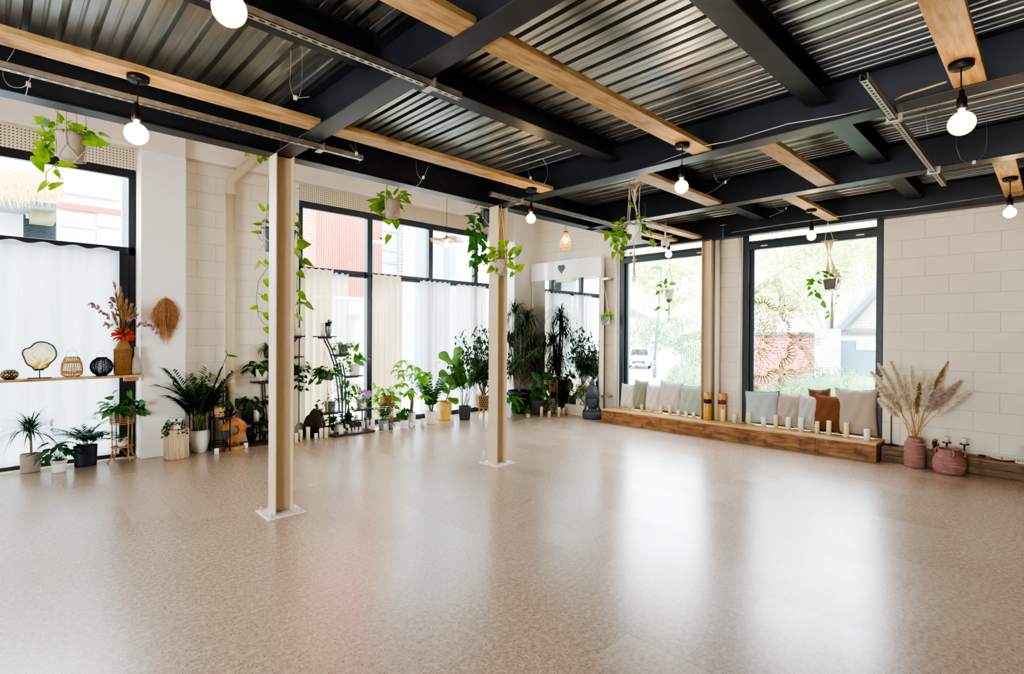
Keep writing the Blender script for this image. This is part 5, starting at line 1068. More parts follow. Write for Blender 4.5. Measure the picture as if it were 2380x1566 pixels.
cr = [(14.4,49.6),(16,50.2),(16.4,52),(16,53.6),(16.6,54.4),(16.6,58.5),(15.8,60.2),(14.4,60.6),(14,62),(13.2,66),(11.8,71),(10.6,75.2),(9.6,76.2),(7,76.6),(5.4,77),(6.6,79.5),(6.9,82),(6,85),(4,86.8),(3.2,87.4),(3.3,88.4),(2.2,91),(.9,95),(0,97)]
def cfn(a, z):
    k = z/u; return 1+(.03*math.sin(a*26)*math.sin(k*2.2) if 54 < k < 60 else (.02*math.sin(a*16+k)*math.sin(k*1.9) if 62 < k < 75 else 0))
cr2 = []
for (q0, z0_), (q1, z1_) in zip(cr, cr[1:]):
    for i in range(3): cr2.append((q0+(q1-q0)*i/3, z0_+(z1_-z0_)*i/3))
MB().lathe([(r*u*.95, z*u) for r, z in cr2+[cr[-1]]], 84, fn=cfn).build('crown', M['statue'], t, True)
fr_ = V((math.cos(fa), math.sin(fa), 0))
dm = MB()
for i in range(-3, 4):
    a = fa+i*.3; q_ = 16.8*u*.95
    for z in (52,56.5): dm.lathe([(0,-.007),(.008,0),(0,.007)], 8, (q_*math.cos(a), q_*math.sin(a), z*u))
for z in (48.6,50.2): dm.lathe([(0,-.006),(.006,0),(0,.006)], 8, (14.9*u*.95*fr_.x, 14.9*u*.95*fr_.y, z*u))
dm.build('headband_beads', M['statue'], t, True)
for s_ in (-1,1):
    b = V((math.cos(fa+s_*1.45), math.sin(fa+s_*1.45), 0)); S0 = lambda r, z, f=0: b*r*u*.95+fr_*f+V((0,0,z*u))
    MB().tube([S0(14,49),S0(15.2,45),S0(15,40),S0(14,34),S0(13.2,30)], [.008,.013,.011,.012,.006], 8).build('ear', M['statue'], t, True)
    MB().tube([S0(14.4,51,-.02),S0(15.8,42,-.03),S0(15,34,-.03),S0(15.5,27,-.02),S0(18.5,20,-.005),S0(22.5,15.5,.0)], [.010,.015,.015,.017,.018,.012], 8).build('braid', M['statue'], t, True)
nk = MB()
for q_, z in ((11.2,19.6),(15.5,18.0),(19.6,16.4)): nk.tube([(q_*u*.93*math.cos(a)*.9, q_*u*.93*math.sin(a), z*u-(.012 if abs(a-fa) < .6 else 0)) for a in [fa-1.5+3*i/22 for i in range(23)]], .006, 5)
for i in range(13): a = fa-.9+i*.15; nk.lathe([(0,-.01),(.012,0),(0,.01)], 8, (23*u*.95*math.cos(a)*.9, 23*u*.95*math.sin(a), 13.5*u-.02*abs(i-6)/6))
nk.build('necklace', M['statue'], t, True)
# benches
by0, by1, bz = 1.50, 5.49, .222
t = thing('window_bench', 'long low stained-wood bench under the two bench windows', 'bench', (7.495,by0,0))
MB().box((0,0,bz-.022),(.46,by1-by0,bz)).build('bench_top', M['benchtop'], t, bevel=.002)
for a, b in ((0,.655),(.658,2.855),(2.858,by1-by0)): MB().box((.004,a,0),(.03,b,bz-.022)).build('front_board', M['bench'], t, bevel=.002)
MB().box((.03,.0,0),(.44,.022,bz-.022)).build('end_board', M['bench'], t, bevel=.002); MB().box((.03,by1-by0-.022,0),(.44,by1-by0,bz-.022)).build('end_board', M['bench'], t, bevel=.002)
t = thing('sleeper_ledge', 'low wooden sleeper ledge along the foot of the blockwork wall', 'ledge', (7.69,-4.4,0))
MB().box((0,0,0),(.257,5.89,.075)).build('lower_sleeper', M['ssleep'], t, bevel=.004); MB().box((.004,0,.075),(.257,5.89,.145)).build('upper_sleeper', M['ssleep'], t, bevel=.004); MB().box((-.004,0,.145),(.257,5.89,.172)).build('top_plank', M['bench'], t, bevel=.003)
# cushions
def fabric(name, h):
    t = NT(name); a = t.noise(t.co((1,1,1)), 260, 2); b = t.noise(t.co(), 5, 3); c = srgb(h); col = t.mix(a, tuple(x*.85 for x in c[:3])+(1,), tuple(min(1,x*1.12) for x in c[:3])+(1,))
    return t.end(t.pb(col, .9, 0, t.bump(b, .35, .02), .15))
def cushion(x0, x1, yt, yb, h, lab, dx=0, roll=0, fringe=False, piping=None):
    B = F((x0+x1)/2, yb, bz); X_ = min(B.x+.075, 7.845)+dx*.5; a = PX(x0,(yt+yb)/2,X_+.06); b = PX(x1,(yt+yb)/2,X_+.06); w = abs(a.y-b.y)*.98; yc_ = (a.y+b.y)/2
    H_ = PX((x0+x1)/2, yt, X_+.12).z-bz+.01; t = thing('cushion', lab, 'cushion', (X_,yc_,bz), 0, 'cushions on the window bench'); n = 18; vs = []
    sd = RN.random()*9; lean = math.radians(7)
    RX = Matrix.Rotation(roll, 3, 'X')
    for s_ in (-1,1):
        for j in range(n+1):
            for i in range(n+1):
                p_, q = 2*i/n-1, 2*j/n-1; th = .062*max(0,(1-abs(p_)**3.2))**.6*max(0,(1-abs(q)**3.2))**.6
                pin = 1-.09*(1-abs(q)**2)*abs(p_)**3; pinq = 1-.09*(1-abs(p_)**2)*abs(q)**3
                th += .008*math.sin(p_*9+q*4+sd)*(1-p_*p_)*(1-q*q)+.005*math.sin(q*13-p_*7+sd)*(1-p_*p_)
                v = RX@V((s_*th*1.0, p_*w/2*pin, q*H_/2*pinq))
                v.z += H_/2; vs.append((v.x*math.cos(lean)+v.z*math.sin(lean)+.03, v.y, v.z*math.cos(lean)*1.03-v.x*math.sin(lean)*.5))
    N_ = (n+1)**2; fs = []
    for l in (0,1):
        for j in range(n):
            for i in range(n):
                k = l*N_+j*(n+1)+i; f = (k,k+1,k+n+2,k+n+1); fs.append(f if l else f[::-1])
    mb = MB().add(vs, fs); z0 = min(v[2] for v in mb.v); mb.v = [(v[0],v[1],v[2]-z0+.002) for v in mb.v]
    o = mb.build('cover', fabric('cushion fabric '+h, h), t, True); mo = o.modifiers.new('w','WELD'); mo.merge_threshold = .0015
    ed = [mb.v[k] for k in [i for i in range(n+1)]+[j*(n+1)+n for j in range(n+1)]+[n*(n+1)+i for i in range(n,-1,-1)]+[j*(n+1) for j in range(n,-1,-1)]]
    if piping: MB().tube(ed, .0045, 5).build('piping', simple('piping '+piping, piping, .9), t, True)
    if fringe:
        f = MB()
        for k in range(0, len(ed)):
            for m_ in range(3): c = V(ed[k])+V((rnd(-.01,.01),rnd(-.008,.008),rnd(-.008,.008))); o_ = (c-V((c.x,0,H_/2))).normalized(); f.tube([c, c+o_*.018], .002, 3)
        f.build('fringe', M['rope'], t)
    return t
cushion(1443,1478,893,944,'d6cdc2','white cotton cushion at the mirror end of the bench')
cushion(1472,1505,886,950,'8f937b','olive sage cushion second from the mirror end of the bench', .02, .05)
cushion(1501,1539,895,955,'d3c8be','ivory fringed cushion between the olive one and the pale grey one', 0, 0, True)
cushion(1530,1586,890,962,'c2bab4','pale warm grey cushion between the fringed and green cushions', .03, .06)
cushion(1579,1636,899,968,'9fa897','grey-green piped cushion leaning by the cream column', 0, -.04, False, '7c8578')
cushion(1730,1813,913,987,'b1b9b7','pale blue-grey piped cushion at the mandala side of the bench', -.02, -.05, False, '6d7672')
cushion(1803,1864,919,994,'b5a697','beige cushion right of the pale blue-grey one', .02, .05)
cushion(1853,1906,922,1000,'bfbdb4','small light grey cushion with a white trim before the rust cushion', 0, .04, False, 'e8e6e0')
cushion(1880,1935,908,985,'6e4e36','brown cushion mostly hidden behind the rust one', .09, -.1)
cushion(1886,1962,922,1006,'7d5238','rust brown cushion beside the big linen cushion', 0, .07)
cushion(1938,2043,907,1015,'b2a294','big linen beige cushion at the pampas end of the bench', .02, -.03)
q = F(1433,943,bz); t = thing('felt_heart', 'tiny red felt pom-pom on the mirror end of the bench', 'ornament', q); MB().lathe([(0,0),(.022,.012),(.026,.03),(.014,.05),(0,.055)], 14).build('pompom', M['red'], t, True); MB().tube([(0,0,.05),(.01,-.01,.065),(.02,0,.05)], .002, 5).build('loop', M['red'], t)
# painted canisters
def floralmat():
    t = NT('painted flowers'); n = t.n('ShaderNodeTexVoronoi', Scale=42); t.l(t.co((1,1,.8)), n.inputs['Vector']); a = t.noise(t.co(), 30, 2)
    c = t.ramp(a, [(.35,'b8863c'),(.47,'d0a254'),(.52,'7d8a2c'),(.58,'c8452e'),(.66,'a32a3c')]); c = t.mix(t.ramp(n.outputs['Distance'], [(.25,(.8,.8,.8,1)),(.5,(0,0,0,1))]), srgb('c79a4e'), c); return t.end(t.pb(c, .3))
M['floral'] = floralmat()
for x, yt, yb, bd, lab in ((1644.5,911,975,'blk','flower-painted wooden canister with a black band, beside the cream column'),(1677.5,913,977,'plum','flower-painted wooden canister with a plum band, right of the white pipe')):
    if bd == 'plum': M['plum'] = simple('plum band', '6a1f42', .6)
    q = F(x, yb, bz); u = MPP(q); h = (yb-yt)*u; r = 9.2*u; t = thing('painted_canister', lab, 'canister', q, 0, 'painted canisters on the bench')
    MB().lathe([(r*.96,0),(r,.01),(r,h*.58),(r*.96,h*.6),(r*.9,h*.6)], 30).build('canister_body', M['floral'], t, True); MB().lathe([(r*.9,h*.59),(r*.93,h*.6),(r*.93,h*.76),(r*.9,h*.77)], 30).build('band', M[bd], t, True)
    MB().lathe([(r*.94,h*.75),(r*.96,h*.77),(r*.96,h*.94),(r*.8,h*.99),(0,h)], 30).build('lid', M['floral'], t, True)
# bench candles
gB = 'candles along the window bench'; spec = [(1463,21,7,0),(1492,15,7,0),(1514.7,18.5,7.5,0),(1536,18,7.5,0),(1556.8,22,8,0),(1577,11,8,2),(1594.7,11.5,8.5,2),(1612,11.5,8.5,2),(1679.4,28,9.5,0),(1707.6,20.5,9.5,0),(1741,28.5,10,0),(1775,21,12.5,1),(1803.5,29,10.5,0),(1832,28,13,1),(1861.8,31,14,1),(1899.4,27,11,0),(1926.5,32.5,12,0),(1967,34,12.5,0),(2015,26,15.5,1)]
ys = [952,956,958.5,962,964,966,969,970.6,980,983.5,987,991,994.7,999,1003,1007.6,1011.5,1018,1025]
labs = ['cream candle in front of the white cushion at the mirror end of the bench','short cream candle in front of the olive cushion','cream candle in front of the ivory fringed cushion','cream candle between the fringed and pale grey cushions','taller cream candle in front of the pale warm grey cushion','tiny white stub candle at the edge of the pale warm grey cushion','tiny white stub candle, middle of the three before the grey-green cushion','tiny white stub candle nearest the black-banded canister',
 'tall cream candle in front of the plum-banded canister','short cream candle between the canister and the mandala window','cream candle at the corner of the pale blue-grey cushion','white candle with a wick in front of the pale blue-grey cushion','tall cream candle left of the beige cushion','white wicked candle in front of the beige cushion','largest white wicked candle, before the light grey cushion','cream candle between the light grey and rust cushions','tall cream candle in front of the rust cushion','tall cream candle in front of the big linen cushion','white wicked candle at the pampas end of the bench']
for (x, h, w_, k), yb, lab in zip(spec, ys, labs): candle(F(x, yb-1.5, bz), h, w_, lab, 'wax' if k == 0 else 'waxw', gB, k == 1)
# pottery and pampas
p = F(2126,1084); u = MPP(p); k = HC(p); VT = p; t = thing('clay_vase', 'tall pink limewashed clay vase holding the pampas grass', 'vase', p); q_ = 26*u*k
hv = 68*u
MB().lathe([(a_*q_, b_*hv) for a_, b_ in ((.9,0),(.98,.03),(1,.12),(1,.7),(.96,.82),(.82,.89),(.68,.94),(.7,1),(.6,1),(.56,.93),(.8,.7))], 40, fn=lambda a, z: 1+.006*math.sin(z*130)).build('vase_body', M['pottery'], t, True)
for a in (-1.9,.3): MB().tube([(q_*.74*math.cos(a),q_*.74*math.sin(a),hv*.94),(q_*.9*math.cos(a),q_*.9*math.sin(a),hv*.95),(q_*1.0*math.cos(a),q_*1.0*math.sin(a),hv*.86),(q_*.97*math.cos(a),q_*.97*math.sin(a),hv*.78)], .011, 8).build('loop_handle', M['pottery'], t, True)

p = F(2206,1099); u = MPP(p); k = HC(p); t = thing('clay_pot', 'wide squat pink limewashed clay pot with loop handles', 'pot', p); q_ = 41*u*k; h_ = 56*u
MB().lathe([(q_*.8,0),(q_*.92,.02),(q_,h_*.3),(q_*.98,h_*.55),(q_*.82,h_*.75),(q_*.66,h_*.84),(q_*.64,h_*.98),(q_*.68,h_),(q_*.6,h_),(q_*.58,h_*.85),(q_*.8,h_*.5)], 44, fn=lambda a, z: 1+.006*math.sin(z*110)).build('pot_body', M['pottery'], t, True)
for a in (-2.75,-1.7,-.4,1.2): MB().tube([(q_*(.66+b)*math.cos(a),q_*(.66+b)*math.sin(a),z*h_) for b, z in ((0,.93),(.14,.99),(.26,.92),(.27,.8),(.16,.74))], .012, 8).build('loop_handle', M['pottery'], t, True)
def pl(c, x, y, m, ln=.45): return (1980+x/4.605, 800+y/4.605, m, ln)
tips = [(290,215,'plume'),(420,190,'plume'),(640,238,'plume'),(215,300,'plume'),(1035,190,'plumeb'),(1000,285,'plume'),(1165,395,'plumep'),(1290,490,'plume'),(840,320,'plume'),(755,305,'plume'),(490,370,'plume'),(615,420,'plume'),(345,430,'plume'),(285,470,'plume'),(300,590,'plume'),(870,380,'plume'),(1120,440,'plumep'),(1180,560,'plume'),(960,470,'plumep'),(720,420,'plumeb'),(560,330,'plume')]
mouth = VT+V((0,0,hv-.05)); cl = {'plume':'fluffy cream pampas plume standing in the tall pink clay vase','plumep':'pinkish grey reed plume standing in the tall pink clay vase','plumeb':'brown dried reed plume standing in the tall pink clay vase'}
for x, y, m_ in tips:
    T = AT(1980+x/4.605, 800+y/4.605, VT+HD*rnd(-.12,.10))-mouth
    if (mouth+T).x > 7.86: T.x = 7.86-mouth.x
    t = thing('pampas_plume', cl[m_], 'dried grass', mouth, 0, {'plume':'cream pampas plumes','plumep':'pinkish reed plumes','plumeb':'brown reed plumes'}[m_])
    ctl = V((T.x*.32, T.y*.32, T.z*.55)); C = lambda s: ctl*(2*s*(1-s))+T*(s*s)
    off = V((rnd(-.04,.04),rnd(-.04,.04),0)); MB().tube([off*(1-i/10)+C(i/10) for i in range(11)], [.0028]*7+[.002]*4, 5).build('stem', M['straw'], t)
    f = MB(); s0 = rnd(.42,.55)
    big = m_ != 'plumeb'
    for i in range(900 if big else 420):
        s = s0+(1-s0)*rnd(0,1)**.9; c = C(s); tg = (C(min(1,s+.02))-C(max(0,s-.02))).normalized(); k = (s-s0)/(1-s0); L = ((.11 if big else .085)*(.55+.75*math.sin(PI*min(1,k*.9+.12))))*rnd(.6,1.1)*(1-k*.35)
        d = (tg*1.25+V((rnd(-1,1),rnd(-1,1),rnd(-1,1)))*.62).normalized(); sd = d.cross(V((rnd(-1,1),rnd(-1,1),rnd(-1,1)))).normalized(); w_ = .0032; mid = c+d*L*.55; e = c+d*L-V((0,0,L*.28))
        f.add([c-sd*w_*.5, c+sd*w_*.5, mid+sd*w_, mid-sd*w_, e], [(0,1,2,3),(3,2,4)])
    f.build('plume', M[m_], t)
# things on the sleeper ledge
lz = .172
q = F(2071,1034,lz); t = thing('candle_stand', 'tall thin black metal stand with a round foot behind the pampas', 'stand', q)
MB().lathe([(.075,0),(.075,.006),(.02,.014),(.01,.02),(0,.02)], 26).build('foot', M['blk'], t, True); MB().tube([(0,0,.01),(0,0,.72)], .0065, 8).build('pole', M['blk'], t); MB().lathe([(.03,.72),(.035,.735),(0,.73)], 18).build('cup', M['blk'], t)
q = F(2172,1047,lz); t = thing('brass_hand', 'small brass hand ornament with upright fingers on the sleeper ledge', 'ornament', q, math.radians(-60)); t.rotation_euler = (0,0,math.atan2(RT.y,RT.x))
MB().lathe([(.028,0),(.03,.006),(.02,.02),(.018,.03),(0,.03)], 16).build('hand_base', M['brass'], t, True); h = MB(); h.lathe([(.017,.02),(.022,.045),(.029,.075),(.027,.088),(0,.09)], 16, sy=.42)
for i, (x, l, a) in enumerate(((-.021,.042,-.16),(-.007,.054,-.04),(.007,.058,.04),(.020,.048,.14))): h.tube([(x,0,.083),(x+a*l*.5,-.001,.083+l*.5),(x+a*l*.9,-.004,.083+l)], [.0068,.006,.004], 8)
h.tube([(.022,0,.048),(.037,-.004,.066),(.041,-.007,.09)], [.008,.0068,.0045], 8); h.build('hand', M['brass'], t, True)
for x, y, yt, lab, lc in ((2200,1050,1018,'black pedestal candle holder behind the wide pink pot','cream candle on the black pedestal holder behind the wide pink pot'),(2241,1059,1022,'black pedestal candle holder right of the wide pink pot','pale candle on the black pedestal holder right of the wide pink pot')):
    q = F(x, y, lz); u = MPP(q); t = thing('candle_holder', lab, 'candle holder', q, 0, 'black pedestal candle holders'); hh = (y-yt-10)*u
    MB().lathe([(.042,0),(.042,.005),(.01,.012),(0,.012)], 22).build('foot', M['blk'], t, True); MB().lathe([(.008,.01),(.006,hh*.5),(.009,hh*.95),(0,hh*.95)], 12).build('stem', M['blk'], t, True); MB().lathe([(.012,hh*.92),(.043,hh*.96),(.043,hh+.004),(.038,hh),(0,hh)], 24).build('dish', M['blk'], t, True)
    candle(q+V((0,0,hh+.001)), 13, 12, lc, 'wax')
q = F(2283,1062,lz); t = thing('glass_dish', 'small glass dish of dark incense pieces on the sleeper ledge', 'dish', q); MB().lathe([(.03,0),(.055,.012),(.058,.012),(.033,.003),(0,.003)], 22).build('dish', M['glass'], t, True); m_ = MB()
for k in range(9): m_.cbox((rnd(-.03,.03),rnd(-.03,.03),.012+rnd(0,.008)), (.022,.012,.01), rnd(0,3))
m_.build('incense_pieces', M['blk'], t)
q = F(2330,1068,lz); t = thing('shell_plate', 'scalloped white plate on the sleeper ledge', 'plate', q); MB().lathe([(.04,0),(.09,.012),(.1,.018),(.096,.018),(.05,.006),(0,.006)], 40, fn=lambda a, z: 1+.05*math.sin(a*12)*(z>.01)).build('plate', M['potw'], t, True); MB().tube([(-.04,0,.012),(.04,.01,.014)], .006, 6).build('wooden_stick', M['straw'], t)
q = F(2374,1076,lz); q.x -= .0; u = MPP(q); t = thing('wire_birdcage', 'small white wire birdcage lantern at the picture edge on the ledge', 'birdcage', q); r = .045; c_ = MB()
for i in range(14): a = 2*PI*i/14; c_.tube([(r*math.cos(a)*w_,r*math.sin(a)*w_,z) for w_, z in ((1,.004),(1,.09),(.9,.13),(.6,.155),(.1,.165))], .0016, 4)
for z in (.03,.06,.09): c_.ring((0,0,z), r, .0016, 24, 4)
c_.build('wires', M['whitep'], t); MB().lathe([(r*1.1,0),(r*1.1,.008),(0,.008)], 22).build('base', M['whitep'], t); MB().ring((0,0,.178), .012, .002, 16, 4, M=Matrix.Rotation(PI/2,3,'X')).build('ring', M['whitep'], t)
# mandala decal on the glass
def mandala():
    o = PX(1742,789,8.012); R0 = 1.0; mb = MB(); lim = 3.272-.15-o.y+.0
    def line(pts, w=.0036):
        run = []
        for p in pts+[None]:
            ok = p is not None and -p[0] <= lim+.03 and p[1] > -o.z+.28
            if ok: run.append(p)
            else:
                if len(run) > 1: mb.tube([(0,-a,b) for a, b in run], w, 4)
                run = []
    rotp = lambda pts, a: [(x*math.cos(a)-y*math.sin(a), x*math.sin(a)+y*math.cos(a)) for x, y in pts]
    def both(pts, a): line(rotp(pts, a)); line(rotp([(x,-y) for x, y in pts], a))
    def arcp(cx, cy, r, a0, a1, n=14): return [(cx+r*math.cos(a0+(a1-a0)*i/n), cy+r*math.sin(a0+(a1-a0)*i/n)) for i in range(n+1)]
    def bez(p0, p1, p2, p3, n=14): return [tuple((1-t)**3*a+3*(1-t)**2*t*b+3*(1-t)*t*t*c+t**3*d for a, b, c, d in zip(p0,p1,p2,p3)) for t in [i/n for i in range(n+1)]]
    line(arcp(0,0,.19,0,2*PI,40)); line(arcp(0,0,.165,0,2*PI,40)); line(arcp(0,0,.12,0,2*PI,30))
    for k in range(16): line(rotp(arcp(.178,0,.02,0,2*PI,10), k*PI/8))
    for k in range(-2, 3):
        a = k*PI/4                                   # pointed inner petals with leaf and stamens
        both(bez((.2,.12),(.35,.24),(.5,.14),(.64,0)), a); both(bez((.2,.15),(.36,.29),(.53,.18),(.71,0)), a)
        both(bez((.2,0),(.26,.08),(.34,.06),(.39,0)), a); line(rotp([(.2,0),(.52,0)], a)); line(rotp(arcp(.535,0,.016,0,2*PI,10), a))
        for s in range(4): both([(.22+s*.04,0),(.26+s*.04,.045-.008*s)], a)
        for y1, x1 in ((.06,.47),(.11,.39),(.15,.30)): both([(.22,y1*.35),(x1,y1)], a); both(arcp(x1+.013,y1+.004,.014,0,2*PI,8), a)
        # round bud behind the tip
        for r in (.135,.105): line(rotp(arcp(.80,0,r,-2.3,2.3,24), a))
        for q in (-.5,0,.5): line(rotp(bez((.72,0),(.80,-.05+q*.12),(.88,.02+q*.14),(.86,q*.1)), a)); line(rotp(bez((.72,0),(.80,.05+q*.12),(.88,.06+q*.14),(.86,q*.1)), a))
        for q in (-.28,0,.28): line(rotp(arcp(.955,q*.16,.032,-1.7,1.7,10), a))
    for k in range(-2, 2):
        a = k*PI/4+PI/8                              # big outer petals
        for s in (1.0,.93,.80,.74):
            both(bez((.55,.02+.23*s-.08),(.62,.34*s),(.78,.27*s),(.55+(1.08-.55)*s,0)), a)
        for i in range(26):
            t_ = .12+.8*i/26; f = lambda s: tuple((1-t_)**3*p+3*(1-t_)**2*t_*q_+3*(1-t_)*t_*t_*r_+t_**3*w_ for p, q_, r_, w_ in zip((.55,.02+.23*s-.08),(.62,.34*s),(.78,.27*s),(.55+(1.08-.55)*s,0)))
            both([f(.80), f(.90)], a)
        for r in (.085,.06): line(rotp(arcp(.52,0,r,-2,2,16), a))
        for j in range(-3, 4):
            b = j*.34; L0, L1 = .60, .73+.03*math.cos(j); d = (math.cos(b),math.sin(b)); n_ = (-d[1],d[0])
            base = (.52+d[0]*.085, d[1]*.085); tip = (.52+d[0]*.215, d[1]*.215)
            for w_ in (.03,.018): line(rotp([(base[0]+n_[0]*w_*s_*e+(tip[0]-base[0])*u_, base[1]+n_[1]*w_*s_*e+(tip[1]-base[1])*u_) for u_, s_, e in ((0,1,.4),(.5,1,.9),(.85,1,.8),(1,0,1),(.85,-1,.8),(.5,-1,.9),(0,-1,.4))], a))
        for s_ in (-1,1):
            sp = [(.84+.032*(1-i/22)*math.cos(i*.5), s_*(.07+.032*(1-i/22)*math.sin(i*.5))) for i in range(20)]; line(rotp(sp, a))
            sp = [(.74+.03*(1-i/22)*math.cos(i*.5+1), s_*(.155+.03*(1-i/22)*math.sin(i*.5+1))) for i in range(20)]; line(rotp(sp, a))
        both(bez((.76,0),(.80,.04),(.82,.04),(.86,0)), a); both(bez((.9,0),(.93,.03),(.96,.03),(1.0,0)), a)
    mb.v = [(a, b*.94, c*.94) for a, b, c in mb.v]; ob = mb.build('window_decal', M['gold'], loc=o); tag(ob, 'gold line mandala flower decal stuck on the bench window glass', 'decal')
mandala()
# ================================================================== HANGING PLANTERS
def hanger(t, P, r, h, top, m='rope', n=4, w=.0035, knot=.5, tail=0):
    # rope hanger around a pot of radius r and height h standing at the thing's origin
    mb = MB(); tp = V(top)-P; a0 = rnd(0,1.5)
    for k in range(n):
        a = a0+2*PI*k/n; c = lambda q, z, o=0: V((q*math.cos(a+o), q*math.sin(a+o), z)); st = PI/n
        for e in (-.0016,.0016):
            x = V((e,e,0)); mb.tube([tp+x, tp.lerp(c(r*1.05,h*1.05),.55)+x*2, c(r*1.06,h*1.02)+x, c(r*1.05,h*knot)+x], w*.75, 5)
        for s_ in (-1,1): mb.tube([c(r*1.05,h*knot), c(r*1.03,h*.04,s_*st), c(r*.55,-.006,s_*st), V((0,0,-.012))], w*.7, 5)
        mb.lathe([(0,-.009),(.007,0),(0,.009)], 8, c(r*1.05,h*knot))
    if tail:
        for k in range(9): a = 2*PI*k/9; mb.tube([(0,0,-.01),(.008*math.cos(a),.008*math.sin(a),-tail*.3),(.012*math.cos(a+.4),.012*math.sin(a+.4),-tail*rnd(.85,1))], .0028, 4)
    return mb.build('macrame_hanger', M[m], t, True)
def hplant(lab, c, wpx, hpx, m, P, top, sc, ox, oy, leaves, vines=(), leaf='pothos', name='hanging_planter', rb=.8, mound=(0,), rope='rope', tail=0, W=.62, knot=.5, dz=.07):
    # P: pot base centre; c unused label hook
    u = MPP(P); r = wpx*u/2; h = hpx*u; t = thing(name, lab, 'hanging planter', P)
    hk = HC(P); pot(t, m, r, r*rb, h); hanger(t, P, r*hk, h, top, rope, 4, .0035, knot, tail)
    p = Plant()
    if mound[0]: p.mound(h*.97, r*.7, mound[0], mound[1], mound[2], None, 'heart', .05, (.1,1.4), 1.4)
    P0 = P+V((0,0,h))
    for v in vines: p.pxvine(P, P0, v, sc, ox, oy)
    p.px(P, P0, leaves, W, 'heart', dz, sc, ox, oy); p.done(t, leaf); return t
# 1: big planter before the sheer curtain
P = PY(166,374,5.2)
hplant('big taupe pot with variegated pothos in a rope hanger above the sheer curtain', 0, 73, 62, 'potb', P, V((P.x-.01,P.y,4.28)), 5.95, 0, 200,
 [(640,520,450,400),(660,540,560,390),(600,570,520,640,.5),(700,690,435,620,.45),(730,760,590,690),(620,860,440,720),(690,1000,420,880,.75),(500,980,610,1210,.6),(1190,740,1545,825,.45),(820,1075,1090,1130,.5),(640,1340,505,1475,.6),(690,1400,905,1330,.5),(770,1170,835,1275,.6),(860,500,760,460),(900,530,1000,470),(960,580,1220,590,.5),(1130,600,1000,500),(870,470,755,320,.3),(700,800,760,930),(640,900,780,850),(1160,660,1250,690),(1010,560,930,480),(700,640,740,540),(640,780,600,950),(1100,640,1210,640),(800,690,700,560),(560,880,700,1040,.7)],
 [[(880,680),(700,760),(640,900)],[(800,1040),(740,1110),(640,1190),(635,1330)],[(640,1300),(690,1350),(730,1345)],[(770,1110),(765,1190),(830,1285)],[(760,1090),(870,1290)],[(620,640),(580,540)],[(960,690),(920,570)],[(1040,690),(960,590)],[(990,690),(1010,590)]], mound=(16,.10,.10))
# 2: smaller taupe pot under the edge beam
P = PY(912,507,5.4)
hplant('taupe pot with pothos in a jute hanger before the perforated board between the columns', 0, 39, 42, 'potb', P, V((P.x,P.y,4.28)), 5.95, 560, 300,
 [(1990,970,1870,870,.5),(1960,930,1865,910,.5),(1940,1000,1720,990,.4),(1990,1060,1750,1060,.6),(1940,1150,1780,1090,.5),(2010,1190,1885,1190,.6),(2070,1300,1950,1250,.6),(2150,1270,2150,1400,.75),(2060,1470,1995,1600,.8),(1950,1520,1905,1490,.6),(2240,910,2370,1060,.4),(2230,880,2380,930,.3),(2210,880,2310,850,.5),(2240,1100,2262,1140),(2060,910,2000,820),(2120,900,2190,800),(2230,1000,2280,1020),(2080,960,2030,870),(2160,960,2220,880),(1900,1040,1790,1150,.7),(1960,1080,1900,1150,.6)],
 [[(2110,1240),(2095,1380),(2050,1480),(1960,1540)],[(2060,980),(1960,970),(1900,920)],[(2060,1000),(1900,1040),(1780,1080)],[(2180,980),(2280,890),(2360,920)]], mound=(18,.10,.085), rope='jute')
# 3: dark pot behind the second column
P = PY(1134,527,5.0)
hplant('dense green pothos in a dark pot mostly hidden behind the second column', 0, 34, 36, 'potgd', P, V((P.x,P.y,4.28)), 5.95, 900, 380,
 [(1310,680,1380,620),(1390,650,1270,610),(1210,750,1045,710,.6),(1310,720,1220,680,.5),(1200,800,1085,830,.6),(1130,910,1055,1000,.55),(1200,960,1050,960,.5),(1240,840,1300,960),(1180,1020,1140,1150),(1200,1100,1105,1240),(1280,1080,1390,1170),(1240,1260,1135,1310),(1180,1350,1130,1445,.8),(1250,1290,1310,1390),(1200,1390,1265,1510),(1330,1260,1390,1410,.7),(1370,800,1330,910),(1300,1010,1240,1090),(1240,1540,1160,1570),(1210,1430,1150,1330),(1290,900,1190,900),(1300,960,1380,1010),(1260,1180,1180,1190),(1350,1140,1300,1240),(1330,740,1250,810),(1160,740,1210,860),(1290,1330,1230,1420),(1200,880,1140,860),(1270,760,1330,850),(1240,1000,1290,1100),(1340,1020,1390,1100),(1180,930,1230,1040)],
 [[(1380,760),(1320,700),(1220,740),(1180,900),(1200,1100),(1240,1300),(1220,1480)],[(1350,760),(1280,900),(1300,1080),(1330,1280)],[(1240,1480),(1240,1560),(1330,1700)]], 'pothosd', mound=(22,.16,.1))
p3 = Plant(); 
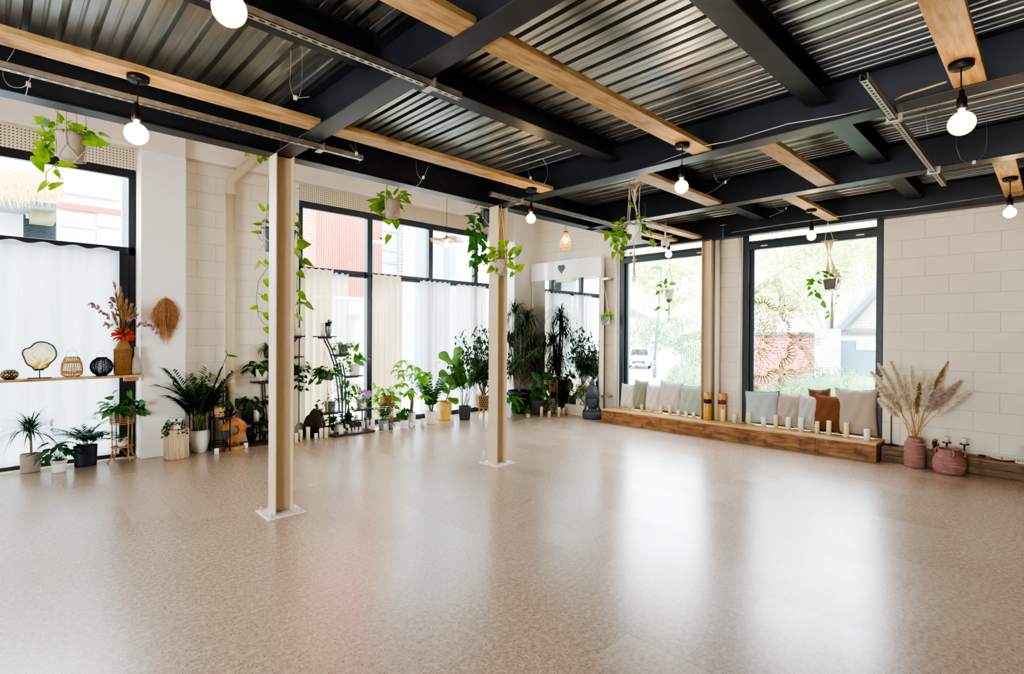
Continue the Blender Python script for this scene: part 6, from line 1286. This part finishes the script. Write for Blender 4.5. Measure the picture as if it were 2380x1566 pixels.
# 4: planter in front of the second column
P = PX(1163,637,4.02)
hplant('taupe pot with pothos in a long cotton hanger in front of the second column', 0, 33, 33, 'potb', P, AT(1166,478,P), 5.95, 900, 380,
 [(1560,1130,1700,1070,.85),(1480,1190,1360,1150,.55),(1500,1240,1340,1290,.6),(1510,1310,1440,1360),(1780,1250,1880,1100,.6),(1740,1190,1840,1160),(1680,1280,1750,1220),(1680,1330,1770,1300),(1680,1380,1770,1470,.85),(1800,1470,1900,1380,.8),(1740,1510,1690,1575,.7),(1460,1440,1365,1520,.7),(1540,1420,1495,1510,.4),(1560,1200,1620,1170),(1580,1290,1560,1190),(1620,1230,1690,1180),(1700,1250,1740,1150)],
 [[(1640,1340),(1700,1390),(1750,1530),(1720,1590)],[(1750,1520),(1830,1470)],[(1540,1330),(1480,1420),(1430,1450)],[(1700,1340),(1790,1280),(1830,1200)]], mound=(12,.09,.09), knot=.9, tail=.0)
# 5: cream pot in the hallway of bulbs
P = PX(1474,564,4.75)
hplant('cream pot with yellow-green pothos in a long tasselled macrame hanger beyond the second column', 0, 36, 40, 'potw', P, AT(1463,424,P), 5.95, 1380, 460,
 [(200,470,150,610,.6),(350,350,215,340,.45),(400,350,355,305),(270,440,345,380,.5),(330,430,390,400),(480,350,430,390),(400,500,230,500,.6),(290,560,390,610),(260,610,225,690),(330,640,265,710),(420,560,460,660),(350,740,450,770),(280,750,255,860,.55),(385,800,385,880,.6),(500,780,545,730,.7),(600,420,730,500,.6),(640,440,720,420),(760,450,805,540,.5),(800,580,825,700,.6),(535,120,470,10,.5),(490,500,490,600),(250,520,310,580),(300,680,330,760),(340,520,280,470),(380,620,440,700),(300,620,240,560)],
 [[(610,500),(700,540),(770,550),(820,590)],[(540,120),(600,190),(590,300),(560,380)],[(470,470),(380,520),(300,640),(340,740),(380,800)],[(450,440),(320,420),(220,480)],[(600,470),(680,430),(770,460)]], mound=(26,.12,.08), tail=.46, knot=.6)
# 6: macrame hanging with a white pot in the first bench window
P = PX(1555,699,7.35)
hplant('white pot in a patterned macrame hanger in the bench window beside the column', 0, 23, 26, 'potw', P, AT(1556,612,P), 5.95, 1380, 460,
 [(1000,1130,970,1180),(960,1160,890,1160,.4),(930,1200,845,1220,.4),(925,1200,935,1255),(980,1190,1040,1150,.5),(1060,1200,1110,1145),(1090,1200,1155,1165,.5),(900,1290,845,1355,.6),(1020,1430,1085,1400,.7),(910,1510,820,1565,.4),(1000,1560,1035,1530,.7),(990,1160,1010,1100,.6)],
 [[(990,1270),(940,1310),(890,1350),(920,1420),(925,1530),(970,1570)],[(1000,1240),(930,1220),(890,1180)],[(1040,1240),(1080,1180)]], 'mgreen', mound=(10,.08,.07), tail=.3, rb=.6)
t = bpy.data.objects['hanging_planter.005']; u = MPP(P); bar = AT(1556,605.5,P)-P
MB().tube([bar-V((0,20*u*1.05,0)), bar+V((0,20*u*1.05,0))], .006, 8).build('wooden_bar', M['bamboo'], t, True); mb = MB(); tp = AT(1556,566,P)-P
for s_ in (-1,1):
    mb.tube([bar+V((0,s_*10*u,0)), tp], .003, 5); mb.tube([bar+V((0,s_*11*u,0)), bar+V((0,s_*9*u,-14*u)), bar+V((0,s_*8*u,-40*u)), V((0,s_*11*u,27*u))], .004, 5)
    for k in range(7): a = bar+V((0,s_*(10-k*1.3)*u,-.5*u)); mb.tube([a, bar+V((0,s_*(9-k*1.6)*u*.6,-(6+k*1.4)*u)), bar+V((0,0,-(12+k*3.4)*u))], .0028, 4)
    for k in range(5): mb.tube([bar+V((0,s_*(6-k*.8)*u,-(15+k*2.6)*u)), bar+V((0,0,-(19+k*3.4)*u))], .003, 4)
mb.build('macrame_panel', M['rope'], t, True)
# 7: glass cube planter before the mandala window
P = PX(1934,672,7.6)
t = thing('hanging_planter', 'angular smoked glass planter in a macrame hanger before the mandala window', 'hanging planter', P); u = MPP(P)
s_ = 15*u; vs = [(-s_*.9,-s_*.55,0),(s_*.55,-s_*.8,0),(s_*.9,s_*.5,0),(-s_*.5,s_*.85,0),(-s_*1.05,-s_*.8,s_*1.5),(s_*.8,-s_*1.05,s_*1.7),(s_*1.1,s_*.7,s_*1.6),(-s_*.75,s_*1.05,s_*1.5)]
MB().add(vs, [(0,3,2,1),(0,1,5,4),(1,2,6,5),(2,3,7,6),(3,0,4,7)]).build('glass_pot', simple('smoked glass', '6d655c', .12, 0, .1), t)
e = MB()
for a, b in ((0,1),(1,2),(2,3),(3,0),(0,4),(1,5),(2,6),(3,7),(4,5),(5,6),(6,7),(7,4)): e.tube([vs[a],vs[b]], .003, 4)
e.build('pot_edges', M['blk'], t); bar = AT(1927,559,P)-P; tp = AT(1924,516,P)-P
MB().tube([bar-V((0,17*u,0)), bar+V((0,17*u,0))], .006, 8).build('wooden_bar', M['bamboo'], t, True); mb = MB()
for q in (-1,1):
    mb.tube([bar+V((0,q*9*u,0)), tp], .003, 5)
    for k in range(8): a = bar+V((0,q*(1+k*1.3)*u,0)); mb.tube([a, bar+V((0,q*(1+k*.9)*u,-10*u)), bar+V((0,q*(3-k*.3)*u,-32*u)), V((0,q*s_*(.2+.12*k),s_*1.6)), V((0,q*s_*.95,s_*.9))], .0034, 4)
    for w_ in (-.7,.7): mb.tube([(w_*s_,q*s_*.95,s_*.9),(w_*s_*.4,q*s_*.5,-.005),(0,0,-.03)], .004, 5)
    mb.tube([(.7*s_,q*s_*.95,s_*.9),(-.7*s_,q*s_*.95,s_*.9)], .003, 4)
for k in range(9): a = 2*PI*k/9; mb.tube([(0,0,-.03),(.012*math.cos(a),.012*math.sin(a),-.2),(.014*math.cos(a+.4),.014*math.sin(a+.4),-.5)], .004, 4)
for k in range(14): mb.lathe([(0,-.007),(.006,0),(0,.007)], 7, bar+V((0,9*u+.02*math.sin(k*.5),-.02-.022*k)))
mb.build('macrame_hanger', M['rope'], t, True)
p = Plant(); P0 = P+V((0,0,.15))
for v in ([(860,400),(780,420),(700,460),(640,540),(700,560),(760,520)],[(830,460),(820,500),(790,510),(850,560),(850,640)],[(890,470),(900,530),(960,570),(965,620),(920,665)],[(860,740),(860,830),(820,920),(765,935)],[(840,350),(760,310),(720,330)],[(840,370),(740,380),(650,400)]): p.pxvine(P, P0, v, 4.12, 1720, 560, .0022)
p.px(P, P0, [(830,305,765,285,.5),(760,300,715,325,.6),(700,370,627,435,.4),(640,375,715,368,.4),(740,390,795,410,.6),(700,405,655,425),(670,440,638,475,.6),(690,490,640,535,.5),(715,470,735,505),(730,505,785,560,.8),(830,310,870,295),(880,290,955,280),(920,345,962,320),(780,590,832,645,.8),(850,680,815,690),(850,710,808,752,.5),(930,530,962,515),(910,600,935,605),(780,380,740,350),(800,330,850,345),(860,320,910,345)], .6, 'heart', .08, 4.12, 1720, 560); p.mound(.13, .05, 8, .08, .07); p.done(t, 'mgreen')
# 8: little pot on the mirror bracket
P = PX(1408,755,7.78)
hplant('small grey pot in a white rope hanger on the mirror\'s wall bracket', 0, 20, 19, 'pots', P, AT(1402,652,P), 1, 0, 0, [(1412,735,1420,722),(1412,738,1428,730),(1408,738,1400,728),(1410,738,1416,748),(1405,736,1410,722)], [], 'lgreen', mound=(8,.07,.06))
# 9: dark pot behind the nearest column with long vines
P = PY(648,586,4.98); P.x += .0
t = hplant('dark pot of pothos behind the nearest column with long vines hanging either side', 0, 84, 52, 'potgd', P, V((P.x,P.y,4.28)), 3.4, 560, 320,
 [(185,575,132,512,.35),(222,575,215,515,.5),(185,650,235,685,.6),(160,748,75,738,.35),(130,752,172,735,.6),(195,715,228,710),(190,800,172,765),(155,985,104,1042,.6),(190,972,232,1010,.5),(195,1120,215,1182,.7),(180,1245,218,1300,.7),(130,1340,62,1352,.6),(190,1385,218,1445,.6),(195,1500,225,1560,.6),(445,400,465,402),(445,595,455,625),(442,670,475,730,.5),(450,770,470,780),(455,850,560,840,.85),(495,965,580,1020,.5),(490,970,500,1040,.5),(455,1060,508,1110,.7),(442,1205,485,1215,.7),(470,1230,520,1292,.6),(440,1310,512,1305,.5),(515,1302,582,1368,.5),(440,1395,494,1455,.5),(480,810,450,900),(440,880,470,960)],
 [[(260,560),(225,590),(190,640),(160,690),(165,745),(175,800),(225,830)],[(160,740),(130,760),(150,800),(200,830)],[(225,940),(215,1020),(180,1070),(140,1130),(122,1250),(128,1340),(140,1410),(190,1480),(230,1475)],[(155,985),(205,1020)],[(125,1225),(180,1250)],[(135,1370),(190,1385)],[(460,600),(445,800),(470,900),(500,1000)],[(450,1050),(440,1180),(470,1240),(450,1290)],[(450,1290),(515,1305)],[(440,1350),(445,1400)]], 'pothos', rb=.75, mound=(10,.1,.1), dz=.05)
p = Plant(); Pq = AT(600,358,PY(600,358,6.0))
t2 = thing('ivy_sprig', 'green ivy sprig peeping under the edge beam by the drain pipe', 'ivy', Pq); p.px(Pq, Pq, [(575,362,572,352,.9),(604,368,606,382,.9),(598,362,602,370),(614,365,616,376),(612,362,622,372)], .9); p.st.tube([AT(585,350,Pq)-Pq,AT(600,362,Pq)-Pq,AT(622,372,Pq)-Pq,AT(632,360,Pq)-Pq,V((.3,-.1,1.0))], .003, 5); p.done(t2, 'pothos')
# ================================================================== LAMPS
def bulb_lamp(cx, cy_, bx, by, d, lab, zc=2.98, warm=15):
    C = F(cx, cy_, zc-.02); B = AT(bx, by, C); 
    t = thing('pendant_bulb', lab, 'pendant lamp', (C.x,C.y,zc), 0, 'bare bulb pendants'); b = B-t.location; r = d/2
    MB().lathe([(.0,-.03),(.05,-.03),(.056,-.022),(.056,0),(0,0)], 30).build('ceiling_rose', M['blk'], t, True)
    top = b+V((0,0,r*1.05)); MB().tube([(0,0,-.03),(rnd(-.004,.004),0,-.1),top*.6,top+V((0,0,.09))], .0035, 6).build('cord', M['cordk'], t, True)
    MB().lathe([(.006,.105),(.012,.10),(.014,.065),(.022,.06),(.024,.005),(.02,0),(0,0)], 20, top+V((0,0,.012))).build('lamp_holder', M['sock'], t, True)
    g = [(.015,r*1.22),(.016,r*.98)]+[(r*math.sin(a), r*math.cos(a)) for a in [.33+(PI-.33)*i/16 for i in range(17)]]
    MB().lathe(g, 26, b).build('bulb', M['bulb'], t, True)
    f = MB()
    for i in range(6): a = 2*PI*i/6; f.tube([b+V((.008*math.cos(a),.008*math.sin(a),r*.5)), b+V((.016*math.cos(a),.016*math.sin(a),-r*.45))], .0016, 4)
    f.build('filament', M['fil'], t)
    l = bpy.data.lights.new('bulb_light', 'POINT'); l.energy = warm; l.color = (1,.62,.28); l.shadow_soft_size = .03
    o = bpy.data.objects.new('bulb_light', l); COL.objects.link(o); o.parent = t; o.location = b; return t
bulb_lamp(321,186,317,311,.125,'bare globe bulb hanging in front of the left edge beam, over the pier')
bulb_lamp(540,-118,533,22,.125,'bare globe bulb cut by the top of the picture')
bulb_lamp(1235,443,1234,508,.10,'bare round bulb beside the second column')
bulb_lamp(1586,341,1584,434,.105,'bare round bulb over the bay beyond the second girder')
bulb_lamp(2234,155,2235,287,.125,'biggest bare globe bulb, on the wide plank near the short channel')
bulb_lamp(1886,491,1886,549,.10,'bare round bulb in front of the mandala window')
bulb_lamp(1554,547,1554,591,.10,'bare round bulb above the macrame hanging by the bench column')
bulb_lamp(2348,418,2347,494,.10,'bare bulb in front of the pale blockwork above the sleeper ledge')
# rattan teardrop
C = PX(1315,560,7.0); u = MPP(C); t = thing('teardrop_lamp', 'small glowing rattan teardrop pendant hanging before the corner blockwork', 'pendant lamp', C); R_ = 16*u; H_ = 40*u
pf = [(R_*.30,H_*.5),(R_*.34,H_*.45),(R_*.62,H_*.2),(R_*.9,-H_*.12),(R_,-H_*.3),(R_*.86,-H_*.44),(R_*.66,-H_*.5)]
c_ = MB()
for i in range(20): a = 2*PI*i/20; c_.tube([(q*math.cos(a),q*math.sin(a),z) for q, z in pf], .004, 5)
for q, z in pf: c_.ring((0,0,z), q, .004, 26, 5)
c_.build('rattan_shade', M['bamboo'], t, True); MB().lathe([(q*.97,z) for q, z in pf], 24).build('shade_lining', sheer('lamp paper','f2cf86',.35,.6), t, True)
MB().lathe([(R_*.32,H_*.5),(R_*.32,H_*.56),(0,H_*.57)], 18).build('cap', M['cordb'], t); MB().tube([(0,0,H_*.55),(0,0,2.0)], .004, 6).build('cord', M['cordk'], t)
MB().lathe([(0,H_*.22),(.02,H_*.15),(.032,0),(.02,-H_*.1),(0,-H_*.13)], 14).build('bulb', M['fil'], t, True)
l = bpy.data.lights.new('bulb_light', 'POINT'); l.energy = 7; l.color = (1,.66,.3); l.shadow_soft_size = .03; o = bpy.data.objects.new('bulb_light', l); COL.objects.link(o); o.parent = t
# wavy woven disc lamp
C = PY(1038,556,6.4); u = MPP(C); t = thing('saucer_lamp', 'wavy flat rattan saucer pendant hanging before the tall window', 'pendant lamp', C); R_ = 38*u; vs = []; n = 60; m_ = 14; sh = MB()
def wz(q, a): return -.02+q**2*(.03*math.sin(a*3+.6)*R_/.3-.05)+.05*q
for i in range(48): a = 2*PI*i/48; sh.tube([(R_*q*math.cos(a+q*.5),R_*q*math.sin(a+q*.5),wz(q,a)) for q in (.1,.3,.5,.7,.85,1)], .0022, 3, False); sh.tube([(R_*q*math.cos(a-q*.5),R_*q*math.sin(a-q*.5),wz(q,a-q)) for q in (.1,.3,.5,.7,.85,1)], .0022, 3, False)
for q in (.1,.25,.4,.55,.7,.85,1): sh.tube([(R_*q*math.cos(a),R_*q*math.sin(a),wz(q,a)) for a in [2*PI*i/48 for i in range(49)]], .003 if q < 1 else .006, 4)
sh.build('woven_shade', M['bamboo'], t, True); MB().tube([(0,0,.0),(0,0,1.6)], .003, 6).build('cord', M['cordb'], t); MB().lathe([(.02,.05),(.025,0),(.02,-.02),(0,-.02)], 14).build('lamp_holder', M['cordb'], t)
MB().lathe([(0,-.02),(.02,-.04),(.034,-.08),(.028,-.11),(0,-.125)], 16).build('bulb', M['fil'], t, True)
# ================================================================== CEILING BITS
def wire_loop(pts, P, lab, tagpx=None, extra=None):
    t = thing('wire_loop', lab, 'wire', P, 0, 'loose suspension wires'); L = lambda x, y: AT(x, y, P)-P
    a = [L(x, y) for x, y in pts]; Q = []
    for i in range(len(a)-1):
        p0, p1, p2, p3 = a[max(i-1,0)], a[i], a[i+1], a[min(i+2,len(a)-1)]
        for k in range(5): s = k/5; Q.append(.5*((2*p1)+(p2-p0)*s+(2*p0-5*p1+4*p2-p3)*s*s+(3*p1-p0-3*p2+p3)*s**3))
    MB().tube(Q+[a[-1]], .0018, 5).build('wire', M['wire'], t, True)
    if tagpx: x, y = tagpx; MB().cbox(L(x, y), (.022,.006,.028), rnd(0,3)).build('wire_clip', M['tagp'], t)
    if extra: MB().tube([L(x, y) for x, y in extra], .0018, 5).build('wire_tail', M['wire'], t)
wire_loop([(47,40),(35,110),(12,150),(8,180),(25,200),(52,203),(66,190),(75,170)], F(60,190,2.97), 'wire loop with a paper tag under the long channel at the picture\'s edge', (66,196), [(66,196),(60,222)])
wire_loop([(675,100),(676,150),(674,195),(682,222),(690,228),(700,205),(703,110)], F(690,228,2.97), 'wire loop hanging from the deck left of the nearest girder', (686,227), [(690,228),(719,225)])
wire_loop([(812,333),(825,352),(829,357),(826,330)], F(829,357,2.95), 'wire loop on the end of the long channel beside the nearest column', (829,357), [(829,357),(836,372),(834,378)])
wire_loop([(967,370),(968,395),(975,412),(983,414),(992,395),(996,382),(995,360)], F(983,414,2.95), 'wire loop in front of the edge beam between the columns', (984,412), [(984,412),(972,430),(956,441)])
wire_loop([(1227,385),(1230,405),(1238,420),(1255,432),(1266,424),(1273,405),(1270,385),(1262,370)], F(1260,430,2.97), 'wire loop over the plank end beside the second column', (1233,414))
wire_loop([(1659,365),(1659,400),(1668,422),(1686,422),(1700,405),(1704,360)], F(1686,422,2.97), 'wire loop between the second and third girders', (1686,423), [(1684,424),(1660,442),(1624,459)])
wire_loop([(2172,100),(2155,180),(2152,250),(2156,300),(2163,304),(2175,280),(2199,190)], F(2163,303,2.9), 'long wire loop left of the biggest bulb')
wire_loop([(2290,270),(2294,310),(2290,350),(2275,372)], F(2275,372,2.95), 'thin wire loop right of the biggest bulb', (2264,377), [(2224,290),(2222,340),(2232,368),(2250,382)])
wire_loop([(1795,468),(1800,480),(1815,490),(1828,480),(1835,470)], F(1815,488,3.0), 'small wire loop near the mandala window plank', (1827,484), [(1822,490),(1788,504)])
wire_loop([(1498,470),(1500,490),(1494,520)], F(1498,500,3.0), 'short bent wire beside the tasselled hanger')
def cable(pts, z, lab, m='wire', r=.004):
    Q = [F(x, y, z) for x, y in pts]; t = thing('cable', lab, 'cable', Q[0]); MB().tube([q-Q[0] for q in Q], r, 6).build('sheath', M[m], t, True)
cable([(1480,395),(1640,338),(1700,327),(1830,288),(1950,268),(2040,248)], 2.992, 'thin grey cable lying along the second girder\'s flange', 'wire')
cable([(2080,232),(2100,222),(2200,190)], 2.985, 'short yellowish cable running from the channel clamp to the wide plank', 'jute', .006)
cable([(1700,540),(1830,520),(2030,492),(2110,485),(2380,445)], 2.952, 'thin cable along the edge beam over the blockwork', 'wire')
P = PX(1546,567,6.9); t = thing('security_camera', 'small white dome security camera under the corner plank', 'camera', P); u = MPP(P)
MB().lathe([(0,-.03),(.05,-.028),(.06,.0),(.06,.05),(.045,.075),(0,.075)], 26).build('housing', M['dome'], t, True); MB().lathe([(0,-.075),(.03,-.066),(.042,-.04),(.044,-.02),(0,-.02)], 22, (-.01,0,0)).build('lens_ball', M['dome'], t, True)
MB().lathe([(0,-.012),(.02,-.01),(.022,.01),(0,.012)], 16, (-.045,-.012,-.045)).build('lens', M['lens'], t, True); MB().tube([(0,0,.07),(0,0,.30)], .012, 8).build('mount', M['dome'], t)
P = PX(1681,540,7.70); t = thing('bar_clamp', 'blue T-handled clamp hanging on the edge beam by the cream column', 'tool', P); u = MPP(P)
MB().tube([(0,0,-14*u),(0,0,11*u)], .012, 8).build('blue_body', M['blue'], t); MB().tube([(0,0,10*u),(0,0,17*u)], .005, 6).build('screw', M['wire'], t); MB().tube([(0,-.045,17*u),(0,.045,17*u)], .005, 6).build('handle', M['wire'], t)
# leaves rest against walls and mirror instead of growing through them
bpy.context.view_layer.update()
for o in list(bpy.data.objects):
    if o.type == 'MESH' and o.name.split('.')[0] in ('foliage','stems','macrame_hanger') and o.parent and o.parent.get('category') in ('potted plant','hanging planter','planter'):
        mw = o.matrix_world; L = mw.translation
        if L.x > 8.2 or L.y > 8: continue
        for v in o.data.vertices:
            p = mw@v.co; ym = 7.83
            if 1.2 < p.x < 1.74: ym = 7.545
            elif p.x > 7.29: ym = 7.46
            xm_ = 7.745 if yR-.02 < p.y < yL+.02 and p.z < zt+.02 else 7.935
            q = V((min(p.x, xm_), min(p.y, ym), max(p.z, .004)))
            if (q-p).length > 1e-6: v.co = mw.inverted()@q
# ------------------------------------------------------------------ light
w = bpy.data.worlds.new('sky'); SC.world = w; w.use_nodes = True; wt = w.node_tree; wt.nodes.clear()
wo = wt.nodes.new('ShaderNodeOutputWorld'); bg = wt.nodes.new('ShaderNodeBackground'); bg.inputs['Strength'].default_value = 20.0
tc = wt.nodes.new('ShaderNodeTexCoord'); sx = wt.nodes.new('ShaderNodeSeparateXYZ'); rp = wt.nodes.new('ShaderNodeValToRGB')
wt.links.new(tc.outputs['Generated'], sx.inputs[0]); wt.links.new(sx.outputs['Z'], rp.inputs[0])
rp.color_ramp.elements[0].position = 0; rp.color_ramp.elements[0].color = (.90,.95,1,1); rp.color_ramp.elements[1].position = .8; rp.color_ramp.elements[1].color = (.78,.88,1,1)
wt.links.new(rp.outputs[0], bg.inputs[0]); wt.links.new(bg.outputs[0], wo.inputs[0])
def portal(c, sx_, sy_, rot):
    l = bpy.data.lights.new('sky_portal', 'AREA'); l.shape = 'RECTANGLE'; l.size = sx_; l.size_y = sy_; l.cycles.is_portal = True
    o = bpy.data.objects.new('sky_portal', l); COL.objects.link(o); o.location = c; o.rotation_euler = rot
H = PI/2
portal((5.3,8.0,1.75), 4.1, 3.4, (-H,0,0)); portal((-1,8.0,1.75), 4.4, 3.4, (-H,0,0))
portal((8.06,4.57,1.65), 2.9, 1.75, (0,H,0)); portal((8.06,2.4,1.65), 2.9, 1.75, (0,H,0))
portal((-4.28,1.0,1.6), 2.2, 4.0, (0,-H,0))  # covers the added fill opening behind the camera
SC.view_settings.view_transform = 'AgX'
try: SC.view_settings.look = 'AgX - High Contrast'
except Exception: pass
SC.view_settings.exposure = 0.02
cy = SC.cycles
cy.use_denoising = True; cy.max_bounces = 10; cy.diffuse_bounces = 4; cy.glossy_bounces = 4; cy.transmission_bounces = 4; cy.transparent_max_bounces = 24
cy.sample_clamp_indirect = 6; cy.caustics_reflective = False; cy.caustics_refractive = False
cy.use_adaptive_sampling = True; cy.adaptive_threshold = .03
